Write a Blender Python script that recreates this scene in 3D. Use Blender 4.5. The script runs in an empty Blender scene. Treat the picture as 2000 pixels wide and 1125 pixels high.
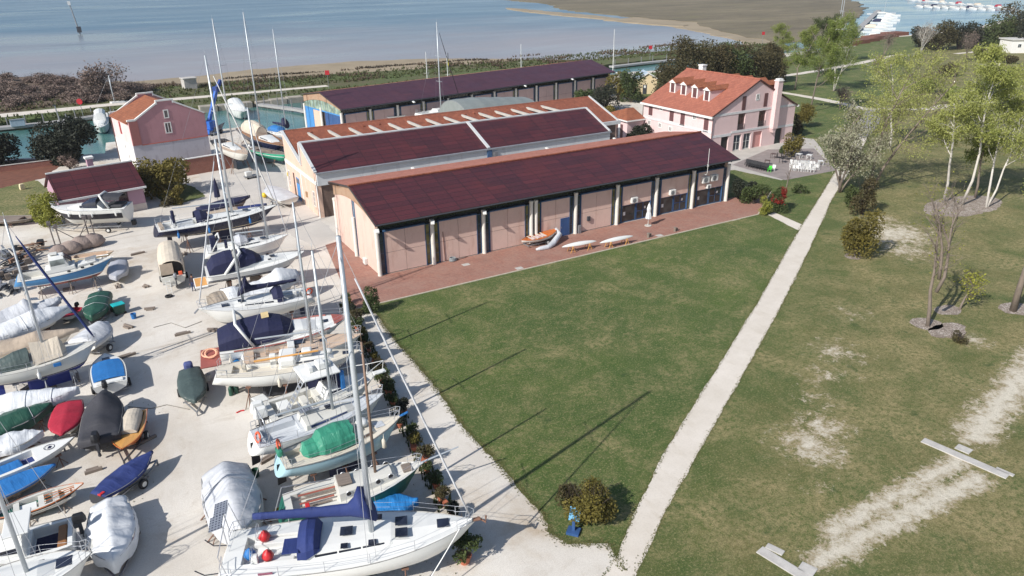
import bpy, math, random
from mathutils import Vector, Matrix, noise
from mathutils.geometry import tessellate_polygon
R = math.radians
random.seed(11)
sc = bpy.context.scene
COL = sc.collection

# ------------------------------------------------------------------ camera
H = 28.7
F0, PITCH, ROLL, AZ = 1430.76, R(23.529), R(.796), R(30.114)
FW = Vector((math.sin(AZ)*math.cos(PITCH), math.cos(AZ)*math.cos(PITCH), -math.sin(PITCH)))
_rt = Vector((math.cos(AZ), -math.sin(AZ), 0)); _dn = FW.cross(_rt)
RT = _rt*math.cos(ROLL) + _dn*math.sin(ROLL)
DN = -_rt*math.sin(ROLL) + _dn*math.cos(ROLL)
CP = Vector((0, 0, H))

def ray(u, v):
    return FW + RT*((u-1000)/F0) + DN*((v-562.5)/F0)
def G(u, v, z=0.):                       # photo pixel -> survey point at height z
    d = ray(u, v)
    return CP + d*((z-H)/d.z)
def PY(u, v, y):
    d = ray(u, v)
    return CP + d*(y/d.y)
def PX(u, v, x):
    d = ray(u, v)
    return CP + d*(x/d.x)
def project(p):
    q = Vector(p)-CP
    w = q.dot(FW)
    return 1000+F0*q.dot(RT)/w, 562.5+F0*q.dot(DN)/w
def ztop(base, v):                       # height over a base point that reaches picture row v
    lo, hi = 0., 40.
    for _ in range(50):
        m = (lo+hi)/2
        if project((base.x, base.y, base.z+m))[1] > v: lo = m
        else: hi = m
    return lo

cd = bpy.data.cameras.new('camera')
cam = bpy.data.objects.new('camera', cd)
COL.objects.link(cam)
cd.sensor_width = 36
cd.lens = F0/2000*36
cd.clip_start = .5
cd.clip_end = 20000
cam.matrix_world = Matrix(((RT.x, -DN.x, -FW.x, 0), (RT.y, -DN.y, -FW.y, 0), (RT.z, -DN.z, -FW.z, H), (0, 0, 0, 1)))
sc.camera = cam

# ------------------------------------------------------------------ light
SUN_EL, SUN_AZ = 37., 254.5               # azimuth clockwise from +y, towards the sun
w = bpy.data.worlds.new('World'); sc.world = w; w.use_nodes = True
nt = w.node_tree
bg = nt.nodes['Background']
sky = nt.nodes.new('ShaderNodeTexSky')
sky.sky_type = 'NISHITA'; sky.sun_disc = False
sky.sun_elevation = R(SUN_EL); sky.sun_rotation = R(SUN_AZ)
sky.air_density = 1.0; sky.dust_density = 1.0; sky.ozone_density = 1.5
nt.links.new(sky.outputs[0], bg.inputs[0])
bg.inputs[1].default_value = .092
sl = bpy.data.lights.new('sun', 'SUN'); so = bpy.data.objects.new('sun', sl); COL.objects.link(so)
sl.energy = 4.2; sl.angle = R(.5); sl.color = (1, .965, .91)
sd = Vector((math.sin(R(SUN_AZ))*math.cos(R(SUN_EL)), math.cos(R(SUN_AZ))*math.cos(R(SUN_EL)), math.sin(R(SUN_EL))))
so.rotation_euler = sd.to_track_quat('Z', 'Y').to_euler()
so.location = sd*200
sc.view_settings.view_transform = 'Standard'; sc.view_settings.look = 'None'
sc.view_settings.exposure = .33; sc.view_settings.gamma = 1
sc.cycles.max_bounces = 6; sc.cycles.diffuse_bounces = 3; sc.cycles.glossy_bounces = 3
sc.cycles.transparent_max_bounces = 8
sc.cycles.sample_clamp_indirect = 4
sc.cycles.use_denoising = True

# ------------------------------------------------------------------ materials
def lin(r, g, b):
    f = lambda c: (c/12.92 if c <= .04045 else ((c+.055)/1.055)**2.4)
    return (f(r/255), f(g/255), f(b/255))
class NT:
    def __init__(s, name):
        s.m = bpy.data.materials.new(name); s.m.use_nodes = True
        s.t = s.m.node_tree; s.b = s.t.nodes['Principled BSDF']
        s.co = s.t.nodes.new('ShaderNodeTexCoord').outputs['Object']
    def n(s, typ, ins=None, **kw):
        x = s.t.nodes.new('ShaderNode'+typ)
        for k, v in kw.items(): setattr(x, k, v)
        for k, v in (ins or {}).items():
            if hasattr(v, 'is_output') or isinstance(v, bpy.types.NodeSocket): s.t.links.new(v, x.inputs[k])
            else: x.inputs[k].default_value = v
        return x
    def map(s, scale=(1, 1, 1), rot=(0, 0, 0), loc=(0, 0, 0), vec=None):
        return s.n('Mapping', {'Vector': vec or s.co, 'Scale': scale, 'Rotation': rot, 'Location': loc}).outputs[0]
    def noise(s, scale, detail=5, rough=.6, vec=None, dist=0.):
        return s.n('TexNoise', {'Vector': vec or s.co, 'Scale': scale, 'Detail': detail, 'Roughness': rough, 'Distortion': dist}).outputs['Fac']
    def ramp(s, fac, lo, hi, a=0., b=1.):
        return s.n('MapRange', {'Value': fac, 'From Min': lo, 'From Max': hi, 'To Min': a, 'To Max': b}).outputs[0]
    def mix(s, fac, a, b, bt='MIX'):
        x = s.t.nodes.new('ShaderNodeMix'); x.data_type = 'RGBA'; x.blend_type = bt
        for i, v in ((0, fac), (6, a), (7, b)):
            if isinstance(v, bpy.types.NodeSocket): s.t.links.new(v, x.inputs[i])
            else: x.inputs[i].default_value = v if i == 0 else (*v[:3], 1)
        return x.outputs[2]
    def math(s, op, a, b=0.):
        x = s.t.nodes.new('ShaderNodeMath'); x.operation = op
        for i, v in enumerate((a, b)):
            if isinstance(v, bpy.types.NodeSocket): s.t.links.new(v, x.inputs[i])
            else: x.inputs[i].default_value = v
        return x.outputs[0]
    def out(s, col=None, rough=None, bump=None, bs=.3, bd=.05, **kw):
        if col is not None:
            if isinstance(col, bpy.types.NodeSocket): s.t.links.new(col, s.b.inputs['Base Color'])
            else: s.b.inputs['Base Color'].default_value = (*col, 1)
        if rough is not None:
            if isinstance(rough, bpy.types.NodeSocket): s.t.links.new(rough, s.b.inputs['Roughness'])
            else: s.b.inputs['Roughness'].default_value = rough
        if bump is not None:
            bn = s.n('Bump', {'Height': bump, 'Strength': bs, 'Distance': bd})
            s.t.links.new(bn.outputs[0], s.b.inputs['Normal'])
        for k, v in kw.items(): s.b.inputs[k.replace('_', ' ')].default_value = v
        return s.m
_mc = {}
def M(name, col, rough=.6, var=.18, scale=1.5, bump=0., bscale=30., metal=0., col2=None, stretch=(1, 1, 1), fine=.08, fscale=25., **kw):
    if name in _mc: return _mc[name]
    t = NT(name)
    v = t.map(stretch)
    c1 = tuple(c*(1-var) for c in col); c2 = col2 or tuple(min(1, c*(1+var)) for c in col)
    c = t.mix(t.ramp(t.noise(scale, 6, .65, v), .3, .7), c1, c2)
    f = t.noise(fscale, 3, .6, v)
    c = t.mix(fine, c, t.mix(t.ramp(f, .35, .65), tuple(x*.35 for x in col), tuple(min(1, x*1.6) for x in col)))
    m = t.out(c, rough, t.noise(bscale, 4, .6, v) if bump else None, bump, .03, Metallic=metal, **kw)
    _mc[name] = m
    return m

# ------------------------------------------------------------------ mesh helper
class MB:
    def __init__(s): s.v = []; s.f = []; s.mi = []
    def add(s, vs, fs, mi=0):
        o = len(s.v); s.v += [tuple(p) for p in vs]
        for q in fs: s.f.append(tuple(o+i for i in q)); s.mi.append(mi)
        return s
    def box(s, x0, y0, z0, x1, y1, z1, mi=0, M4=None):
        vs = [Vector((x, y, z)) for z in (z0, z1) for y in (y0, y1) for x in (x0, x1)]
        if M4 is not None: vs = [M4 @ p for p in vs]
        return s.add(vs, [(0, 2, 3, 1), (4, 5, 7, 6), (0, 1, 5, 4), (2, 6, 7, 3), (0, 4, 6, 2), (1, 3, 7, 5)], mi)
    def beam(s, a, b, w, h, mi=0):
        a, b = Vector(a), Vector(b); d = b-a
        q = d.to_track_quat('X', 'Z').to_matrix().to_4x4()
        return s.box(0, -w/2, -h/2, d.length, w/2, h/2, mi, Matrix.Translation(a) @ q)
    def tube(s, pts, r, n=6, mi=0, cap=True, sy=1.):
        pts = [Vector(p) for p in pts]
        rs = r if isinstance(r, (list, tuple)) else [r]*len(pts)
        rings = []
        side = None
        for i, p in enumerate(pts):
            d = (pts[min(i+1, len(pts)-1)]-pts[max(i-1, 0)])
            if d.length < 1e-6: d = Vector((0, 0, 1))
            d.normalize()
            if side is None:
                side = d.cross(Vector((0, 0, 1)) if abs(d.z) < .9 else Vector((1, 0, 0))).normalized()
            else:
                side = (side-d*side.dot(d)).normalized()
            up = d.cross(side)
            rings.append([p+side*(math.cos(2*math.pi*k/n)*rs[i])+up*(math.sin(2*math.pi*k/n)*rs[i]*sy) for k in range(n)])
        return s.loft(rings, True, cap, mi)
    def loft(s, rings, closed=False, cap=False, mi=0):
        n = len(rings[0]); vs = [p for r_ in rings for p in r_]; fs = []
        for i in range(len(rings)-1):
            for k in range(n if closed else n-1):
                k2 = (k+1) % n
                fs.append((i*n+k, i*n+k2, (i+1)*n+k2, (i+1)*n+k))
        if cap:
            fs.append(tuple(range(n-1, -1, -1))); fs.append(tuple((len(rings)-1)*n+k for k in range(n)))
        return s.add(vs, fs, mi)
    def lathe(s, prof, n=12, at=(0, 0, 0), mi=0):
        a = Vector(at)
        return s.loft([[a+Vector((r_*math.cos(2*math.pi*k/n), r_*math.sin(2*math.pi*k/n), z)) for k in range(n)] for r_, z in prof], True, True, mi)
    def prism(s, poly, z0, z1, mi=0, ax='z'):
        # polygon in the plane of the other two axes, extruded along ax
        mk = {'z': lambda a, b, c: (a, b, c), 'x': lambda a, b, c: (c, a, b), 'y': lambda a, b, c: (a, c, b)}[ax]
        n = len(poly)
        tri = tessellate_polygon([[Vector((a, b, 0)) for a, b in poly]])
        vs = [mk(a, b, z0) for a, b in poly]+[mk(a, b, z1) for a, b in poly]
        ar = sum(poly[i][0]*poly[(i+1) % n][1]-poly[(i+1) % n][0]*poly[i][1] for i in range(n))
        fs = [t for t in tri]+[tuple(i+n for i in t) for t in tri]
        for i in range(n): fs.append((i, (i+1) % n, (i+1) % n+n, i+n))
        return s.add(vs, fs, mi)
    def build(s, name, mats, parent=None, smooth=False, bevel=0., recalc=True, loc=None):
        me = bpy.data.meshes.new(name)
        me.from_pydata(s.v, [], s.f)
        if not isinstance(mats, (list, tuple)): mats = [mats]
        for m in mats: me.materials.append(m)
        if len(mats) > 1: me.polygons.foreach_set('material_index', s.mi)
        if recalc:
            import bmesh
            bm = bmesh.new(); bm.from_mesh(me)
            bmesh.ops.recalc_face_normals(bm, faces=bm.faces)
            bm.to_mesh(me); bm.free()
        if smooth: me.polygons.foreach_set('use_smooth', [True]*len(me.polygons))
        o = bpy.data.objects.new(name, me); COL.objects.link(o)
        if parent: o.parent = parent
        if loc is not None: o.location = loc
        if bevel:
            b = o.modifiers.new('bevel', 'BEVEL'); b.width = bevel; b.segments = 2; b.limit_method = 'ANGLE'
        return o

def text_mesh(body, size, ext=.004):
    cu = bpy.data.curves.new('lettering', 'FONT'); cu.body = body; cu.size = size; cu.extrude = ext; cu.align_x = 'CENTER'
    ob = bpy.data.objects.new('lettering', cu); COL.objects.link(ob)
    me = bpy.data.meshes.new_from_object(ob.evaluated_get(bpy.context.evaluated_depsgraph_get()))
    bpy.data.objects.remove(ob)
    return me

def tag(o, label=None, cat=None, group=None, kind=None):
    if label: o['label'] = label
    if cat: o['category'] = cat
    if group: o['group'] = group
    if kind: o['kind'] = kind
    return o
def thing(name, label, cat, loc=(0, 0, 0), rz=0., group=None):
    o = bpy.data.objects.new(name, None); COL.objects.link(o)
    o.location = loc; o.rotation_euler = (0, 0, rz); o.empty_display_size = .5
    return tag(o, label, cat, group)
def copy_tree(o, parent=None):
    c = o.copy(); COL.objects.link(c); c.parent = parent
    for ch in list(o.children): copy_tree(ch, c)
    return c
def dup(o, loc, rz=0., label=None, scale=None):
    c = copy_tree(o); c.location = loc; c.rotation_euler = (0, 0, rz)
    if label: c['label'] = label
    if scale: c.scale = scale if isinstance(scale, tuple) else (scale,)*3
    return c

def rag(poly, step=.6, amp=.15, seed=0.):
    out = []
    n = len(poly)
    for i in range(n):
        a, b = Vector(poly[i][:2]), Vector(poly[(i+1) % n][:2])
        k = max(1, int((b-a).length/step)) if (b-a).length < 400 else 1
        nr = Vector((-(b-a).y, (b-a).x)); nr = nr.normalized() if nr.length else nr
        for j in range(k):
            p = a.lerp(b, j/k)
            d = noise.noise(Vector((p.x*.35+seed, p.y*.35, seed)))*amp*1.3+noise.noise(Vector((p.x*1.9, p.y*1.9, seed+9)))*amp*.9
            out.append((p+nr*d)[:])
    return out
def sheet(name, poly, z, mat, skirt=0., kind='structure'):
    b = MB(); n = len(poly)
    tri = tessellate_polygon([[Vector((p[0], p[1], 0)) for p in poly]])
    vs = [(p[0], p[1], z) for p in poly]
    fs = []
    for t in tri:
        a, c, d = (Vector(vs[i]) for i in t)
        fs.append(t if (c-a).cross(d-a).z > 0 else t[::-1])
    b.add(vs, fs)
    if skirt:
        b.add(vs+[(p[0], p[1], z-skirt) for p in poly], [(i, (i+1) % n, (i+1) % n+n, i+n) for i in range(n)])
    o = b.build(name, mat, recalc=False)
    return tag(o, kind=kind)
def gp(pts, z=0.): return [G(u, v, z)[:2] for u, v in pts]
def strip(pts, w):
    L, Rr = [], []
    for i, p in enumerate(pts):
        p = Vector(p[:2]); d = Vector(pts[min(i+1, len(pts)-1)][:2])-Vector(pts[max(i-1, 0)][:2]); d.normalize()
        n_ = Vector((-d.y, d.x)); ww = w[i] if isinstance(w, list) else w
        L.append((p+n_*ww/2)[:]); Rr.append((p-n_*ww/2)[:])
    return L+Rr[::-1]
# ------------------------------------------------------------------ ground materials
def m_gravel():
    t = NT('pale_gravel')
    c = t.mix(t.ramp(t.noise(.12, 6, .6), .35, .65), lin(205, 199, 190), lin(228, 224, 217))
    c = t.mix(t.ramp(t.noise(.55, 8, .75, dist=.6), .56, .72, 0, .55), c, lin(176, 165, 148))
    st = t.noise(.8, 6, .8, t.map((1, .18, 1), (0, 0, R(12))))
    c = t.mix(t.ramp(st, .55, .75, 0, .4), c, lin(186, 176, 160))
    c = t.mix(t.ramp(t.noise(14, 4, .7), .4, .75, 0, .5), c, lin(170, 163, 152))
    vo = t.n('TexVoronoi', {'Vector': t.co, 'Scale': 3.5, 'Randomness': 1.}).outputs['Distance']
    sp = t.math('MULTIPLY', t.ramp(vo, .02, .09, 1, 0), t.ramp(t.noise(.22, 3), .5, .62))
    c = t.mix(t.math('MULTIPLY', sp, .75), c, lin(112, 108, 84))
    wd = t.math('MULTIPLY', t.ramp(t.noise(2.2, 8, .8), .6, .7), t.ramp(t.noise(.16, 3, vec=t.map(loc=(7, 3, 0))), .58, .68))
    c = t.mix(t.math('MULTIPLY', wd, .7), c, lin(108, 106, 62))
    blo = t.math('MULTIPLY', t.ramp(t.noise(.09, 6, .65, t.map(loc=(2.3, 5.1, 0)), .5), .52, .66), t.ramp(t.noise(.9, 7, .75), .3, .62))
    c = t.mix(t.math('MULTIPLY', blo, .62), c, lin(168, 146, 116))
    tk = t.noise(.55, 5, .7, t.map((.05, 1.5, 1), (0, 0, R(78)), (1, 3, 0)))
    c = t.mix(t.ramp(tk, .56, .68, 0, .35), c, lin(178, 166, 148))
    c = t.mix(t.ramp(t.noise(5, 7, .85), .60, .72, 0, .55), c, lin(128, 116, 98))
    c = t.mix(1, c, (.98, .96, .935), 'MULTIPLY')
    return t.out(c, .9, t.math('ADD', t.noise(40, 4, .7), t.noise(3, 4)), .5, .03)
def m_path():
    t = NT('white_path_gravel')
    c = t.mix(t.ramp(t.noise(.3, 6, .7), .35, .7), lin(214, 204, 190), lin(230, 221, 209))
    c = t.mix(t.ramp(t.noise(9, 6, .75), .5, .75, 0, .5), c, lin(186, 178, 166))
    c = t.mix(t.ramp(t.noise(1.1, 6, .7, t.map((1, .25, 1), (0, 0, R(52)))), .55, .75, 0, .45), c, lin(190, 176, 154))
    return t.out(t.mix(1, c, (.9, .9, .9), 'MULTIPLY'), .95, t.noise(35, 4, .7), .35, .02)
def m_lawn(name='lawn_grass', dry=.5, bare=()):
    t = NT(name)
    p = t.n('SeparateXYZ', {0: t.co}).outputs
    sd_ = t.math('SUBTRACT', t.math('SUBTRACT', p[1], 22.), t.math('MULTIPLY', t.math('SUBTRACT', p[0], 19.), .58))
    east = t.ramp(sd_, -6, 3, 1, 0)
    g = t.mix(t.ramp(t.noise(.07, 5, .6), .35, .65), lin(56, 88, 26), lin(84, 106, 38))
    g = t.mix(t.math('MULTIPLY', east, t.ramp(t.noise(.18, 5, .7), .35, .6, .35, .85)), g, lin(122, 112, 68))
    g = t.mix(t.ramp(t.noise(.33, 5, .65), .35, .7), g, lin(78, 98, 42))
    d = t.noise(.22, 8, .72, dist=.5)
    dm = t.ramp(t.math('ADD', d, t.math('MULTIPLY', east, .10)), .58-dry*.22, .76-dry*.12)
    f = t.noise(2.6, 6, .8)
    f2 = t.noise(.9, 8, .8, t.map((1, 1.6, 1), (0, 0, R(25)), (3, 8, 0)))
    dm = t.math('MAXIMUM', dm, t.math('MULTIPLY', t.ramp(f2, .50, .66), t.ramp(t.noise(.11, 3, .5, t.map(loc=(13, 2, 0))), .38, .58, .1, 1)))
    dm2 = t.math('MULTIPLY', dm, t.ramp(f, .40, .56))
    c = t.mix(dm2, g, lin(168, 152, 110))
    c = t.mix(t.math('MULTIPLY', t.ramp(t.noise(7, 5, .8), .53, .62), .7), c, lin(172, 162, 116))
    c = t.mix(t.math('MULTIPLY', t.ramp(t.noise(12, 4, .8), .48, .68), .75), c, lin(44, 62, 24))
    c = t.mix(t.ramp(t.noise(.45, 4, .6, t.map(loc=(31, 5, 0))), .64, .72, 0, .7), c, lin(52, 78, 30))
    if bare:
        acc = None
        for x, y, r_, k in bare:
            ds = t.n('VectorMath', {0: t.co, 1: (x, y, 0)}, operation='DISTANCE').outputs['Value']
            q = t.ramp(ds, 0, r_*1.7, k*.92, 0)
            acc = q if acc is None else t.math('MAXIMUM', acc, q)
        for (ax, ay), (bx, by), r_ in CAPS:
            pa = t.n('VectorMath', {0: t.co, 1: (ax, ay, 0)}, operation='SUBTRACT').outputs[0]
            L2 = (bx-ax)**2+(by-ay)**2
            hh = t.math('DIVIDE', t.n('VectorMath', {0: pa, 1: (bx-ax, by-ay, 0)}, operation='DOT_PRODUCT').outputs['Value'], L2)
            hh = t.ramp(hh, 0, 1)
            pb = t.n('VectorMath', {0: (bx-ax, by-ay, 0)}, operation='SCALE'); t.t.links.new(hh, pb.inputs['Scale'])
            ds = t.n('VectorMath', {0: pa, 1: pb.outputs[0]}, operation='DISTANCE').outputs['Value']
            acc = t.math('MAXIMUM', acc, t.ramp(ds, 0, r_*1.9, .92, 0))
        e = t.math('ADD', acc, t.math('ADD', t.ramp(t.noise(1.1, 9, .8, dist=.4), .25, .75, -.46, .40), t.ramp(t.noise(6, 5, .8), .3, .7, -.2, .2)))
        bm_ = t.ramp(e, .46, .56)
        bc = t.mix(t.ramp(t.math('ADD', e, t.ramp(t.noise(1.6, 6, .7), .3, .7, -.2, .2)), .5, .85), lin(170, 154, 126), lin(226, 217, 203))
        bc = t.mix(t.ramp(t.noise(6, 5, .8), .5, .7, 0, .6), bc, lin(150, 142, 108))
        c = t.mix(bm_, c, bc)
    c = t.mix(1, c, (.88, .88, .84), 'MULTIPLY')
    return t.out(c, .95, t.math('ADD', t.noise(18, 5, .8), t.math('MULTIPLY', t.noise(4, 4, .7), 1.2)), .7, .09)
def m_pavers():
    t = NT('red_brick_pavers')
    br = t.n('TexBrick', {'Vector': t.map((1, 1, 1), (0, 0, R(45))), 'Color1': (*lin(176, 120, 102), 1), 'Color2': (*lin(150, 98, 84), 1), 'Mortar': (*lin(150, 128, 116), 1), 'Scale': 1., 'Mortar Size': .012, 'Brick Width': .26, 'Row Height': .13}).outputs['Color']
    c = t.mix(t.ramp(t.noise(.5, 7, .7), .4, .7, 0, .6), br, lin(170, 140, 126))
    c = t.mix(t.ramp(t.noise(5, 5, .8), .5, .75, 0, .5), c, lin(196, 160, 142))
    c = t.mix(t.ramp(t.noise(.25, 6, .7, t.map(loc=(9, 4, 0))), .55, .7, 0, .5), c, lin(128, 92, 82))
    return t.out(t.mix(1, c, (.86, .86, .86), 'MULTIPLY'), .85, t.noise(25, 4), .3, .02)
def m_water(name, c1, c2, sc_, rough=.12, bump=.12, bsc=1.2, mud=None):
    t = NT(name)
    v = t.map((.35, 1, 1), (0, 0, R(-12)))
    c = t.mix(t.ramp(t.noise(sc_, 6, .6, v, .6), .38, .66), c1, c2)
    rg = t.ramp(t.noise(sc_*1.4, 5, .6, v, .5), .35, .7, rough, rough*2.6)
    if mud:
        c = mud(t, c)
    n1 = t.noise(bsc, 4, .6, t.map((1, 2.2, 1), (0, 0, R(-25))))
    return t.out(c, rg, n1, bump, .2, IOR=1.33)
def m_mud():
    t = NT('wet_sand')
    c = t.mix(t.ramp(t.noise(.06, 7, .7), .35, .65), lin(158, 142, 116), lin(180, 162, 134))
    c = t.mix(t.ramp(t.noise(.35, 7, .75, t.map((.4, 1, 1))), .58, .72, 0, .6), c, lin(112, 98, 78))
    return t.out(t.mix(1, c, (.8, .8, .8), 'MULTIPLY'), .75, t.noise(1, 6), .3, .1)
def m_marsh():
    t = NT('salt_marsh')
    v = t.map((.45, 1, 1), (0, 0, R(-14)))
    c = t.mix(t.ramp(t.noise(.02, 7, .7, v), .35, .65), lin(100, 91, 70), lin(134, 122, 96))
    c = t.mix(t.ramp(t.noise(.06, 7, .75, v), .55, .7, 0, .7), c, lin(112, 110, 66))
    c = t.mix(t.ramp(t.noise(.3, 7, .8), .5, .75, 0, .6), c, lin(76, 62, 52))
    c = t.mix(t.ramp(t.noise(.09, 8, .8, t.map((.2, 1.6, 1), (0, 0, R(-18)))), .5, .64, 0, .75), c, lin(82, 72, 60))
    c = t.mix(t.ramp(t.noise(.05, 8, .8, t.map((.3, 1.6, 1), (0, 0, R(-10)), (5, 2, 0))), .58, .66, 0, .6), c, lin(158, 146, 122))
    return t.out(t.mix(1, c, (.92, .92, .92), 'MULTIPLY'), .95, t.noise(.7, 6), .5, .3)
def m_bank():
    t = NT('embankment_turf')
    c = t.mix(t.ramp(t.noise(.09, 7, .7), .38, .62), lin(92, 112, 50), lin(110, 100, 72))
    c = t.mix(t.ramp(t.noise(.5, 7, .8), .45, .7, 0, .8), c, lin(72, 92, 40))
    c = t.mix(t.ramp(t.noise(3, 6, .8), .5, .75, 0, .6), c, lin(130, 116, 82))
    p = t.n('SeparateXYZ', {0: t.co}).outputs
    hz = t.ramp(t.math('ADD', t.math('ADD', p[1], t.math('MULTIPLY', p[0], -.55)), t.ramp(t.noise(.15, 5, .7), 0, 1, -14, 14)), 208, 216)
    c = t.mix(t.math('MULTIPLY', hz, .9), c, t.mix(t.ramp(t.noise(.5, 6, .75), .4, .65), lin(112, 90, 82), lin(138, 120, 100)))
    return t.out(t.mix(1, c, (.75, .75, .75), 'MULTIPLY'), .95, t.noise(2, 6, .8), .8, .3)

def lagoon_mud(t, c):
    # shallow flats: paler pinkish mud seen through thin water, and a few dark weed streaks
    p = t.n('SeparateXYZ', {0: t.co}).outputs
    edge = t.math('ADD', t.math('MULTIPLY', p[0], .30), p[1])          # distance out from the shore line
    wob = t.math('MULTIPLY', t.ramp(t.noise(.012, 5, .6), 0, 1, -1, 1), 150.)
    sh = t.ramp(t.math('ADD', edge, wob), 280, 560, 1, 0)
    c = t.mix(t.math('MULTIPLY', sh, .9), c, lin(156, 150, 152))
    v = t.map((.22, 1, 1), (0, 0, R(-10)))
    c = t.mix(t.ramp(t.noise(.035, 7, .75, v, .8), .61, .70, 0, .7), c, lin(70, 88, 96))
    return c

GRAVEL, PATHM = m_gravel(), m_path()
BARE = [(78.7, 47, 5.5, .95), (75, 43.5, 5, .75), (82, 51, 4, .7), (48.8, 32, 3.4, .7), (36.6, 24.5, 3.2, .85), (39, 25.5, 2.6, .8), (42, 28, 3, .6), (45, 30, 3.5, .6),
        (56, 36, 4, .55), (61, 22, 4, .5), (52, 16, 3.5, .6), (47, 14, 3, .6), (33.5, 21.5, 2.5, .5), (70, 36, 4, .45), (60, 27.4, 1.8, .8), (88, 57, 4, .5)]
CAPS = [((28.6, 17.5), (42.4, 17.0), 1.0), ((31, 18.6), (43.0, 18.6), .9), ((46.5, 19.6), (62, 23.2), 1.6)]
LAWN = m_lawn('lawn_grass', .55, BARE)
WATER1 = m_water('lagoon_water', lin(96, 122, 140), lin(112, 134, 148), .012, .22, .05, .35, lagoon_mud)
WATER2 = m_water('harbour_green_water', lin(60, 104, 104), lin(84, 124, 118), .08, .08, .12, 1.6)
WATER3 = m_water('inlet_blue_water', lin(84, 124, 150), lin(96, 134, 156), .03, .10, .10, .8)

# ------------------------------------------------------------------ setting
sheet('sea_water', [(-3000, -1500), (9000, -1500), (9000, 9000), (-3000, 9000)], -1.2, WATER1)
def AL(x, s=1.): return 153+(x+12)*.178
harb = [(-80, 135), (60, 135), (130, 150), (175, 170), (240, 186), (240, 197), (175, 203), (150, 196), (50, 190), (25, 188), (3.7, 194), (-80, 191)]
sheet('harbour_water', harb, -1.0, WATER2)
sheet('inlet_water', [(250, 190), (340, 180), (900, 300), (900, 800), (560, 620), (250, 215)], -1.1, WATER3)
# the island
land = [(-90, -60), (600, -60), (600, 250), (430, 226), (379, 208), (320, 204), (279, 205.5), (262, 190), (246, 186), (215, 186), (175, 176), (160, 174), (146, 178), (113.5, 164),
        (41.5, 151.2), (40, 149.2), (30, 147.5), (29, 157), (3.3, 155.7), (2.6, 146), (-12, 150.5), (-30, 149), (-90, 140)]
sheet('ground', land, 0, GRAVEL, 2.2)
# embankment between harbour and lagoon
shore_in = [(-90, 190), (-14.7, 189.5), (3.7, 193.5), (25.5, 186.5), (50, 189), (151, 195.4), (167, 197), (240, 200)]
shore_out = [(250, 213), (185, 216), (165, 212), (153, 210), (133, 222), (98, 219), (76, 225), (54.6, 226), (32, 229), (18, 236), (8, 252), (-4.8, 268), (-18.7, 283), (-90, 330)]
BANK = m_bank()
sheet('embankment_ground', rag(shore_in+shore_out, 2.5, .8, 3), .25, BANK, 2.)
MUD = m_mud()
sheet('mudflat', rag([(x*1.033, y*1.033) for x, y in [(12, 250), (14.5, 245), (22.8, 246.6), (35.8, 247), (49.4, 253.7), (69.8, 255.4), (87.6, 255), (113.3, 247.3), (133.5, 229), (152.8, 211), (140, 205), (20, 215), (5, 240)]], 3, 1.8, 5), -.9, MUD, .6)
sheet('sand_bar', rag(gp([(1180, 40), (1300, 49), (1385, 66), (1442, 78), (1470, 95), (1520, 95), (1500, 60), (1400, 45), (1250, 33)], -1.), 5, 2, 8), -.93, MUD, .4)
MARSH = m_marsh()
marsh = gp([(950, -10), (978, -1), (1070, 7), (1100, 19), (1190, 28), (1275, 37), (1350, 43), (1385, 56), (1450, 70), (1520, 84), (1640, 78), (1648, 50), (1668, 38), (1690, 17), (1682, 8), (1655, -3), (1640, -10), (1500, -20), (1200, -20), (900, -22)], -.8)
sheet('marsh', rag(marsh, 9, 4.5, 2), -.8, MARSH, .6)
sheet('marsh_strip', rag(gp([(990, 15), (1030, 18), (1100, 25), (1165, 30), (1230, 39), (1335, 47), (1335, 52), (1230, 44), (1160, 35), (1095, 30), (1030, 23), (990, 17)], -.7), 6, 2, 4), -.7, MUD, .5)
sheet('coastal_path', rag([(-90, 193.5), (-15, 197.2), (-5, 197.8), (5.5, 199.8), (30, 199.8), (60, 200.5), (60, 203.5), (30, 203.5), (5.5, 204.3), (-5.3, 203.2), (-15.3, 202.6), (-90, 200)], 1.5, .3, 1), .254, PATHM)
# lawns
lawn = gp([(696, 612), (735, 611), (752, 640), (785, 680), (830, 730), (872, 785), (905, 835), (960, 890), (1000, 938), (1035, 975), (1060, 1000), (1072, 1040), (1110, 1062), (1190, 1062)])+[(19.4, 22.2)]+[(22, 12), (30, -10), (60, -50), (560, -50), (560, 238), (430, 221), (379, 204), (320, 200.5), (279, 202), (262, 187), (246, 183), (178, 173), (160, 170), (146, 174), (116, 148), (112, 126), (107, 108), (112.5, 108), (112.5, 86.2), (108, 80.6), (97, 69.4), (86.2, 70.1), (85, 78), (73, 80.4), (73, 67.5), (80.3, 67.5), (80.3, 66.6), (71, 60.5), (22, 60.6), (18.3, 60.5)]
sheet('lawn', rag(lawn, .3, .16, 12), .006, LAWN)
sheet('lawn', rag([(-60, 106), (-14, 108.5), (-6.5, 107), (-3.8, 112), (-5.5, 122), (-9, 136), (-9, 146), (-60, 140)], .6, .3, 13), .006, m_lawn('dry_lawn_grass', 1.5))
sheet('lawn', rag([(7.5, 108), (9.5, 106), (13, 107.5), (12.5, 113.5), (10, 119), (6.8, 121), (6.6, 113)], .5, .3, 14), .006, LAWN)
pl = gp([(1165, 1150), (1205, 1085), (1240, 1000), (1300, 880), (1400, 720), (1480, 590), (1560, 450), (1610, 370), (1665, 280)])+[(146.7, 99)]
pr = gp([(1232, 1150), (1244, 1115), (1310, 980), (1395, 830), (1470, 700), (1530, 590), (1580, 490), (1625, 390), (1675, 310)])+[(147.9, 97)]
sheet('footpath', rag(pl+pr[::-1], .25, .09, 20), .012, PATHM)
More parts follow.
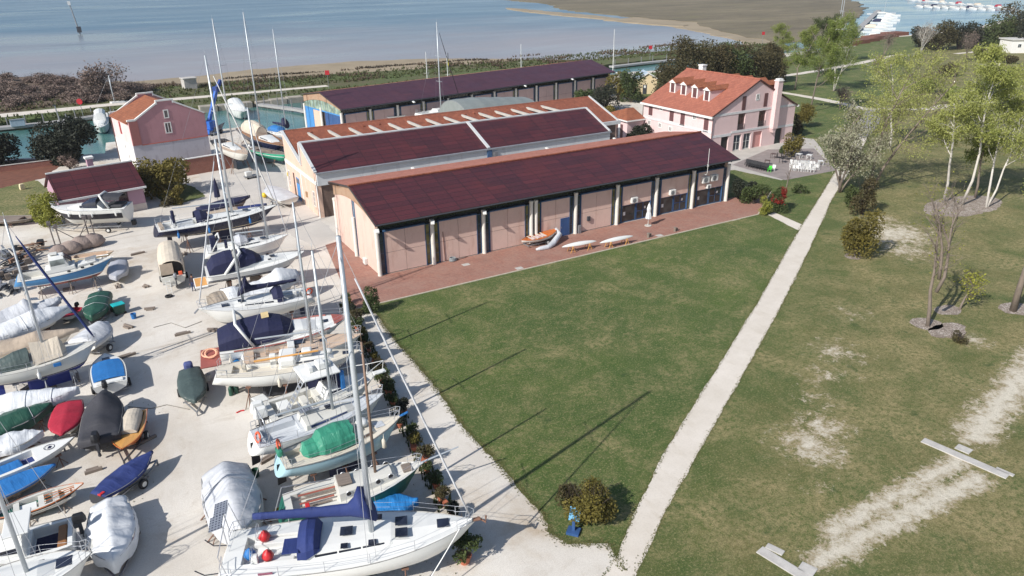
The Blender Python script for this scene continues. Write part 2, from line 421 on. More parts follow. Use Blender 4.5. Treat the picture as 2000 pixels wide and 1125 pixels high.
sheet('footpath', rag(gp([(1500, 420), (1512, 415), (1572, 441), (1560, 450)]), .5, .12, 21), .0105, PATHM)
SHADEPAVE = M('shaded_path_paving', lin(150, 146, 150), .8, .2, .8, .3)  # shade on the far stretch is put into this grey paving colour
sheet('paved_path', strip([(121, 83), (134, 90), (147, 98)], [3.6, 3.6, 3.2]), .018, SHADEPAVE)
for k, (pts, wd) in enumerate((([(150, 108), (168.4, 145.1), (191.5, 147.5), (217, 152.3), (250, 160)], 2.6), ([(136, 128), (150.6, 126.1), (149.7, 112.7), (147, 100), (158, 92), (165, 93), (190, 84), (240, 80)], 2.8), ([(265, 150), (300, 148)], 2.4))):
    sheet('footpath', rag(strip(pts[1:] if k == 0 else pts, wd), .8, .25, 22+k), .012, PATHM)
sheet('brick_paving', [(22.2, 60.6), (71, 60.55), (80.3, 66.7), (80.3, 67.6), (71.8, 67.6), (71.8, 66.95), (23.2, 66.95), (23.2, 79.6), (21.2, 79), (18.2, 61.2), (18.3, 60.45)], .012, m_pavers())
KERB = M('pale_kerb_stone', lin(188, 178, 160), .8, .2, 2)
b = MB(); b.beam((18.3, 60.5, .02), (71, 60.5, .02), .16, .1); b.beam((71, 60.5, .02), (80.3, 66.7, .02), .16, .1)
tag(b.build('path_kerb', KERB), kind='structure')
sheet('terrace_paving', [(86.6, 87.6), (112, 87.6), (113, 86), (108, 80.4), (97, 69.6), (86.2, 70.2), (85, 78), (73, 80.5), (73, 110), (88.6, 110), (88.6, 87)], .010, M('grey_terrace_concrete', lin(182, 176, 168), .85, .14, .5, .2))
sheet('terrace_deck', gp([(1430, 322), (1500, 292), (1590, 290), (1633, 333), (1533, 352)]), .016, M('dark_terrace_slabs', lin(142, 132, 128), .85, .2, .7, .2))
ash = M('grey_asphalt_yard', lin(196, 190, 182), .9, .1, .3, .25)
sheet('yard_pavement', rag([(13.5, 106.5), (22.9, 66.9), (23.6, 88.8), (23.8, 105), (31, 146), (14.5, 127)], .8, .3, 30), .008, ash)
def m_pebble():
    t = NT('white_pebble_mulch')
    vo = t.n('TexVoronoi', {'Vector': t.co, 'Scale': 7., 'Randomness': 1.})
    c = t.mix(t.ramp(t.noise(.9, 6, .7), .4, .65), lin(206, 196, 186), lin(160, 146, 134))
    c = t.mix(t.ramp(vo.outputs['Distance'], .1, .6, .0, .8), c, lin(112, 98, 86))
    return t.out(c, .9, vo.outputs['Distance'], .8, .05)
PEBBLE = m_pebble()
sheet('leaf_litter', rag([(-60, 124), (-13.5, 128.2), (-6.2, 132.5), (-4.6, 139), (-2, 141), (-10, 149.5), (-30, 148.2), (-60, 144)], .6, .3, 50), .012, M('red_brown_leaf_litter', lin(112, 70, 54), .95, .3, 1.2, .5))
for (u, v), (dx, dy) in (((1880, 402), (7, 3.2)), ((1850, 645), (2.2, 1.2)), ((1812, 632), (1.4, 1.2)), ((1850, 605), (1.5, 1.0)), ((1985, 603), (1.7, 1.2)), ((1669, 500), (1.15, .9))):
    p = G(u, v)
    sheet('gravel_bed', rag([(p.x+dx*math.cos(a*R(20)+.3), p.y+dy*math.sin(a*R(20)+.3)) for a in range(18)], .3, .25, u*.01), .014, PEBBLE)
CONC = M('weathered_concrete', lin(186, 182, 176), .85, .2, 1.2, .3)
for a, c, wd in (((1802, 860), (1968, 932), .75), ((1483, 1074), (1590, 1140), .75), ((1868, 872), (1896, 884), .8), ((1945, 915), (1980, 930), .35), ((1497, 1066), (1530, 1082), .5), ((1562, 1105), (1592, 1120), .8)):
    b = MB(); p, q = G(*a), G(*c); b.beam((p.x, p.y, .035), (q.x, q.y, .035), wd*.85, .06)
    tag(b.build('concrete_kerb', CONC, bevel=.012), kind='structure')
b = MB()
for i in range(6):
    x0, y0 = 254+i*11, 188+i*3.1
    b.box(x0, y0, 0, x0+10.9, y0+6, 1.2+.2*(i % 2), 0, None)
b.v = [(x, y+(math.sin(x*.7)*.3), z) for x, y, z in b.v]
tag(b.build('red_earth_bank', M('red_earth', lin(116, 74, 60), .95, .25, .3, .4)), kind='structure')
# floating docks and stone quay across the harbour
DOCK = M('grey_dock_boards', lin(160, 158, 156), .8, .15, 1, .2, stretch=(.2, 4, 1))
STONE = M('quay_stone', lin(158, 150, 138), .9, .3, .6, .6)
def dock(pts, wd, label):
    b = MB(); t_ = thing('floating_dock', label, 'dock')
    for a, c in zip(pts, pts[1:]): b.beam((*a, -.35), (*c, -.35), wd, .5)
    b.build('deck', DOCK, t_)
    c_ = MB()
    for a, c in zip(pts, pts[1:]):
        for k in (.15, .5, .85):
            q = Vector(a).lerp(Vector(c), k); c_ = MB()
            c_.tube([(q.x, q.y+wd*.5+.12, -1.5), (q.x, q.y+wd*.5+.12, 1.6)], .12, 8)
            c_.build('mooring_post', M('grey_post', lin(120, 120, 122), .6), t_)
    return t_
dock([(-60, 183.5), (-14.7, 186.5), (-5.3, 186.8), (4, 190.4)], 2.4, 'long grey floating dock along the far side of the green harbour')
dock([(-2.6, 185.6), (-1.2, 174)], 2.0, 'short grey finger dock sticking out into the harbour behind the round trees')
dock([(6.2, 190), (7.6, 178)], 2.0, 'short grey finger dock beside the small white cruiser')
dock([(150, 193.4), (167, 195.2), (185, 196)], 2.2, 'grey floating dock beyond the long dark roof, near the oaks')
dock([(38, 185), (44, 172), (47, 160)], 1.6, 'dark narrow gangway running across the harbour towards the long shed')
b = MB()
for i in range(26):
    x0 = 24+i*4.2+random.random(); y0 = 186.2+(x0-24)*.07
    b.box(x0, y0-1-random.random()*.5, -1.3, x0+4.0, y0+1.2, .1+random.random()*.35)
tag(b.build('stone_breakwater', STONE, bevel=.15), kind='structure')
# ------------------------------------------------------------------ building materials
def m_panels(name, pw, ph, ca, cb, mort, hi, rough=.38):
    t = NT(name)
    br = t.n('TexBrick', {'Vector': t.co, 'Color1': (*ca, 1), 'Color2': (*cb, 1), 'Mortar': (*mort, 1), 'Scale': 1., 'Mortar Size': .045, 'Mortar Smooth': .2, 'Bias': 0., 'Brick Width': pw, 'Row Height': ph}, offset=0., squash=1.).outputs['Color']
    c = t.mix(t.ramp(t.noise(.16, 4, .6), .55, .75, 0, .55), br, hi)
    f = t.n('TexBrick', {'Vector': t.co, 'Color1': (1, 1, 1, 1), 'Color2': (.82, .82, .82, 1), 'Mortar': (.62, .62, .62, 1), 'Scale': 1., 'Mortar Size': .02, 'Brick Width': pw*3, 'Row Height': ph/3}, offset=.0).outputs['Color']
    c = t.mix(1, c, f, 'MULTIPLY')
    c = t.mix(t.ramp(t.noise(6, 5, .7), .4, .7, 0, .22), c, tuple(x*2.2 for x in ca))
    return t.out(c, t.ramp(t.noise(.3, 3), .3, .7, rough, rough+.16), t.noise(8, 3), .1, .02)
PANEL = m_panels('dark_red_solar_tiles', 2.3, .78, lin(86, 42, 45), lin(66, 36, 41), lin(34, 25, 29), lin(100, 44, 42))
def m_tiles(name, c1, c2, along=0, pitch=.28):
    t = NT(name)
    s = (1/pitch, 1/.42, 1) if along == 0 else (1/.42, 1/pitch, 1)
    wv = t.n('TexWave', {'Vector': t.map((1, 1, 1) if along == 0 else (1, 1, 1), (0, 0, 0 if along == 0 else R(90))), 'Scale': 1/pitch/2, 'Distortion': .5, 'Detail': 2}, wave_type='BANDS', bands_direction='X', wave_profile='SIN').outputs['Fac']
    br = t.n('TexBrick', {'Vector': t.map((1, 1, 1), (0, 0, 0 if along == 0 else R(90))), 'Color1': (*c1, 1), 'Color2': (*c2, 1), 'Mortar': (*tuple(x*.55 for x in c1), 1), 'Scale': 1., 'Mortar Size': .025, 'Brick Width': pitch, 'Row Height': .40}, offset=.0).outputs['Color']
    c = t.mix(t.ramp(t.noise(.7, 7, .75), .42, .68, 0, .55), br, tuple(x*.62 for x in c2))
    c = t.mix(t.ramp(t.noise(2.5, 5, .8), .55, .75, 0, .45), c, lin(206, 128, 92))
    return t.out(c, .85, wv, .8, .06)
TILE_A = m_tiles('terracotta_roof_tiles', lin(164, 96, 70), lin(138, 78, 58))
TILE_B = m_tiles('new_terracotta_roof_tiles', lin(184, 114, 92), lin(164, 98, 80), 1)
TILE_B2 = m_tiles('orange_house_roof_tiles', lin(170, 104, 72), lin(142, 84, 58), 1)
def m_plaster(name, col, stain, sa=.5, rough=.88):
    t = NT(name)
    c = t.mix(t.ramp(t.noise(.5, 6, .65), .35, .7), col, tuple(x*.88 for x in col))
    c = t.mix(t.ramp(t.noise(1.1, 8, .75, t.map((1, 1, .22))), .54, .74, 0, sa), c, stain)
    c = t.mix(t.ramp(t.noise(14, 4, .7), .45, .75, 0, .25), c, tuple(x*.7 for x in col))
    return t.out(c, rough, t.noise(22, 4, .6), .2, .02)
PINK = m_plaster('pink_plaster', lin(224, 192, 178), lin(190, 146, 128), .75)
PINK2 = m_plaster('rose_house_plaster', lin(226, 198, 196), lin(200, 166, 160), .5)
PINK3 = m_plaster('shaded_rose_plaster', lin(186, 138, 144), lin(140, 98, 106), .6)  # darker rose for the gables, their shade put into the colour
MAUVE = m_plaster('mauve_plaster', lin(186, 150, 166), lin(158, 124, 140), .4)
PEACH = m_plaster('peach_plaster', lin(220, 188, 168), lin(192, 156, 138), .4)
GREYC = m_plaster('stained_grey_concrete', lin(206, 210, 212), lin(150, 152, 154), .7)
WHITEP = m_plaster('white_plaster', lin(232, 230, 226), lin(190, 188, 184), .3)
CREAM = m_plaster('cream_plaster', lin(226, 206, 168), lin(190, 170, 136), .4)
def m_brick(name, c1, c2, mo, vert='x'):
    t = NT(name)
    v = t.n('Mapping', {'Vector': t.co, 'Rotation': (R(90), 0, 0) if vert == 'x' else (R(90), 0, R(90))}).outputs[0]
    br = t.n('TexBrick', {'Vector': v, 'Color1': (*c1, 1), 'Color2': (*c2, 1), 'Mortar': (*mo, 1), 'Scale': 1., 'Mortar Size': .012, 'Brick Width': .26, 'Row Height': .075}).outputs['Color']
    c = t.mix(t.ramp(t.noise(.8, 7, .7), .45, .7, 0, .5), br, tuple(x*.6 for x in c1))
    return t.out(c, .9, t.noise(20, 4), .3, .02)
BRICK = m_brick('orange_gable_brick', lin(178, 112, 74), lin(150, 88, 60), lin(168, 140, 116), 'y')
BRICK2 = m_brick('red_garden_brick', lin(160, 96, 80), lin(136, 80, 68), lin(150, 124, 112))
DBRICK = m_brick('dark_brown_brick', lin(116, 94, 84), lin(96, 76, 70), lin(110, 98, 90))
WHITE = M('white_paint', lin(226, 226, 222), .55, .06, 2)
COLW = M('white_concrete_column', lin(220, 214, 204), .75, .1, 1.5, .1)
DARKIN = M('dark_eaves_boards', lin(46, 46, 44), .8, .2, 2)
def m_glass(name, c, r_=.08):
    t = NT(name)
    cc = t.mix(t.ramp(t.noise(.9, 3, .5), .4, .6), c, tuple(x*2.2 for x in c))
    return t.out(cc, r_, Specular_IOR_Level=.6)
GLASS = m_glass('dark_window_glass', lin(46, 52, 60))
GLASS2 = m_glass('olive_window_glass', lin(88, 82, 52))
GREENG = m_glass('pale_green_fanlight_glass', lin(112, 124, 110), .3)
BLUEF = M('blue_metal_frame', lin(62, 92, 128), .5, .15)
BLUED = M('blue_painted_door', lin(52, 84, 132), .5, .2, 2, .05)
BLUEL = M('bright_blue_gate', lin(74, 138, 196), .55, .2, 1.2, .1, stretch=(3, 3, .3))
BROWNS = M('brown_shutters', lin(98, 66, 66), .6, .2, 2, stretch=(1, 1, 8))
GREYM = M('grey_galvanised_steel', lin(150, 152, 156), .45, .15, 3, metal=.5)
DGREY = M('dark_grey_metal', lin(64, 66, 72), .5, .2, 3)
ALU = M('white_air_conditioner_shell', lin(214, 214, 210), .5, .06, 3)
PVC = M('grey_downpipe', lin(150, 150, 150), .5)

def win(parent, axis, plane, a0, z0, a1, z1, glass=GLASS, frame=WHITE, fw=.06, out=-1, muntin=(1, 0), name='window', depth=.05):
    # window lying in a wall: axis 'x' = wall runs along x at y=plane; out = sign of the outward normal
    def bx(m, p0, q0, p1, q1, d0, d1):
        lo, hi = sorted((plane+out*d0, plane+out*d1))
        if axis == 'x': m.box(p0, lo, q0, p1, hi, q1)
        else: m.box(lo, p0, q0, hi, p1, q1)
    g = MB(); bx(g, a0+fw*.5, z0+fw*.5, a1-fw*.5, z1-fw*.5, -.03, .015)
    o = g.build(name, glass, parent)
    f = MB()
    bx(f, a0, z0, a0+fw, z1, -.02, depth); bx(f, a1-fw, z0, a1, z1, -.02, depth)
    bx(f, a0+fw, z0, a1-fw, z0+fw, -.02, depth); bx(f, a0+fw, z1-fw, a1-fw, z1, -.02, depth)
    nx, nz = muntin
    for i in range(nx):
        c = a0+(a1-a0)*(i+1)/(nx+1); bx(f, c-fw*.35, z0+fw, c+fw*.35, z1-fw, -.02, depth*.8)
    for i in range(nz):
        c = z0+(z1-z0)*(i+1)/(nz+1); bx(f, a0+fw, c-fw*.3, a1-fw, c+fw*.3, -.02, depth*.7)
    f.build('window_frame', frame, o)
    return o

# ------------------------------------------------------------------ long sheds with white columns
def shed(label, loc, rz, nb, bay, D, kind):
    L = nb*bay
    t = thing('boat_shed', label, 'building', loc, rz)
    ZE, ZR, ZN, yr = 5.72, 7.98, 6.75, D*.5
    PH = 4.55
    # inner core and gable
    b = MB()
    b.prism([(.6, 0), (D-.1, 0), (D-.1, 6.4), (yr, 7.55), (.6, 5.75)], .35, L-.3, ax='x')
    b.build('inner_wall', DARKIN if kind == 'front' else M('dark_shed_interior_wall', lin(60, 56, 58), .8), t)
    # pink wall panels on the long side
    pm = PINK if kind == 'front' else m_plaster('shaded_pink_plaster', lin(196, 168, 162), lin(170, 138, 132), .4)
    for i in range(nb):
        b = MB(); g = MB(); fr = MB()
        x0, x1 = i*bay+.82, (i+1)*bay-.82
        if i == 3 and kind == 'front': x0 += .55
        shop = kind == 'front' and i >= nb-3
        zb = 2.22 if shop else .08
        xm = (x0+x1)/2
        zm = 2.3
        if shop:
            b.box(x0, .1, zb, x1, .34, PH)
        else:
            for xa, xb in ((x0, xm-.02), (xm+.02, x1)):
                b.box(xa, .1, zb, xb, .34, zm-.02); b.box(xa, .1, zm+.02, xb, .34, PH)
            g.box(x0, .16, zb, x1, .30, PH-.02)
        fr.box(x0-.06, .06, 0, x0-.001, .4, PH+.02); fr.box(x1+.001, .06, 0, x1+.06, .4, PH+.02)
        fr.box(x0-.06, .04, PH+.021, x1+.06, .4, PH+.14)
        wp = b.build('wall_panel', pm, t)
        if g.v: g.build('panel_joint', M('dark_panel_joint', lin(84, 78, 80), .8), wp)
        fr.build('blue_trim', BLUEF, wp)
    # narrow dark windows beside each column
    for i in range(nb+1):
        for s in (-1, 1):
            if (i == 0 and s < 0) or (i == nb and s > 0): continue
            xa = i*bay+s*.24; xb = i*bay+s*.74
            if i == 3 and s > 0 and kind == 'front': xa += .62; xb += .55
            win(t, 'x', .20, min(xa, xb), .06, max(xa, xb), PH, GLASS2 if i % 2 else GLASS, BLUEF, .05, -1, (0, 3), 'side_window')
    # clerestory under the eaves
    for i in range(nb):
        win(t, 'x', .58, i*bay+.3, PH+.2, (i+1)*bay-.3, 5.3, m_glass('dim_clerestory_glass', lin(30, 32, 30)), DARKIN, .06, -1, (5, 0), 'clerestory_window')
    # columns
    for i in range(nb+1):
        for dx in ((0, .62) if (i == 3 and kind == 'front') else (0,)):
            c = MB(); c.lathe([(.235, 0), (.235, .1), (.225, .12), (.215, 4.75), (.25, 4.76), (.25, 5.0)], 16, (i*bay+dx, .03, 0))
            c.build('column', COLW, t, smooth=False)
    # shopfronts
    if kind == 'front':
        for i in range(nb-3, nb):
            x0, x1 = i*bay+.82, (i+1)*bay-.82
            win(t, 'x', .22, x0, .05, (x0+x1)/2-.05, 2.2, m_glass('shop_glass', lin(42, 44, 44)), BLUEF, .07, -1, (0, 0), 'shop_window')
            win(t, 'x', .22, (x0+x1)/2+.05, .05, x1, 2.2, m_glass('shop_glass', lin(42, 44, 44)), BLUED if i < nb-1 else BLUEF, .09, -1, (1, 1), 'glass_door')
            s_ = MB(); s_.box(x0+.3, .2, .9, x0+.62, .215, 1.35); s_.box(x1-.9, .185, 1.3, x1-.62, .2, 1.6)
            s_.build('paper_notice', WHITE, t)
        d = MB(); d.box(22.25, .05, .03, 23.45, .099, 2.2); do = d.build('door', BLUED, t)
        h = MB(); h.box(22.35, .02, 1.0, 22.4, .049, 1.2); h.build('handle', GREYM, do)
        m_ = MB(); m_.box(26.0, -.1, 1.25, 26.4, .099, 1.8); m_.build('wall_box', DGREY, t, bevel=.02)
        m_ = MB(); m_.box(24.62, -.28, 0, 24.98, .05, 1.0); m_.build('grey_cabinet', GREYM, t, bevel=.02)
        st = MB(); st.tube([(7.3, .08, 3.4), (7.32, .07, 2.4), (7.36, .07, 1.2), (7.4, .06, .1)], .035, 5)
        st.build('rusty_pipe', M('rusty_pipe', lin(104, 62, 52), .8), t)
    # left gable: arched infill, brick spandrel, corner columns
    N = 16
    def arch(y): 
        q = (y-D*.5)/(D*.5); return 5.32+1.05*(1-q*q)
    def roofz(y): return ZE+(ZR-ZE)*(y+.75)/(yr+.75)-.16 if y < yr else ZR-(ZR-ZN)*(y-yr)/(D-yr+.6)-.16
    ys = [.25+(D-.5)*k/N for k in range(N+1)]
    base = PH if kind == 'back' else .05
    if kind == 'front':
        parts = [(.3, yr-.55), (yr+.42, D-2.35), (D-2.3, D-.4)]
        b = MB()
        for ya, yb in parts:
            yy = [ya+(yb-ya)*k/8 for k in range(9)]
            b.prism([(ya, .05)]+[(yb, .05)]+[(y, arch(y)-.02) for y in yy[::-1]], -.02, .25, ax='x')
        b.build('gable_wall', PINK, t)
        win(t, 'y', .05, yr-.5, .1, yr-.28, 6.2, GLASS, BLUEF, .05, -1, (0, 3), 'gable_window')
        win(t, 'y', .05, yr-.26, 4.5, yr+.38, 6.25, m_glass('grey_gable_glass', lin(96, 108, 116)), BLUEF, .06, -1, (0, 1), 'gable_window')
        c = MB(); c.lathe([(.25, 0), (.23, 4.45)], 16, (-.06, yr+.1, 0)); c.build('column', COLW, t)
        c = MB(); c.lathe([(.235, 0), (.215, 4.75), (.25, 4.76), (.25, 5.0)], 16, (-.03, D-.15, 0)); c.build('column', COLW, t)
        m_ = MB(); m_.box(-.35, 3.5, .08, -.03, 4.2, .75); m_.build('gable_unit', ALU, t, bevel=.03)
    else:
        b = MB(); b.prism([(ys[0], PH)]+[(ys[-1], PH)]+[(y, arch(y)-.02) for y in ys[::-1]], .0, .12, ax='x')
        fa = b.build('fanlight', GREENG, t)
        m_ = MB()
        for k in range(1, 12): 
            y = D*k/12; m_.box(-.04, y-.04, PH, .0, y+.04, arch(y))
        m_.build('fanlight_frame', M('pale_blue_frame', lin(150, 176, 186), .6), fa)
        m_ = MB(); m_.box(-.06, .2, PH-.22, .1, D-.2, PH); m_.build('blue_beam', BLUEL, t)
        for nm, ya, yb, mt in (('gate', .3, 3.4, BLUED), ('gate', 3.45, 6.6, BLUED), ('gable_infill', 8.3, 11.4, PEACH), ('gate', 11.5, D-.4, BLUEL)):
            m_ = MB(); m_.box(0, ya, .05, .14, yb, PH-.24); m_.build(nm, mt, t)
        for y in (-.02, yr+.4, D-.15):
            c = MB(); c.lathe([(.25, 0), (.23, 5.0)], 14, (-.06, y, 0)); c.build('column', COLW, t)
    b = MB()
    yy = ys
    for k in range(N):
        b.prism([(yy[k], arch(yy[k])), (yy[k+1], arch(yy[k+1])), (yy[k+1], roofz(yy[k+1])), (yy[k], roofz(yy[k]))], -.08, .3, ax='x')
    b.build('brick_gable', BRICK, t)
    b = MB()
    b.prism([(.2, 0), (D-.2, 0), (D-.2, 6.3), (yr, 7.6), (.2, 5.75)], L-.25, L-.02, ax='x'); b.build('end_wall', PINK if kind == 'front' else PEACH, t)
    b = MB(); b.box(.3, D-.25, 0, L-.3, D-.02, 6.4); b.build('rear_wall', PINK, t)
    # roof
    xa, xb = -.35, L+.95
    b = MB(); b.prism([(-.78, ZE-.16), (yr, ZR-.16), (D+.65, ZN-.16), (D+.65, ZN-.001), (yr, ZR), (-.78, ZE)], xa, xb, ax='x')
    ro = b.build('roof', [M('roof_edge_metal', lin(70, 66, 66), .6)], t)
    b = MB(); y0, y1 = -.74, yr-.22
    zf = lambda y: ZE+(ZR-ZE)*(y+.78)/(yr+.78)
    b.add([(xa+.08, y0, zf(y0)+.045), (xb-.08, y0, zf(y0)+.045), (xb-.08, y1, zf(y1)+.045), (xa+.08, y1, zf(y1)+.045), (xa+.08, y0, zf(y0)+.004), (xb-.08, y0, zf(y0)+.004), (xb-.08, y1, zf(y1)+.004), (xa+.08, y1, zf(y1)+.004)],
          [(0, 1, 2, 3), (7, 6, 5, 4), (0, 4, 5, 1), (1, 5, 6, 2), (2, 6, 7, 3), (3, 7, 4, 0)])
    b.build('solar_tiles', PANEL if kind == 'front' else m_panels('sky_sheen_solar_tiles', 2.4, .72, lin(84, 50, 60), lin(74, 46, 58), lin(46, 32, 42), lin(92, 54, 62), .42), ro)  # back roof: purple sheen of the sky put into the tile colour
    b = MB(); b.add([(xa+.02, yr+.01, ZR+.03), (xb-.02, yr+.01, ZR+.03), (xb-.02, D+.6, ZN+.04), (xa+.02, D+.6, ZN+.04)], [(0, 1, 2, 3)])
    b.build('rear_tiles', m_tiles('pink_terracotta_rear_tiles', lin(198, 132, 112), lin(182, 116, 98)), ro)
    if kind == 'front':
        b = MB(); b.tube([(xa, yr-.1, ZR+.05), (xb, yr-.1, ZR+.05)], .11, 8); b.build('ridge_cap', TILE_A, ro)
    b = MB()
    for x in [xa+.6+k*1.2 for k in range(int((xb-xa)/1.2))]:
        b.add([], []); b.beam((x, -.72, ZE-.2), (x, .55, ZE+.15), .1, .14)
    b.build('rafter', DARKIN, ro)
    b = MB(); b.tube([(xa, -.86, ZE-.06), (xb, -.86, ZE-.06)], .07, 8); b.build('gutter', DGREY, ro)
    if kind == 'front':
        b = MB()
        for k in range(8):
            y = D-.3-k*.45; b.box(-.55, y, roofz(y)-.05, .05, y+.12, roofz(y)+.1)
        b.build('rafter_tail', M('weathered_rafters', lin(72, 54, 44), .8), ro)
    return t
front = shed('long pink shed with dark red roof and white columns beside the lawn', (23.2, 66.88, 0), 0, 8, 6.08, 13.4, 'front')
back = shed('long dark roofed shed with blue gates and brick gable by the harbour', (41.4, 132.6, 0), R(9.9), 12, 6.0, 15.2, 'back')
# fittings on the front shed wall
def ac_unit(x, z, s, label):
    t = thing('air_conditioner', label, 'air conditioner', (x, 66.95, z), 0, 'air conditioning units on the shop bays')
    b = MB(); b.box(-.42*s, -.36, 0, .42*s, 0.02, .62*s); b.build('casing', ALU, t, bevel=.03)
    b = MB(); b.lathe([(.001, 0), (.24*s, 0), (.24*s, .02), (.001, .02)], 18)
    o = b.build('fan_grille', M('grey_fan_grille', lin(120, 122, 124), .6), t); o.location = (-.1, -.38, .31*s); o.rotation_euler = (R(-90), 0, 0)
    b = MB(); b.beam((-.3, -.3, -.03), (-.3, .05, -.03), .04, .04); b.beam((.3, -.3, -.03), (.3, .05, -.03), .04, .04); b.build('bracket', GREYM, t)
ac_unit(56.1, 2.4, 1.1, 'white air conditioner above the shop bay nearest the parasol')
ac_unit(62.2, 2.42, 1.1, 'white air conditioner above the middle shop bay')
ac_unit(67.7, 3.15, 1.35, 'large white air conditioner on the last bay, upper one beside the aerial')
ac_unit(69.2, 3.2, 1.35, 'large white air conditioner on the last bay, upper one beside the corner column')
ac_unit(68.35, 2.35, .8, 'small white air conditioner on the last bay, below the large pair')
t = thing('aerial_mast', 'thin white aerial mast fixed at the eaves of the pink shed', 'aerial', (67.1, 66.0, 4.4))
b = MB(); b.tube([(0, .8, 0), (0, .1, .05), (0, 0, .3), (0, 0, 3.4)], .03, 6); b.build('pole', WHITE, t)
b = MB(); b.box(-.1, -.08, 1.1, .1, .08, 1.35); b.build('junction_box', ALU, t)
def floodlight(p, d, label):
    t = thing('floodlight', label, 'floodlight', p, 0, 'white floodlights along the sheds')
    d = Vector(d)
    b = MB(); b.tube([(0, 0, 0), (d.x*.6, d.y*.6, .12), (d.x*.9, d.y*.9, .12)], .03, 6); b.build('arm', GREYM, t)
    b = MB(); a = math.atan2(d.y, d.x); m4 = Matrix.Translation((d.x, d.y, .12)) @ Matrix.Rotation(a, 4, 'Z') @ Matrix.Rotation(R(18), 4, 'Y')
    b.box(-.1, -.2, -.08, .5, .2, .1, 0, m4); b.build('lamp_head', WHITE, t, bevel=.05)
floodlight((23.2, 66.7, 5.0), (-.1, -.35), 'white floodlight on the corner column of the pink shed')
for u, v, y, lab in ((804, 198, 0, 'first white floodlight under the long purple roof'), (1022, 167, 0, 'second white floodlight under the long purple roof'), (1114, 154, 0, 'third white floodlight under the long purple roof'), (1201, 142, 0, 'white floodlight at the far corner of the purple roof')):
    p = G(u, v, 5.6); floodlight((p.x, p.y+.1, 5.5), (.1, -.6), lab)
floodlight((594-560+7.0, 150, 5.6), (-.7, .3), 'white floodlight on the harbour corner of the long shed')
for u, v, lab in ((806, 328, 'white floodlight standing above the grey concrete wall'), (1068, 289, 'white floodlight on the grey wall above the pink ridge'), (1200, 270, 'white floodlight at the far end of the grey wall')):
    p = PY(u, v, 88.4); floodlight((p.x, 89.0, p.z-.15), (0, -.5), lab)
for i, x in enumerate((29.28, 35.36)):
    floodlight((x, 66.6, 4.85), (-.15, -.3), ('small floodlight on the second column of the pink shed', 'small floodlight on the third column of the pink shed')[i])

# ------------------------------------------------------------------ middle sawtooth workshop
t = thing('workshop', 'peach sawtooth workshop with dark red front roof and orange tiles behind', 'building', (23.8, 89.2, 0))
L1, L2, W2 = 45.4, 52.2, 15.6
prof = [(0, 0), (0, 5.85), (6.1, 8.36), (6.4, 8.3), (6.7, 5.7), (14.6, 8.45), (15.0, 8.4), (W2, 8.1), (W2, 0)]
b = MB(); b.prism([(p[0]+(.02 if p[0] < 1 else 0), p[1]-.1 if p[1] else 0) for p in prof], .3, L1, ax='x'); b.prism([(6.7, 0), (6.7, 5.6), (14.6, 8.35), (W2, 8.0), (W2, 0)], L1+.001, L2-.3, ax='x')
b.build('inner_wall', DBRICK, t)
b = MB(); b.prism([(0, 0), (0, 5.8), (6.1, 8.3), (6.4, 8.25), (6.7, 5.65), (14.6, 8.4), (15.0, 8.35), (15.0, 0)], 0, .29, ax='x')
b.build('front_wall', PEACH, t)
b = MB(); b.prism([(6.75, 0), (6.75, 5.5), (14.6, 8.3), (W2, 8.0), (W2, 0)], L2-.29, L2, ax='x'); b.build('end_wall', PEACH, t)
b = MB(); b.prism([(0.05, 0), (0.05, 5.7), (6.1, 8.25), (6.4, 8.2), (6.7, 0)], L1+.002, L1+.25, ax='x'); b.build('end_wall', PEACH, t)
# string course and pilasters on the peach front
b = MB(); b.box(-.12, 0.0, 4.25, -.002, 15.0, 4.65)
for y in (.08, 7.2, 14.85): b.box(-.08, y-.12, 0, -.002, y+.18, 4.24)
for y in (3.0, 5.2, 9.4, 11.3): b.box(-.04, y-.02, 0, -.002, y+.04, 4.2, 0)
b.build('string_course', WHITEP, t)
b = MB()
for (ya, za), (yb, zb) in (((-.1, 5.85), (6.15, 8.42)), ((6.68, 5.75), (14.7, 8.5))): b.beam((-.02, ya, za+.04), (-.02, yb, zb+.04), .36, .2)
b.box(-.16, 6.2, 5.5, .0, 6.6, 8.4)
b.build('coping', M('pale_coping', lin(196, 198, 198), .7, .1), t)
d = MB(); d.box(-.05, 8.6, 0, -.002, 10.1, 3.1); do = d.build('door', BLUEL, t)
d = MB(); d.box(-.07, 8.7, 2.35, -.051, 10.0, 3.0); d.build('door_window', GLASS, do)
for ya, yb, za, zb in ((1.5, 2.4, 1.0, 3.0), (13.4, 14.3, 1.0, 3.2)): win(t, 'y', -.004, ya, za, yb, zb, m_glass('dusty_pane', lin(110, 96, 88), .4), WHITEP, .08, -1, (1, 2))
d = MB(); d.box(-.04, 11.0, .05, -.002, 11.6, 3.4); d.build('gate', M('brown_gate', lin(96, 72, 64), .7), t)
d = MB(); d.box(-.1, 14.4, 2.2, -.002, 14.8, 2.7); d.build('yellow_box', M('yellow_paint', lin(210, 184, 60), .5), t)
d = MB(); d.box(-.25, 5.0, 1.5, -.002, 5.4, 2.2); d.build('meter_box', M('beige_box', lin(176, 150, 120), .7), t)
b = MB(); b.box(.02, -.3, 4.2, L1, -.002, 5.72); b.build('concrete_band', GREYC, t)
b = MB(); b.box(.05, -.05, 0, .5, -.001, 4.18); b.build('corner_pier', PEACH, t)
b = MB(); b.beam((-.1, -.42, 5.8), (L1+.1, -.42, 5.8), .3, .16); b.build('gutter', M('grey_gutter', lin(140, 144, 150), .5), t)
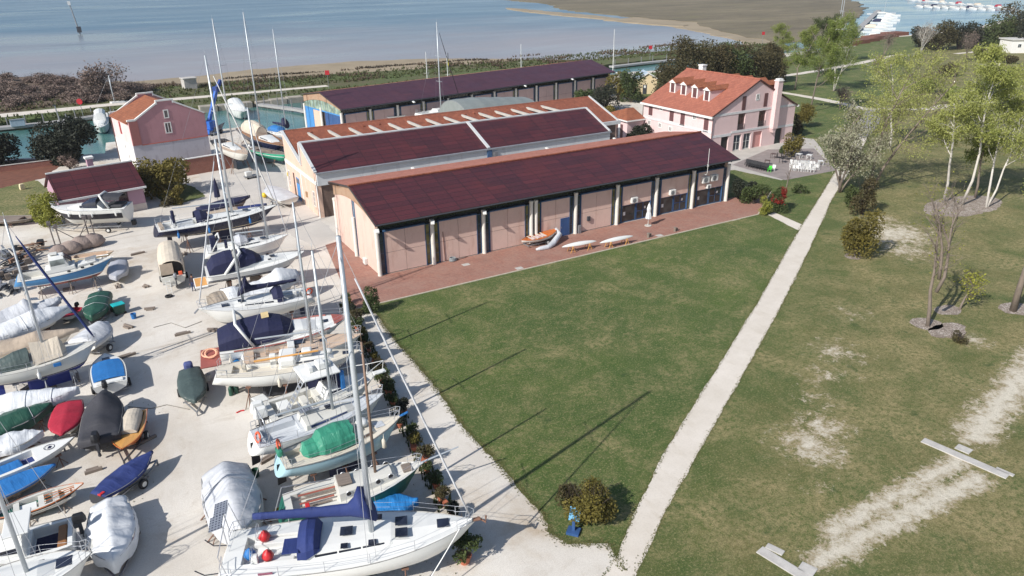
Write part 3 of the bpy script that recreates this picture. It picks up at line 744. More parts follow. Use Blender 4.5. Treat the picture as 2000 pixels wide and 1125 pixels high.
# roofs
def slab(mb, xa, xb, y0, z0, y1, z1, th=.12):
    mb.prism([(y0, z0), (y1, z1), (y1, z1+th), (y0, z0+th)], xa, xb, ax='x')
b = MB(); slab(b, .1, L1-.02, -.2, 5.78, 6.1, 8.36); ro = b.build('roof', PANEL, t)
b = MB(); b.box(24.6, 0, 0, 25.0, .01, .01)
b = MB(); b.beam((24.4, -.25, 5.95), (24.4, 6.1, 8.55), .45, .14); b.beam((L1, -.25, 5.93), (L1, 6.1, 8.53), .3, .16); b.box(0, 5.95, 8.36, L1+.1, 6.45, 8.56); b.build('roof_coping', M('pale_coping', lin(196, 198, 198), .7, .1), ro)
b = MB(); slab(b, .1, L2-.05, 6.6, 5.68, 14.6, 8.42, .1); r2 = b.build('roof', TILE_A, t)
b = MB(); b.box(.1, 14.55, 8.42, L2, 15.1, 8.56); b.build('ridge_tile', TILE_A, r2)
b = MB(); b.beam((L2-.02, 6.4, 5.78), (L2-.02, 14.7, 8.6), .3, .16); b.box(L1+.3, 6.2, 5.2, L2+.4, 6.55, 5.75); b.build('roof_coping', M('pale_coping', lin(196, 198, 198), .7, .1), r2)
b = MB(); slab(b, .1, L2-.05, 15.1, 8.42, W2+.3, 8.0, .1); b.build('rear_roof', TILE_A, t)
BEAMM = M('pale_concrete_beam', lin(184, 180, 172), .8, .15, 1.5)
for k, x in enumerate((26.9, 29.8, 32.85, 35.85, 38.85, 41.85, 44.85, 47.85, 50.85, 53.85, 56.75, 59.7, 62.6, 65.4)):
    b = MB(); b.box(x-23.8, 6.46, 7.9, x-23.8+.3, 13.4, 8.22); b.build('roof_beam', BEAMM, t)
for x in (3.5, 11.2, 13.6, 27.6, 29.2): 
    b = MB(); b.box(x, 13.3, 8.0, x+.28, 13.6, 8.28); b.build('vent_tile', TILE_A, t)
b = MB(); b.box(24.05, -.5, 3.9, 24.75, -.32, 5.7); b.build('downpipe', BLUEF, t)
b = MB(); b.box(25.0, -.55, 4.6, 25.6, -.31, 5.4); b.build('fan_box', GREYM, t, bevel=.05)

# ------------------------------------------------------------------ rose guest house
HX0, HX1, HY0, HY1 = 88.6, 108.1, 87.0, 104.2
t = thing('guest_house', 'large rose house with orange tiled roof, dormers and tall chimney', 'building', (HX0, HY0, 0))
W, Dp, ZW, ZRg = HX1-HX0, HY1-HY0, 6.55, 11.45
xm = W/2+.1
PINKL = PINK2
b = MB()
b.prism([(0, 0), (W, 0), (W, ZW-.2), (xm, ZRg-.25), (0, ZW-.2)], .3, Dp, ax='y')
b.build('wall', PINKL, t)
# front wall with real recesses: pieces round the openings
def wallpieces(xs0, xs1, z0, z1, holes):
    m = MB()
    xs = sorted({xs0, xs1, *[h[0] for h in holes], *[h[2] for h in holes]})
    zs = sorted({z0, z1, *[h[1] for h in holes], *[h[3] for h in holes]})
    for xa, xb in zip(xs, xs[1:]):
        for za, zb in zip(zs, zs[1:]):
            cx, cz = (xa+xb)/2, (za+zb)/2
            if any(h[0] < cx < h[2] and h[1] < cz < h[3] for h in holes): continue
            m.box(xa, 0, za, xb, .299, zb)
    return m
holes = [(2.3, 0, 4.0, 2.75), (5.2, 0, 7.0, 2.75), (7.5, 0, 9.3, 2.75), (9.8, 0, 11.9, 2.75), (15.2, 0, 16.9, 2.7), (5.75, 3.5, 7.4, 6.2), (10.6, 3.5, 12.3, 6.2)]
wallpieces(0, W, 0, ZW-.2, holes).build('front_wall', PINKL, t)
b = MB(); b.prism([(0.02, ZW-.2), (W-.02, ZW-.2), (xm, ZRg-.27)], 0, .299, ax='y'); b.build('gable_wall', PINKL, t)
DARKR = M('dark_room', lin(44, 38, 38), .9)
for h in holes:
    if h[0] in (9.8,): 
        b = MB(); b.box(h[0]+.004, .24, h[1]+.004, h[2]-.004, .298, h[3]-.004); b.build('recess', m_plaster('recess_rose_plaster', lin(206, 150, 144), lin(180, 130, 124), .3), t); continue
    if h[0] in (5.2, 7.5): win(t, 'x', .24, h[0]+.05, .05, h[2]-.05, 2.7, GLASS, WHITE, .08, -1, (1, 1), 'glazed_door')
    elif h[1] > 3: win(t, 'x', .24, h[0]+.02, 3.52, h[2]-.02, 6.15, m_glass('balcony_pane', lin(66, 48, 50)), BROWNS, .1, -1, (1, 0), 'balcony_window')
    else:
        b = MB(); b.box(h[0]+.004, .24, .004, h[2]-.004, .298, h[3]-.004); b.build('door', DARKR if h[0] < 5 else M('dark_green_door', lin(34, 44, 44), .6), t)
for x0, x1 in ((5.75, 7.4), (10.6, 12.3)):
    b = MB()
    b.box(x0, -.06, 4.4, x1, -.02, 4.45)
    for k in range(11): b.box(x0+(x1-x0)*k/10-.012, -.055, 3.52, x0+(x1-x0)*k/10+.012, -.03, 4.4)
    b.build('balcony_railing', DGREY, t)
SH = BROWNS
for x0, x1, z0, z1 in ((6.3, 7.1, 6.75, 9.0), (11.4, 12.2, 6.85, 9.05)):
    b = MB(); b.box(x0, -.05, z0, x1, -.002, z1); b.build('shutter', SH, t)
win(t, 'x', -.001, 9.4, 8.05, 10.2, 9.1, GLASS, WHITE, .12, -1, (1, 0))
b = MB()
b.box(-.05, -.07, 6.25, W+.05, -.003, 6.62)
for xa, xb, z in ((-.04, 4.4, 3.05), (4.4, W-4.6, 3.32), (W-4.6, W+.04, 2.98)): b.box(xa, -.06, z-.22, xb, -.003, z+.16)
b.box(1.9, -.062, 2.76, 4.39, -.003, 2.829)
b.box(-.07, 0, 3.55, -.003, Dp, 3.95)
b.build('string_course', M('pale_grey_band', lin(208, 206, 206), .7, .08), t)
# left wall openings (local y along the wall)
q6 = lambda x, y: (1240+x/5.6235, 110+y/5.6235)
for px, tall in (((175, 583), 1), ((290, 570), 0), ((405, 645), 1), ((525, 680), 1), ((655, 670), 0), ((783, 750), 1), ((160, 725), 2), ((275, 757), 2), ((390, 797), 2)):
    p = PX(*q6(*px), HX0); yl = p.y-HY0; zc = p.z
    if tall == 1:
        b = MB(); b.box(-.05, yl-.5, zc-1.05, -.002, yl+.5, zc+1.05); s_ = b.build('shutter', SH, t)
        b = MB(); b.box(-.07, yl-.62, zc-1.2, -.003, yl+.62, zc-1.06); b.build('sill', WHITE, s_)
        b = MB(); b.box(-.04, yl-.66, zc+1.051, -.003, yl+.66, zc+1.25); b.build('lintel', WHITE, s_)
    else:
        win(t, 'y', -.001, yl-.42, zc-.45, yl+.42, zc+.45, m_glass('bright_pane', lin(96, 88, 88)), WHITE, .14, -1, (1, 0))
# roof
def gable_roof(t, xa, xb, x_m, ya, yb, ze, zr, mat, ov=.5, th=.2):
    b = MB(); dz = (zr-ze)/(x_m-xa)
    b.prism([(xa-ov, ze-ov*dz), (x_m, zr), (xb+ov, ze-ov*dz), (xb+ov, ze-ov*dz+th), (x_m, zr+th), (xa-ov, ze-ov*dz+th)], ya, yb, ax='y')
    return b.build('roof', mat, t)
ro = gable_roof(t, 0, W, xm, -.15, Dp+.3, ZW-.12, ZRg-.2, TILE_B, .45)
b = MB(); b.tube([(xm, -.15, ZRg+.03), (xm, Dp+.3, ZRg+.03)], .14, 8); b.build('ridge_tile', TILE_B, ro)
b = MB(); sl_ = (ZRg-ZW)/xm
b.beam((-.5, -.2, ZW-.32), (xm, -.2, ZRg-.1), .1, .2); b.beam((xm, -.2, ZRg-.1), (W+.5, -.2, ZW-.32), .1, .2); b.build('verge_board', M('dark_verge', lin(74, 46, 44), .7), ro)
b = MB(); b.box(-.62, -.3, ZW-.5, -.3, Dp+.4, ZW-.18); b.build('eaves_cornice', WHITE, ro)
b = MB(); b.box(W+.3, -.3, ZW-.5, W+.62, Dp+.4, ZW-.18); b.build('eaves_cornice', WHITE, ro)
b = MB(); b.tube([(-.1, -.12, 0), (-.1, -.12, ZW-.4)], .06, 6); b.tube([(-.1, Dp+.1, 0), (-.1, Dp+.1, ZW-.4)], .06, 6); b.build('downpipe', M('brown_downpipe', lin(96, 70, 66), .6), t)
b = MB(); b.box(xm+.6, Dp-3.2, ZRg-1, xm+1.5, Dp-2.2, ZRg+.75); b.box(xm+.5, Dp-3.3, ZRg+.75, xm+1.6, Dp-2.1, ZRg+.95); b.build('chimney', WHITEP, t)
# tall street side chimney
b = MB(); b.box(13.5, -.85, 3.0, 14.6, -.01, 10.9); b.prism([(13.5, 3.0), (14.6, 3.0), (14.3, 2.3), (13.8, 2.3)], -.7, -.01, ax='y'); ch = b.build('chimney', PINK2, t)
b = MB(); b.box(13.4, -.95, 10.9, 14.7, .1, 11.05); b.box(13.55, -.8, 11.05, 14.55, -.05, 11.3); b.build('chimney_cap', WHITEP, ch)
# dormers: front faces at the pixels of their sills
def roofhit(u, v):
    d = ray(u, v); k = sl_
    # z = ZW-.1 + k*(x-HX0)
    s_ = (ZW+.06-H-k*HX0)/(d.z-k*d.x)
    return CP+d*s_
for i, (px, pn) in enumerate((((410, 398), 0), ((530, 425), 1), ((652, 457), 1), ((783, 490), 1))):
    p = roofhit(*q6(*px)); x0 = p.x-HX0+.05; yc = p.y-HY0
    d_ = MB(); zt = p.z+1.75; hw = .72
    xe = x0+(zt-p.z)/sl_
    d_.prism([(x0, p.z-.05), (x0, zt), (xe, zt)], yc-hw, yc+hw, ax='y')
    do = d_.build('dormer', PINK2, t)
    r_ = MB(); xr = x0+(zt+.65-p.z)/sl_
    r_.add([(x0-.25, yc-hw-.2, zt-.02), (x0-.25, yc, zt+.55), (x0-.25, yc+hw+.2, zt-.02), (xr, yc, zt+.55), (xe+.1, yc-hw-.2, zt-.02), (xe+.1, yc+hw+.2, zt-.02),
            (x0-.25, yc-hw-.2, zt+.12), (x0-.25, yc, zt+.7), (x0-.25, yc+hw+.2, zt+.12), (xr+.2, yc, zt+.7), (xe+.3, yc-hw-.2, zt+.12), (xe+.3, yc+hw+.2, zt+.12)],
           [(6, 7, 9, 10), (7, 8, 11, 9), (0, 1, 7, 6), (1, 2, 8, 7), (0, 6, 10, 4), (2, 5, 11, 8)])
    r_.build('dormer_roof', TILE_B2, do)
    g_ = MB(); g_.prism([(yc-hw-.18, zt-.05), (yc+hw+.18, zt-.05), (yc, zt+.52)], x0-.24, x0-.02, ax='x'); g_.box(x0-.06, yc-hw, p.z, x0-.002, yc-hw+.25, zt-.06); g_.box(x0-.06, yc+hw-.25, p.z, x0-.002, yc+hw, zt-.06); g_.build('dormer_trim', WHITE, do)
    s_ = MB(); s_.box(x0-.05, yc-.42, p.z+.12, x0-.003, yc-.02, p.z+1.68); s_.box(x0-.05, yc+.02, p.z+.12, x0-.003, yc+.42, p.z+1.68); s_.build('dormer_shutter', SH, do)
for k in range(4):   # rear dormers just showing their tiles over the ridge
    yc = 1.6+k*3.1; b = MB(); x0 = W-3.3; zt = ZW+1.9+1.7
    b.prism([(yc-.9, zt), (yc+.9, zt), (yc, zt+.65)], xm+1.2, x0+.3, ax='x'); b.box(xm+2, yc-.7, zt-1.9, x0, yc+.7, zt-.001)
    b.build('dormer', TILE_B2, t)
# low annexe
b = MB(); b.box(-3.9, Dp-.3, 0, -.02, Dp+6.5, 3.6); b.build('annexe', PINK2, t)
b = MB(); b.add([(-4.3, Dp-.7, 3.55), (.0, Dp-.7, 3.55), (0, Dp+7, 3.55), (-4.3, Dp+7, 3.55), (-1.6, Dp+3, 5.0), (0, Dp+3, 5.0)], [(0, 1, 5, 4), (0, 4, 3), (3, 4, 5, 2), (0, 3, 2, 1)]); b.build('annexe_roof', TILE_B2, t)
b = MB(); b.box(-4.34, Dp-.74, 3.3, -.03, Dp-.5, 3.54); b.box(-4.34, Dp-.49, 3.3, -4.1, Dp+7, 3.54); b.build('annexe_gutter', WHITE, t)
b = MB(); b.box(-3.95, Dp+.9, .1, -3.902, Dp+1.6, 2.6); b.box(-3.95, Dp+2.3, .1, -3.902, Dp+3.0, 2.6); b.build('annexe_shutter', SH, t)
b = MB(); b.box(-3.94, Dp+1.65, .1, -3.903, Dp+2.25, 2.5); b.build('annexe_door', WHITE, t)

# ------------------------------------------------------------------ old rose house with stepped gable (left)
A2 = R(10.2)
t = thing('gabled_house', 'old rose house with stepped white gables and patchy lower wall by the quay', 'building', (6.15, 124.4, 0), A2)
W, Dp, ZW, ZP = 11.3, 10.0, 8.2, 10.6
b = MB(); b.box(0, .25, 4.8, W, Dp, ZW-.1); b.prism([(0, ZW-.1), (W, ZW-.1), (W/2, ZP-.1)], .25, Dp, ax='y'); b.build('wall', PINK2, t)
b = MB(); b.box(-.02, .26, 0, W+.02, Dp+.02, 4.79); b.build('lower_wall', WHITEP, t)
gp_ = [(0, 4.8), (W, 4.8), (W, ZW+.1), (W/2+1.1, ZP-.05), (W/2+1.1, ZP+.3), (W/2-1.1, ZP+.3), (W/2-1.1, ZP-.05), (.9, ZW+.25), (0, ZW+.25)]
b = MB(); b.prism(gp_, 0, .24, ax='y'); b.build('gable_wall', PINK3, t)
b = MB(); b.prism(gp_, Dp-.2, Dp+.05, ax='y'); b.build('rear_gable', PINK3, t)
b = MB(); b.box(0, -.12, 4.9, 1.25, -.002, ZW+.2); b.build('pilaster', m_plaster('dark_rose_pilaster', lin(166, 108, 104), lin(130, 80, 80), .6), t)
b = MB(); b.box(0, .02, 0, W, .25, 4.79); b.build('shaded_lower_wall', m_plaster('shaded_patchy_render', lin(190, 188, 196), lin(136, 132, 144), .9), t)  # patchy render; its lilac grey has the gable side's shade painted in
b = MB(); b.box(1.3, -.03, 4.7, W, -.001, 4.85); b.build('red_band', M('faded_red_band', lin(190, 110, 100), .8), t)
for y in (-.1, Dp-.25):
    b = MB()
    b.box(-.15, y, ZW+.25, 1.0, y+.4, ZW+.5); b.box(W/2-1.3, y, ZP+.3, W/2+1.3, y+.4, ZP+.52)
    b.beam((1.0, y+.2, ZW+.4), (W/2-1.2, y+.2, ZP+.1), .4, .22); b.beam((W-.0, y+.2, ZW+.25), (W/2+1.2, y+.2, ZP+.1), .4, .22)
    b.box(W/2-1.3, y+.01, ZP-.1, W/2-1.1, y+.39, ZP+.29); b.box(W/2+1.1, y+.01, ZP-.1, W/2+1.3, y+.39, ZP+.29)
    b.build('gable_coping', WHITE, t)
b = MB(); dz = (ZP-ZW)/(W/2)
b.prism([(-.3, ZW-.3*dz), (W/2, ZP), (W+.3, ZW-.3*dz), (W+.3, ZW-.3*dz+.16), (W/2, ZP+.16), (-.3, ZW-.3*dz+.16)], .31, Dp-.26, ax='y'); b.build('roof', TILE_B2, t)
win(t, 'x', -.001, 5.0, 6.0, 6.0, 7.9-.2, m_glass('pane_dark', lin(60, 56, 58)), WHITEP, .14, -1, (1, 0))
win(t, 'x', -.001, 5.2, 8.3, 5.95, 9.6, GLASS, WHITE, .14, -1, (0, 0))
b = MB(); b.box(-.05, 5.0, 5.9, -.002, 5.8, 7.8); b.build('shutter', M('red_shutter', lin(150, 62, 62), .6), t)
for y, z0, z1 in ((4.3, 3.6, 4.4), (3.2, 1.2, 3.0)): win(t, 'y', -.021, y, z0, y+.6, z1, m_glass('pane_grey', lin(110, 110, 112)), WHITEP, .1, -1, (0, 0))
b = MB(); b.tube([(-.1, Dp, 0), (-.1, Dp, ZW)], .06, 6); b.build('downpipe', M('brown_downpipe', lin(96, 70, 66), .6), t)
# brick garden wall and lean-to beside it
t = thing('brick_wall', 'low red brick yard wall with white coping beside the rose house', 'wall', (15.0, 121.6, 0), A2)
b = MB(); b.box(-2.6, 0, 0, 5.3, .3, 2.5); b.box(5.0, .301, 0, 5.3, 5.4, 2.5); b.build('wall', BRICK2, t)
b = MB(); b.box(-2.7, -.08, 2.5, 5.38, .38, 2.62); b.box(4.92, .381, 2.5, 5.38, 5.4, 2.62); b.build('coping', WHITE, t)

# ------------------------------------------------------------------ small mauve cottage
p0 = G(288, 408, 0)
W, Dp, ZW, ZP = 9.6, 8.0, 3.2, 5.6
t = thing('cottage', 'small mauve cottage with dark red roof behind the black motor yacht', 'building', (p0.x-W*math.cos(A2), p0.y-W*math.sin(A2), 0), A2)
b = MB(); b.box(0, 0, .9, W, Dp, ZW); b.prism([(0, ZW), (Dp, ZW), (Dp/2, ZP-.12)], 0, W, ax='x'); b.build('wall', MAUVE, t)
b = MB(); b.box(-.04, -.04, 0, W+.04, Dp+.04, .9); b.build('plinth', m_plaster('stained_plinth', lin(206, 196, 190), lin(170, 150, 140), .5), t)
b = MB(); b.prism([(-.5, ZW-.15), (Dp/2, ZP), (Dp+.5, ZW-.15), (Dp+.5, ZW), (Dp/2, ZP+.15), (-.5, ZW)], -.25, W+.25, ax='x'); ro = b.build('roof', PANEL, t)
b = MB(); b.box(-.3, -.68, ZW-.22, W+.3, -.5, ZW+.02); b.box(-.3, Dp/2-.12, ZP+.1, W+.3, Dp/2+.12, ZP+.26); b.build('gutter', WHITE, ro)
win(t, 'x', -.001, 6.4, 1.4, 7.6, 2.95, m_glass('pane_brown', lin(52, 34, 36)), M('dark_brown_frame', lin(66, 36, 40), .6), .1, -1, (1, 0))
b = MB(); b.box(6.3, -.16, 1.24, 7.75, -.002, 1.38); b.build('sill', WHITE, t)
b = MB(); b.box(4.9, Dp/2+1.6, ZP-1, 5.6, Dp/2+2.3, ZP+.9); ch = b.build('chimney', MAUVE, t)
b = MB(); b.box(4.75, Dp/2+1.45, ZP+.9, 5.75, Dp/2+2.45, ZP+1.15); b.build('chimney_cap', WHITEP, ch)

# ------------------------------------------------------------------ yellow hut, white cabin, tent
p = G(1246, 184); 
t = thing('yellow_hut', 'small cream hut with white gable trim beyond the shed, near the oaks', 'building', (p.x, p.y, 0), R(-28))
b = MB(); b.box(0, 0, 0, 4.6, 6, 3.6); b.prism([(0, 3.6), (4.6, 3.6), (2.3, 4.9)], 0, 6, ax='y'); b.build('wall', CREAM, t)
b = MB(); b.prism([(-.3, 3.45), (2.3, 4.95), (4.9, 3.45), (4.9, 3.6), (2.3, 5.12), (-.3, 3.6)], -.2, 6.2, ax='y'); ro = b.build('roof', M('blue_grey_sheet_roof', lin(170, 184, 196), .4, .2, 2, stretch=(1, 6, 1)), t)
b = MB(); b.beam((-.3, -.26, 3.52), (2.3, -.26, 5.03), .1, .25); b.beam((2.3, -.26, 5.03), (4.9, -.26, 3.52), .1, .25); b.build('gable_trim', WHITE, ro)
b = MB(); b.box(1.1, -.05, 0, 2.1, -.002, 2.3); do = b.build('door', DGREY, t)
b = MB(); b.box(1.35, -.07, 1.5, 1.85, -.051, 2.1); b.build('notice', WHITE, do)
p = G(1973, 104)
t = thing('white_cabin', 'low white flat-roofed cabin at the far edge of the park', 'building', (p.x, p.y, 0), R(-30))
b = MB(); b.box(0, 0, 0, 14, 7, 4.2); b.build('wall', WHITEP, t)
b = MB(); b.box(-.4, -.4, 4.2, 14.4, 7.4, 4.55); b.build('roof', M('pale_flat_roof', lin(196, 194, 190), .8), t)
win(t, 'x', -.001, 2, 1.8, 3.2, 3.0); win(t, 'x', -.001, 6, 1.8, 7.2, 3.0)
c0 = G(900, 232, 0); 
t = thing('boat_tent', 'grey arched membrane boat shelter between the tiled workshop and the long shed', 'tent', (PY(886, 205, 122).x, 116, 0), R(4))
b = MB(); rings = []
for i in range(12):
    x = i*1.45; ring = []
    for k in range(15):
        a = math.pi*k/14
        ring.append((x+.15*math.sin(a), 5.6-5.6*math.cos(a), 2.8+4.3*math.sin(a)**.8*(1-.35*max(0, i/11-.3))+(0.06 if i % 2 else 0)))
    rings.append([(ring[0][0], ring[0][1], 0)]+ring+[(ring[-1][0], ring[-1][1], 0)])
b.loft(rings)
b.add([p for p in rings[0]], [tuple(range(len(rings[0])))])
b.build('membrane', M('grey_tent_membrane', lin(128, 134, 132), .6, .12, 1, .1), t)
b = MB()
for i in (0, 4, 8, 11):
    b.tube([(q[0], q[1], q[2]-.07) for q in rings[i]], .05, 5)
b.build('hoop_frame', GREYM, t)
p = G(372, 176)
t = thing('pump_hut', 'small concrete hut on the embankment beyond the rose house', 'hut', (p.x-1.2, p.y, .25), R(8))
b = MB(); b.box(0, 0, 0, 3.2, 3, 2.6); b.build('wall', CONC, t)
b = MB(); b.box(-.25, -.25, 2.6, 3.45, 3.25, 2.85); b.build('roof', CONC, t)
# ------------------------------------------------------------------ boats: materials
def m_gel(name, col, rough=.28, dirt=.25):
    t = NT(name)
    c = t.mix(t.ramp(t.noise(.6, 6, .65, t.map((.4, 1, 1.6))), .4, .72, 0, dirt), col, tuple(x*.72 for x in col))
    c = t.mix(t.ramp(t.noise(3.5, 7, .8, t.map((1.4, 1, .25))), .58, .78, 0, dirt), c, tuple(x*y for x, y in zip(col, (.66, .62, .55))))
    return t.out(c, t.ramp(t.noise(2, 4), .3, .7, rough, rough+.2))
def m_cloth(name, col, rough=.75, k=1., fold=2.2):
    t = NT(name)
    n1 = t.math('ADD', t.math('MULTIPLY', t.noise(fold*.9, 3, .5, t.map((1.6, .3, .4), (0, 0, R(12))), .8), 1.2), t.noise(fold*.8, 5, .6, t.map((1, 1, 1)), .6))
    c = t.mix(t.ramp(t.noise(.9, 5, .6), .3, .7), tuple(x*.86 for x in col), tuple(min(1, x*1.08) for x in col))
    c = t.mix(t.ramp(t.noise(6, 6, .8), .52, .78, 0, .3), c, tuple(x*.6 for x in col))
    return t.out(c, rough, n1, .5*k, .08)
GW = m_gel('white_gelcoat', lin(226, 226, 222))
GW2 = m_gel('aged_white_gelcoat', lin(212, 210, 202), .4, .5)
CREAMG = m_gel('cream_deck_paint', lin(214, 206, 190), .5, .4)
GREYD = m_gel('pale_grey_deck', lin(196, 200, 204), .5, .4)
NAVYH = m_gel('navy_hull_paint', lin(28, 32, 58), .18, .3)
ICEB = m_gel('ice_blue_hull', lin(168, 200, 210), .35, .4)
SKYB = m_gel('sky_blue_hull', lin(66, 126, 176), .4, .5)
GREENH = m_gel('dark_green_hull', lin(34, 96, 82), .35, .4)
REDB = M('red_antifouling', lin(150, 88, 78), .8, .3, 1.2)
BLUEB = M('blue_antifouling', lin(38, 52, 130), .75, .2, 1.2)
NAVYB = M('navy_antifouling', lin(40, 46, 74), .75, .25, 1.2)
DARKB = M('dark_antifouling', lin(48, 50, 56), .8, .3, 1.2)
NAVYC = m_cloth('navy_canvas', lin(28, 32, 66), .8)
ROYALC = m_cloth('royal_blue_canvas', lin(36, 52, 108), .8)
AZURE = m_cloth('azure_tarpaulin', lin(44, 128, 196), .5, 1.3, 3)
BLUEC2 = m_cloth('bright_blue_cover', lin(40, 112, 178), .6)
WTARP = m_cloth('white_tarpaulin', lin(220, 222, 224), .6, 1.2)
GTARP = m_cloth('pale_grey_tarpaulin', lin(196, 198, 202), .6, 1.2)
BEIGEC = m_cloth('beige_canvas', lin(206, 194, 176), .8)
TAUPEC = m_cloth('taupe_canvas', lin(176, 160, 142), .8)
GREENT = m_cloth('dark_green_tarpaulin', lin(40, 82, 66), .5, 1.3)
GREENT2 = m_cloth('teal_green_tarpaulin', lin(58, 138, 112), .45, 1.4)
BLACKC = m_cloth('charcoal_cover', lin(58, 58, 64), .75)
REDC = m_cloth('crimson_cover', lin(170, 32, 56), .75)
OLIVEC = m_cloth('olive_grey_cover', lin(70, 84, 82), .6, 1.3)
CAMO = m_cloth('mottled_brown_cover', lin(150, 138, 124), .8, 1.4, 5)
TEAK = M('teak_deck', lin(196, 172, 150), .8, .14, 1.5, .1, stretch=(.3, 8, 1))
TEAKD = M('brown_teak', lin(150, 104, 64), .6, .2, 1.5, .1, stretch=(.3, 8, 1))
VARN = M('varnished_orange_wood', lin(188, 104, 48), .28, .2, 2, .05, stretch=(.4, 8, 2))
VARN2 = M('golden_ply', lin(206, 152, 84), .35, .15, 2, .05, stretch=(.4, 6, 2))
OLDWOOD = M('grey_weathered_wood', lin(128, 116, 106), .85, .25, 2, .2, stretch=(.4, 8, 2))
REDDECK = M('red_brown_deck', lin(150, 84, 76), .7, .15, 2)
ALUM = M('silver_aluminium_spar', lin(186, 192, 196), .42, .08, 2, metal=.35)
INOX = M('stainless_tube', lin(196, 198, 202), .3, .05, 2, metal=.6)
WIRE = M('rigging_wire', lin(170, 172, 176), .5, .05, 2, metal=.3)
RUBBER = M('black_rubber', lin(38, 38, 40), .8, .2, 3)
ORANGE = M('orange_life_ring', lin(222, 96, 62), .5, .1, 4)
REDP = M('red_buoy', lin(196, 44, 48), .45, .1, 3)
TINT = m_glass('smoked_acrylic', lin(30, 34, 46), .12)
PANELSOL = m_panels('blue_solar_cells', .16, .16, lin(40, 46, 70), lin(36, 42, 64), lin(150, 156, 166), lin(44, 50, 74), .2)
RUSTM = M('rusty_steel', lin(120, 88, 72), .8, .3, 3)
GALV = GREYM

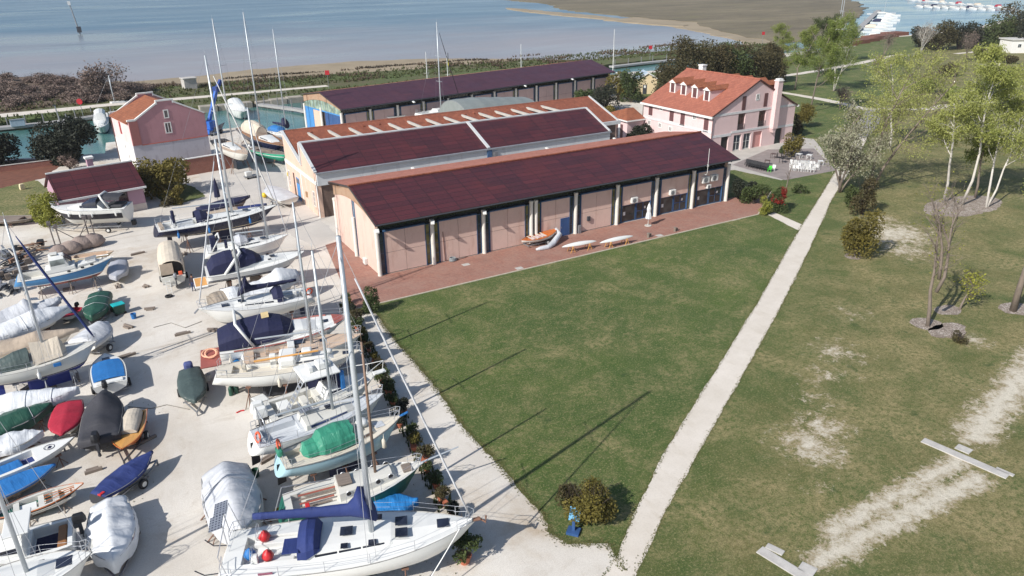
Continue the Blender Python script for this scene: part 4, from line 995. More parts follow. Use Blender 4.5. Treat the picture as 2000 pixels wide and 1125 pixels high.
# ------------------------------------------------------------------ boats: generator
GROUP_YARD = 'boats laid up in the yard'
class Boat:
    def __init__(s, label, stern, bow, zs, zb, beam, kind='sail', top=GW, bot=NAVYB, stripe=None, deck=GW, zk=None, cat='sailing boat', name='sailing_boat', group=GROUP_YARD, cock=None, bt=.75, flip=False, rail=None, wl=.36, base=0., world=None, roll=0., rake=None, camber=.05, hollow=False):
        if world: S, Bw = Vector(world[0]), Vector(world[1])
        else: S, Bw = G(*stern, zs), G(*bow, zb)
        d = Bw-S; s.L = math.hypot(d.x, d.y); s.rz = math.atan2(d.y, d.x); s.S = S
        s.B, s.zs, s.zb, s.kind, s.bt = beam, zs-base, zb-base, kind, bt
        s.zk = (s.zs-(1.5 if kind == 'sail' else 1.15)) if zk is None else zk
        s.t = thing(name, label, cat, (S.x, S.y, base), s.rz, group)
        s.short = label; s.base = base
        s.rake = rake if rake is not None else (.16*s.L if kind == 'motor' else (.08*s.L if kind == 'sail' else .10*s.L))
        s.sag = .12*(s.zb-s.zs)+.05
        s.mats = [top, bot, stripe or top]; s.wlf = wl
        s._hull(stripe is not None)
        s._deck(deck, cock, camber, hollow)
        if rail:
            for q in (-1, 1):
                b = MB(); b.tube([(t*s.L, q*(s.hw(t)+.01), s.sheer(t)+.01) for t in [k/12 for k in range(13)]], .035, 5); b.build('rubbing_strake', rail, s.hull)
    def world(s, x, y=0., z=0.):
        c, q = math.cos(s.rz), math.sin(s.rz)
        return Vector((s.S.x+x*c-y*q, s.S.y+x*q+y*c, z+s.base))
    def hw(s, t):
        t = min(1., max(0., t)); m = .42 if s.kind != 'canoe' else .5
        if s.kind == 'canoe': f = math.sin(math.pi*min(1, max(0, t)))**.75
        elif t < m: f = s.bt+(1-s.bt)*math.sin(math.pi/2*t/m)
        else: f = max(0., 1-((t-m)/(1-m))**(2.3 if s.kind == 'sail' else 2.8))
        return max(.02, s.B/2*f)
    def sheer(s, t): t = min(1., max(0., t)); return s.zs+(s.zb-s.zs)*t**1.5-s.sag*math.sin(math.pi*t)
    def keel(s, t):
        k = s.zk
        up = max(0, (t-.74)/.26)**2.2*(s.sheer(1)-s.zk)*(.72 if s.kind == 'motor' else .78)
        st = (max(0, 1-t/.4)**2*(s.zs-s.zk)*(.42 if s.kind == 'sail' else (.5 if s.kind == 'canoe' else .0)))
        return k+up+st
    def sec(s, q):
        if s.kind == 'motor': return .86*(q/.42)**.8 if q < .42 else .86+.14*(q-.42)/.58
        if s.kind == 'sail': return (1-(1-q)**2.6)**.62
        return (1-(1-q)**2.0)**.6
    def _hull(s, stripe):
        N = 20; rings = []; mi = []
        zwl = s.zk+(s.zs-s.zk)*s.wlf
        for i in range(N+1):
            t = i/N; k, sh, b = s.keel(t), s.sheer(t), s.hw(t)
            w_ = min(max(zwl+.06*t, k+.001), sh-.1)
            zz = [k, k+(w_-k)*.25, k+(w_-k)*.6, w_, min(w_+.03, sh-.05), min(w_+.13, sh-.04), w_+(sh-w_)*.5 if w_+(sh-w_)*.5 > w_+.13 else w_+.14, w_+(sh-w_)*.78, sh]
            zz = [max(k, min(z, sh)) for z in zz]
            h = []
            for z in zz:
                q = min(1., max(0., (z-k)/max(1e-3, sh-k)))
                x = t*s.L-(1-q)*s.rake*t**5
                if s.kind == 'sail': x += (1-t)**8*q*.0+(1-t)**8*(1-q)*-.0+(1-t)**8*(.45*q-.45)
                h.append((x, b*s.sec(q), z))
            rings.append([(x, -y, z) for x, y, z in h[::-1]]+[(x, y, z) for x, y, z in h[1:]])
        b = MB(); n = len(rings[0]); vs = [p for r_ in rings for p in r_]; b.v = vs
        half = 8
        for i in range(N):
            for k in range(n-1):
                j = (half-1-k) if k < half else (k-half)     # row index from the keel
                m = 1 if j < 3 else (2 if (j == 4 and stripe) else 0)
                b.f.append((i*n+k, i*n+k+1, (i+1)*n+k+1, (i+1)*n+k)); b.mi.append(m)
        b.f.append(tuple(range(n))); b.mi.append(0)
        s.hull = b.build('hull', s.mats, s.t, smooth=True)
        me = s.hull.data
        me.polygons[-1].use_smooth = False
    def dz(s, t, y=0): return s.sheer(t)+s.camb*(1-min(1, abs(y)/s.hw(t))**2)-.015
    def _deck(s, mat, cock, camber, hollow):
        s.camb = camber*s.B/2
        ts = [k/20 for k in range(20)]+[.985]
        if cock:
            c0, c1, cw, dep = cock
            ts = sorted([t for t in ts if not (abs(t-c0) < .012 or abs(t-c1) < .012)]+[c0-1e-4, c0+1e-4, c1-1e-4, c1+1e-4])
        ts = [max(0, t) for t in ts]
        b = MB(); rows = []
        for t in ts:
            hwd = s.hw(t)*.985
            inn = bool(cock) and c0 < t < c1
            w_ = min(cw, hwd-.08) if cock else hwd*.5
            w_ = max(.01, w_)
            zc = s.dz(t, w_); zi = zc-(dep if inn else 0)
            rows.append([(t*s.L, -hwd, s.sheer(t)-.01), (t*s.L, -w_, zc), (t*s.L, -w_*.999, zi if inn else zc+.0), (t*s.L, 0, zi if inn else s.dz(t)), (t*s.L, w_*.999, zi if inn else zc), (t*s.L, w_, zc), (t*s.L, hwd, s.sheer(t)-.01)])
        b.loft(rows)
        s.deck = b.build('deck', mat, s.t)
        tr = MB()
        for q in (-1, 1): tr.tube([(t*s.L, q*s.hw(t)*.985, s.sheer(t)+.015) for t in [k/14 for k in range(14)]+[.985]], .022, 4)
        for q in range(2):
            pass
        tr.build('toe_rail', M('toe_rail_grey', lin(150, 148, 144), .6), s.deck)
    # ---- fittings
    def cabin(s, t0, t1, w0, w1, h0, h1, mat=GW, slope=.5, back=.05, win_=(.15, .8), glass=TINT, name='cabin', wh=(.35, .75), z=None, split=1, round_=.55):
        rings = []
        xs = [(t0*s.L, .0), (t0*s.L+back, 1.), ((t0*.6+t1*.4)*s.L, 1.), (t1*s.L-slope*.6, .97), (t1*s.L, .0)]
        for x, hh in xs:
            q = (x/s.L-t0)/(t1-t0); w_ = w0+(w1-w0)*q; h = (h0+(h1-h0)*q)*hh
            zb_ = (s.dz(x/s.L, w_) if z is None else z)-.03
            rings.append([(x, -w_, zb_), (x, -w_*.94, zb_+h*.8), (x, -w_*round_, zb_+h*.97), (x, 0, zb_+h*1.04), (x, w_*round_, zb_+h*.97), (x, w_*.94, zb_+h*.8), (x, w_, zb_)])
        b = MB(); b.loft(rings); b.f.append(tuple(range(7))); b.mi.append(0)
        c = b.build(name, mat, s.t)
        if win_:
            a0, a1 = win_
            for sd_ in (-1, 1):
                for k in range(split):
                    g0 = a0+(a1-a0)*(k+.04)/split; g1 = a0+(a1-a0)*(k+.96)/split if split > 1 else a1
                    g = MB(); pts = []
                    for q in (g0, (g0+g1)/2, g1):
                        x = (t0+(t1-t0)*q)*s.L; w_ = w0+(w1-w0)*q; h = h0+(h1-h0)*q
                        zb_ = (s.dz(x/s.L, w_) if z is None else z)-.03
                        pts.append([(x, sd_*(w_*(1-.06*f/.8)+.012), zb_+h*f) for f in wh])
                    g.loft(pts); g.build('window', glass, c)
        return c
    def windscreen(s, parent, t0, t1, w_, z0, z1, lean=.6, glass=TINT):
        g = MB(); x = t1*s.L
        g.add([(x, -w_, z0), (x, w_, z0), (x-lean, w_*.9, z1), (x-lean, -w_*.9, z1)], [(0, 1, 2, 3)])
        return g.build('windscreen', glass, parent)
    def hatch(s, t, y, sz=.55, z=None, mat=TINT):
        zz = (s.dz(t, abs(y)) if z is None else z)
        b = MB(); x = t*s.L; b.box(x-sz/2, y-sz/2, zz+.0, x+sz/2, y+sz/2, zz+.05)
        o = b.build('hatch', mat, s.deck, bevel=.02)
        return o
    def hood(s, secs, mat, name, n=9, parent=None, amp=.02, th=1.0, ends=(True, False), power=.8):
        # arched canvas: secs = (x, z_edge, half width, height)
        rings = []
        for x, z, w_, h in secs:
            rings.append([(x+noise.noise(Vector((x*2, k, 3)))*amp, -w_*math.cos(math.pi*k/n)*(1 if k not in (0, n) else 1.0), z+h*max(0, math.sin(math.pi*k/n))**power+noise.noise(Vector((x*1.7, k*.9, 1)))*amp) for k in range(n+1)])
        b = MB(); b.loft(rings)
        if ends[0]: b.f.append(tuple(range(n+1))); b.mi.append(0)
        if ends[1]: b.f.append(tuple((len(rings)-1)*(n+1)+k for k in range(n+1))); b.mi.append(0)
        o = b.build(name, mat, parent or s.t, smooth=False)
        m_ = o.modifiers.new('th', 'SOLIDIFY'); m_.thickness = .012
        return o
    def tarp(s, ridge, mat, name='cover', drop=.35, t0=0., t1=1., over=1.04, peak=.5, amp=.05, nt=26, side=.9, seed=0., strap=None):
        rings = []
        f = lambda t: next((a[1]+(b[1]-a[1])*(t-a[0])/(b[0]-a[0]) for a, b in zip(ridge, ridge[1:]) if a[0] <= t <= b[0]), ridge[-1][1])
        n = 14
        for i in range(nt+1):
            t = t0+(t1-t0)*i/nt; hw_ = s.hw(min(.985, max(0, t)))*over+.03; sh = s.sheer(t); rz_ = sh+f(t)
            x = t*s.L+(.06 if i == nt else (-.05 if i == 0 else 0))
            ring = []
            for k in range(n+1):
                q = k/n*2-1; a = abs(q)
                if a > .8:
                    u = (a-.8)/.2; dr = drop*(1+.35*noise.noise(Vector((x*1.1, q*2, seed+4))))
                    y, z = math.copysign(hw_*(1-.04*u), q), sh+.02-u*dr
                else:
                    u = min(1., a/.8)
                    y = math.copysign(hw_*u, q)
                    z = sh+.02+(rz_-sh-.02)*((1-u)**peak if peak < 1 else (1-u**(1/max(.2, 2-peak)))) if peak < 1 else sh+.02+(rz_-sh-.02)*(1-u**peak)
                d = noise.noise(Vector((x*1.1+seed, y*.8, z*.7)))*amp*.8+(.25-abs(noise.noise(Vector((x*1.5+seed*2, y*.9+x*.4, 3)))))*amp*1.6-(abs(noise.noise(Vector((x*3.1+seed, y*.6, z*.8)))))*amp*.7
                ring.append((x, y+d*.5*(1 if a > .6 else 0)*(1 if q > 0 else -1), z+d*(1 if a < .8 else .2)))
            rings.append(ring)
        b = MB(); b.loft(rings); m = len(rings[0])
        b.f.append(tuple(range(m))); b.mi.append(0); b.f.append(tuple(nt*m+k for k in range(m))); b.mi.append(0)
        o = b.build(name, mat, s.t, smooth=True)
        if strap:
            for t in strap:
                i = int((t-t0)/(t1-t0)*nt); q = MB(); q.tube([(p[0], p[1]*1.01, p[2]+.02) for p in rings[i]], .02, 4); q.build('lashing', WIRE, o)
        return o
    def mast(s, t, topv=None, h=None, r=.1, mat=ALUM, spread=(.5,), boom=None, cover=None, furl=None, stays=True, z0=None, sw=1.0, spmat=None, back=True, topu=None):
        x = t*s.L; z = s.dz(t) if z0 is None else z0
        bw = s.world(x, 0, z)
        if topv is not None: h = ztop(bw, topv)
        b = MB(); b.tube([(x, 0, z-.05), (x, 0, z+h*.5), (x, 0, z+h)], [r, r*.95, r*.7], 10, sy=1.0)
        b.tube([(x, 0, z+h), (x, 0, z+h+.5)], .012, 4)
        m_ = b.build('mast', mat, s.t, smooth=True)
        for f in spread:
            q = MB(); q.tube([(x-.12, -sw, z+h*f+.05), (x, 0, z+h*f), (x-.12, sw, z+h*f+.05)], .03, 5); q.build('spreader', spmat or ALUM, m_)
        b = MB(); rw = .013
        hwm = s.hw(t)*.93; zd = s.sheer(t)
        if stays:
            for sd_ in (-1, 1):
                pts = [(x-.15, sd_*hwm, zd)]+[(x-.12, sd_*sw, z+h*f+.05) for f in spread]+[(x, 0, z+h*.97)]
                b.tube(pts, rw, 3); b.tube([(x+.25, sd_*hwm*.97, zd), (x, 0, z+h*(spread[0] if spread else .6))], rw, 3)
            b.tube([(s.L*.985, 0, s.zb), (x, 0, z+h*.98)], rw, 3)
            if back: b.tube([(.08, 0, s.zs), (x, 0, z+h*.99)], rw, 3)
            b.build('rigging', WIRE, m_)
        if furl:
            q = MB(); q.tube([Vector((s.L*.975, 0, s.zb+.4)).lerp(Vector((x, 0, z+h*.97)), k/10*.9) for k in range(11)], [.05]+[furl[1]]*8+[furl[1]*.7, .03], 7)
            q.build('furled_sail', furl[0], m_, smooth=True)
        if boom:
            bl, bz = boom[0], boom[1]; ang = boom[2] if len(boom) > 2 else 0.
            e = (x-bl*math.cos(ang), bl*math.sin(ang), z+bz+.08)
            q = MB(); q.tube([(x-.1, 0, z+bz), e], [.075, .065], 8); bo = q.build('boom', boom[3] if len(boom) > 3 else ALUM, m_)
            if cover:
                q = MB(); N = 12; pts = []; rs = []
                for k in range(N+1):
                    u = k/N; p = Vector((x-.05, 0, z+bz)).lerp(Vector(e), u)
                    up = cover[1]*(1-.55*u)+(.9*max(0, 1-u/.16)**1.4*cover[2] if len(cover) > 2 else 0)
                    pts.append(p+Vector((0, 0, up*.7))); rs.append(up+.03*noise.noise(Vector((u*9, 1, 2))))
                q.tube(pts, rs, 9, sy=1.5); q.build('boom_cover', cover[0], bo, smooth=True)
        s.mx, s.mz, s.mh = x, z, h
        return m_
    def rails(s, t0=.06, t1=.93, step=1.7, h=.6, pulpit=True, pushpit=True, lines=2):
        b = MB()
        n = max(2, int((t1-t0)*s.L/step))
        for sd_ in (-1, 1):
            P = []
            for k in range(n+1):
                t = t0+(t1-t0)*k/n; p = Vector((t*s.L, sd_*s.hw(t)*.96, s.sheer(t))); P.append(p)
                b.tube([p, p+Vector((0, sd_*.02, h))], .016, 4)
            for l in range(lines): b.tube([p+Vector((0, sd_*.02, h*(1-l*.48))) for p in P], .009, 3)
        b.build('guard_rail', INOX, s.t)
        if pulpit:
            b = MB(); tt = [t1, .97]
            ring = [(t1*s.L, -s.hw(t1)*.96, s.sheer(t1)+h), (.97*s.L, -s.hw(.97)*1.0-.1, s.zb+h+.05), (s.L*.995, 0, s.zb+h+.08), (.97*s.L, s.hw(.97)+.1, s.zb+h+.05), (t1*s.L, s.hw(t1)*.96, s.sheer(t1)+h)]
            b.tube(ring, .018, 5); b.tube([(p[0]-.08, p[1]*.96, p[2]-h*.5) for p in ring], .014, 4)
            for p in ring[1:4]: b.tube([p, (p[0]-.15, p[1]*.8, s.zb-.05)], .016, 4)
            b.build('pulpit', INOX, s.t)
        if pushpit:
            b = MB(); w_ = s.hw(.02)*.93
            ring = [(t0*s.L, -s.hw(t0)*.96, s.sheer(t0)+h), (.1, -w_, s.zs+h), (.02, -w_*.5, s.zs+h+.02)]
            for sg in (-1, 1):
                r2 = [(p[0], -sg*p[1], p[2]) for p in ring]
                b.tube(r2, .018, 5); b.tube([(p[0], p[1], p[2]-h*.5) for p in r2], .014, 4)
                for p in r2[1:]: b.tube([p, (p[0], p[1], s.zs-.02)], .016, 4)
            b.build('pushpit', INOX, s.t)
    def fin(s, t=.46, ch=2.2, depth=1.2, mat=None):
        x = t*s.L; z0 = s.zk+.12; z1 = max(.12, s.zk-depth)
        b = MB(); b.loft([[(x-ch*.5+dx*.4, y*.16, z) for dx, y in ((0, 0), (.4, 1), (1.6, 1), (ch*2.3, 0), (1.6, -1), (.4, -1))] for z, dx_ in ((z1, .3), (z0, 0))], True, True)
        b.build('keel', mat or s.mats[1], s.t)
    def rudder(s, t=.06, mat=None, out=False, h=1.3):
        x = (-.1 if out else t*s.L); zt = s.zs-.2 if out else s.zk+(s.zs-s.zk)*.45
        b = MB(); b.prism([(x-.3, zt-h), (x+.22, zt-h+.1), (x+.28, zt), (x-.18, zt)], -.04, .04, ax='y'); b.build('rudder', mat or s.mats[1], s.t)
    def wheel(s, t, y=0, r=.4):
        b = MB(); x = t*s.L; z = s.dz(t)+.35
        b.tube([(x, y+r*math.cos(a*math.pi/9), z+r*math.sin(a*math.pi/9)) for a in range(19)], .018, 5)
        for k in range(3): b.tube([(x, y-r*math.cos(k*math.pi/3), z-r*math.sin(k*math.pi/3)), (x, y+r*math.cos(k*math.pi/3), z+r*math.sin(k*math.pi/3))], .01, 4)
        b.build('steering_wheel', INOX, s.t)
        b = MB(); b.box(x-.05, y-.13, z-.9, x+.25, y+.13, z-.02); b.build('pedestal', s.deck.data.materials[0], s.t, bevel=.04)
    def fender(s, t, side=1, mat=WHITE, L=.6, r=.12):
        b = MB(); x = t*s.L; y = side*(s.hw(t)+r+.02); z = s.sheer(t)-.25
        b.lathe([(.02, -L), (r, -L+.1), (r, -.12), (.03, 0), (.012, .3)], 10, (x, y, z)); return b.build('fender', mat, s.t, smooth=True)
    def ring(s, p, r=.3, rot=(0, 0, 0), mat=ORANGE):
        b = MB(); b.tube([(r*math.cos(a*math.pi/8), r*math.sin(a*math.pi/8), 0) for a in range(17)], .07, 7, cap=False)
        o = b.build('life_ring', mat, s.t, smooth=True); o.location = p; o.rotation_euler = rot
        return o
    def box(s, name, x0, y0, z0, x1, y1, z1, mat, bev=.03, parent=None):
        b = MB(); b.box(x0, y0, z0, x1, y1, z1); return b.build(name, mat, parent or s.t, bevel=bev)
    def outboard(s, y=0, mat=WHITE, k=1., dx=0., tilt=0., leg=None):
        b = MB(); z = s.zs
        b.loft([[(x*k+dx-.28*k, y+yy*k, z+zz*k) for x, yy in ((-.32, -.2), (.22, -.2), (.3, 0), (.22, .2), (-.32, .2), (-.4, 0))] for zz in (.05, .3)]+[[(x*k*.8+dx-.28*k, y+yy*k*.75, z+.55*k) for x, yy in ((-.32, -.2), (.22, -.2), (.3, 0), (.22, .2), (-.32, .2), (-.4, 0))]], True, True)
        o = b.build('outboard_motor', mat, s.t, bevel=.04)
        b = MB(); b.box(dx-.38*k, y-.07*k, z-.75*k, dx-.2*k, y+.07*k, z+.06*k); b.box(dx-.55*k, y-.02, z-.78*k, dx-.18*k, y+.02, z-.72*k); b.lathe([(.02, -.1), (.1*k, 0), (.06, .25)], 8, (dx-.35*k, y, z-.95*k))
        b.box(dx-.2*k, y-.1, z-.25, dx+.02, y+.1, z+.02)
        b.build('motor_leg', leg or DGREY, o)
        return o
    def dome(s, x, y, z, r=.3, mat=WHITE):
        b = MB(); b.lathe([(.02, -.02), (r, 0), (r, r*.5), (r*.75, r*.8), (.02, r*.95)], 14, (x, y, z)); return b.build('radar_dome', mat, s.t, smooth=True)
    def arch(s, x, w_, h, z, lean=.6, mat=WHITE, r=.1, wide=3.):
        b = MB(); b.tube([(x+lean, -w_, z), (x+lean*.3, -w_*.95, z+h*.75), (x, -w_*.75, z+h), (x, w_*.75, z+h), (x+lean*.3, w_*.95, z+h*.75), (x+lean, w_, z)], r, 8); return b.build('radar_arch', mat, s.t, smooth=True)
    def props(s, label, ts=(.2, .45, .7), block=.46, mat=RUSTM):
        t = thing('boat_props', label, 'boat stand', (s.S.x, s.S.y, 0), s.rz, 'steel props and blocks holding the boats')
        for tt in ts:
            for sd_ in (-1, 1):
                b = MB(); y = sd_*s.hw(tt)*.72; zt = s.keel(tt)+(s.sheer(tt)-s.keel(tt))*.22; x = tt*s.L
                b.tube([(x, sd_*(s.hw(tt)+.35), 0), (x, y, zt)], .04, 5); b.tube([(x-.35, sd_*(s.hw(tt)+.1), 0), (x, y*1.12, zt*.75)], .03, 4); b.tube([(x+.35, sd_*(s.hw(tt)+.1), 0), (x, y*1.12, zt*.75)], .03, 4)
                b.box(x-.18, y-.06, zt-.04, x+.18, y+.06, zt+.06); b.build('prop', mat, t)
        b = MB(); x = block*s.L; zt = max(.14, s.zk-1.2) if s.kind == 'sail' else s.zk-.02
        b.box(x-.5, -.25, 0, x+.5, .25, zt-.01)
        if s.kind != 'sail':
            b.box(.2*s.L-.2, -.5, 0, .2*s.L+.2, .5, s.zk-.02)
        b.build('keel_block', OLDWOOD, t)
        return t
    def trailer(s, label, ax=.35, w_=None, hitch=True, rear=False, mat=GALV):
        t = thing('boat_trailer', label, 'trailer', (s.S.x, s.S.y, 0), s.rz, 'road trailers and dollies under the boats')
        w_ = w_ or s.B*.42; zf = max(.3, s.zk-.1)
        b = MB()
        for sd_ in (-1, 1): b.beam((0.1*s.L, sd_*w_*.8, zf), (.72*s.L, sd_*w_*.8, zf), .08, .1); b.beam((.72*s.L, sd_*w_*.8, zf), (s.L*1.06, 0, zf-.02), .08, .1)
        for tt in (.12, .4, .7): b.beam((tt*s.L, -w_, zf-.05), (tt*s.L, w_, zf-.05), .08, .08)
        b.box(s.L*1.04, -.05, 0, s.L*1.06, .05, zf); b.build('frame', mat, t)
        for sd_ in (-1, 1):
            b = MB(); b.lathe([(.001, -.1), (.18, -.1), (.3, -.09), (.33, 0), (.3, .09), (.18, .1), (.001, .1)], 16)
            o = b.build('wheel', RUBBER, t, smooth=False); o.location = (ax*s.L, sd_*(w_+.18), .33); o.rotation_euler = (R(90), 0, 0)
            b = MB(); b.lathe([(.001, -.105), (.17, -.105), (.17, .105), (.001, .105)], 12); b.build('rim', ALU, o)
        return t
def quickline(name, label, cat, pts, r, mat, group=None):
    b = MB(); b.tube(pts, r, 5); return tag(b.build(name, mat), label, cat, group)
# ------------------------------------------------------------------ the yard: row along the hedge, nearest first
BLACKT = M('black_trim', lin(30, 30, 34), .5)
# big white sloop in front
a = Boat('large white sloop nearest the camera with royal blue boom cover and two solar panels', (442, 1083), (929, 1016), 2.55, 2.95, 4.0, 'sail', GW, DARKB, DARKB, GW, wl=.30, cock=(.07, .30, .95, .45), bt=.86, camber=.09, rake=.35)
a.cabin(.30, .74, 1.25, .75, .42, .22, GW, 1.8, .1, (.12, .75), TINT, split=3, wh=(.4, .72))
for t_, y in ((.695, .42), (.695, -.42), (.865, 0)): a.hatch(t_, y, .62, a.dz(t_)+(.2 if t_ < .8 else .0))
a.hatch(.475, .05, .62, a.dz(.475)+.38); a.hatch(.47, -.9, .35, a.dz(.47)+.30); a.hatch(.58, -.85, .4, a.dz(.58)+.22); a.hatch(.60, .95, .4, a.dz(.6)+.2)
a.mast(.575, topv=461, r=.145, spread=(.36, .66), boom=(5.6, 1.45, .06), cover=(ROYALC, .27, .5), furl=(GTARP, .052), sw=1.15)
a.rails(.05, .92, 1.9, .62)
a.hood([(.29*a.L, a.dz(.29)+.1, 1.25, .75), (.325*a.L, a.dz(.32)+.1, 1.3, 1.0), (.355*a.L, a.dz(.35)+.25, 1.2, .75), (.375*a.L, a.dz(.37)+.3, 1.0, .1)], ROYALC, 'dodger')
a.box('dodger_flap', .235*a.L, -1.25, a.dz(.25)+.55, .30*a.L, -.2, a.dz(.25)+.6, ROYALC)
a.box('bench', .10*a.L, -.9, a.zs-.38, .27*a.L, -.5, a.zs-.05, GW); a.box('bench', .10*a.L, .5, a.zs-.38, .27*a.L, .9, a.zs-.05, GW)
a.box('cockpit_sole', .08*a.L, -.45, a.zs-.47, .29*a.L, .45, a.zs-.42, TEAK)
for yy in (-.8, .8): a.wheel(.115, yy, .42)
for k, (yy) in enumerate((.95, 1.75)):
    b = MB(); b.box(-.1, -.45, -.02, .55, .45, .02); o = b.build('solar_panel', PANELSOL, a.t); o.location = (-.55, yy*1.3-.75, a.zs+1.5); o.rotation_euler = (R(8), R(-16), R(3))
b = MB(); b.tube([(-.25, .5, a.zs+1.46), (-.25, 1.7, a.zs+1.46)], .03, 5); b.tube([(-.1, .7, a.zs), (-.25, .9, a.zs+1.46)], .03, 5); b.tube([(-.1, 1.5, a.zs), (-.25, 1.5, a.zs+1.46)], .03, 5)
b.tube([(.4, -1.6, a.zs+.0), (.1, -1.5, a.zs+1.2), (.1, 1.5, a.zs+1.9), (.5, 1.6, a.zs)], .025, 5); b.build('stern_gantry', INOX, a.t)
for x, y, z, m_ in ((.14, .75, .22, REDP), (.10, -.45, .25, BLUEC2), (.17, -.62, .2, REDP)):
    b = MB(); b.lathe([(.02, -.3), (.2, -.22), (.3, 0), (.2, .22), (.06, .3), (.05, .36)], 12, (x*a.L, y, a.zs+z)); b.build('mooring_buoy', m_, a.t, smooth=True)
for y in (-1.55, .3): 
    b = MB(); b.tube([(.0, y, a.zs+.3), (-.6, y*1.05, a.zs+.35), (-.95, y*1.1, a.zs+.75)], .03, 5); b.build('davit_arm', DGREY, a.t)
b = MB(); b.tube([(a.L*.99, 0, a.zb+.05), (a.L+.25, 0, a.zb+.08)], .1, 6); b.tube([(a.L+.1, .12, a.zb+.1), (a.L+.5, -.1, a.zb-.1), (a.L+.55, .2, a.zb+.05)], .06, 6); b.build('anchor', RUSTM, a.t)
a.box('name_panel', .145*a.L, -1.72, a.zs+.02, .20*a.L, -1.70, a.zs+.16, M('maroon_panel', lin(150, 90, 110), .5))
b = MB(); b.tube([(.93*a.L, -.5, a.zb), (.85*a.L, -1.4, 2.0), (.76*a.L, -2.3, .9), (.68*a.L, -2.9, .05)], .03, 5); b.build('mooring_rope', WHITE, a.t)
a.fin(.5, 2.2, 1.2); a.rudder(.08); a.props('steel props under the large white sloop nearest the camera')

a2 = Boat('small motor boat wrapped in a crumpled azure tarpaulin behind the large sloop', (652, 1004), (815, 976), 1.25, 1.5, 2.0, 'motor', GW2, DARKB, None, VARN, cat='motor boat', name='motor_boat', bt=.8)
a2.tarp([(0, .1), (.25, .3), (.55, .5), (.85, .25), (1, .1)], AZURE, drop=.35, t0=.22, t1=1.0, amp=.11, seed=2)
a2.cabin(.0, .22, .7, .8, .25, .3, VARN, .1, .05, None)
a2.trailer('galvanised trailer under the azure wrapped boat')

a = Boat('old sloop with dark green hull, white cabin and round portholes', (556, 988), (826, 903), 2.0, 2.5, 2.7, 'sail', GREENH, DARKB, WHITE, GW2, wl=.34, cock=(.05, .36, .75, .4), bt=.72, rail=WHITE)
c = a.cabin(.36, .80, .98, .55, .62, .45, GW2, .6, .05, None)
for sd_ in (-1, 1):
    for q in (.43, .53, .645, .74):
        b = MB(); b.lathe([(.001, 0), (.15, 0), (.15, .03), (.001, .03)], 14); o = b.build('porthole', BLACKT, c); o.location = (q*a.L, sd_*((.98-.43*(q-.36)/.44)*.965+.0), a.dz(q)+.3); o.rotation_euler = (R(-90*sd_), 0, 0)
        b = MB(); b.tube([(.16*math.cos(k*math.pi/7), .16*math.sin(k*math.pi/7), .02) for k in range(15)], .025, 5); b.build('porthole_rim', INOX, o)
a.box('hatch_cover', .37*a.L, -.5, a.dz(.4)+.63, .47*a.L, .5, a.dz(.4)+.72, OLDWOOD); a.box('hatch_cover', .84*a.L, -.38, a.dz(.85), .91*a.L, .32, a.dz(.87)+.1, OLDWOOD)
for k in range(5): a.box('loose_plank', .1*a.L, -.7+k*.3, a.zs-.25+.05*k, (.30+.02*k)*a.L, -.56+k*.3, a.zs-.2+.05*k, OLDWOOD if k % 2 else M('red_plank', lin(150, 84, 70), .8))
a.mast(.645, topv=668, r=.085, mat=M('brown_wooden_spar', lin(128, 104, 88), .6, .2, 2, stretch=(1, 1, .3)), spread=(.93,), stays=False, sw=.25, z0=a.dz(.645)+.3)
b = MB(); b.tube([(.34*a.L, .6, a.zs+.5), (0, .4, a.zs+.95), (-.6, .1, a.zs-.5)], .04, 6); b.build('crutch', GREYM, a.t)
b = MB(); b.tube([(.98*a.L, 0, a.zb), (1.28*a.L, 0, a.zb+.45)], [.06, .04], 6); b.build('bowsprit', ALUM, a.t)
a.box('bucket', .13*a.L, -.85, a.zs+.02, .16*a.L, -.55, a.zs+.25, REDP)
a.rails(.4, .9, 1.8, .5, True, False, 1); a.rudder(.0, DARKB, True); a.fin(.5, 3.2, .9); a.props('steel props under the dark green sloop')

a = Boat('ice blue sloop with a teal green tarpaulin over its cockpit', (549, 900), (784, 812), 2.35, 2.75, 2.75, 'sail', ICEB, NAVYB, None, CREAMG, wl=.3, cock=(.05, .22, .7, .35), bt=.7, rail=M('grey_rail', lin(120, 120, 118), .7))
a.cabin(.55, .76, .9, .6, .42, .3, CREAMG, .6, .1, (.1, .8), M('brown_panel', lin(120, 100, 88), .6), wh=(.25, .7))
a.hood([(.16*a.L, a.zs+.05, .35, .1), (.19*a.L, a.zs+.1, .75, .5), (.27*a.L, a.zs+.1, .8, .55), (.31*a.L, a.zs+.1, 1.0, 1.05), (.45*a.L, a.zs+.1, 1.08, 1.15), (.56*a.L, a.zs+.15, 1.0, 1.0), (.575*a.L, a.zs+.15, .9, .5)], GREENT2, 'tarpaulin', 12, amp=.14, ends=(True, True))
a.dome(.665*a.L, .15, a.dz(.66)+.45, .38); a.hatch(.80, 0, .6, None, GREYD)
a.ring((.16, .85, a.zs+.55), .32, (R(80), 0, R(70))); a.box('green_bag', -.1, .2, a.zs+.05, .25, .9, a.zs+.5, GREENT2, .12)
b = MB(); b.tube([(.985*a.L, 0, a.zb), (1.06*a.L, 0, a.zb+.12)], .08, 6); b.build('bow_roller', BLUEC2, a.t)
a.fender(.78, -1, CREAMG, .75, .14); a.rails(.05, .92, 1.7, .6); a.rudder(.0, BLACKT, True, 1.4); a.fin(.48, 2.0, 1.1); a.props('steel props under the ice blue sloop')

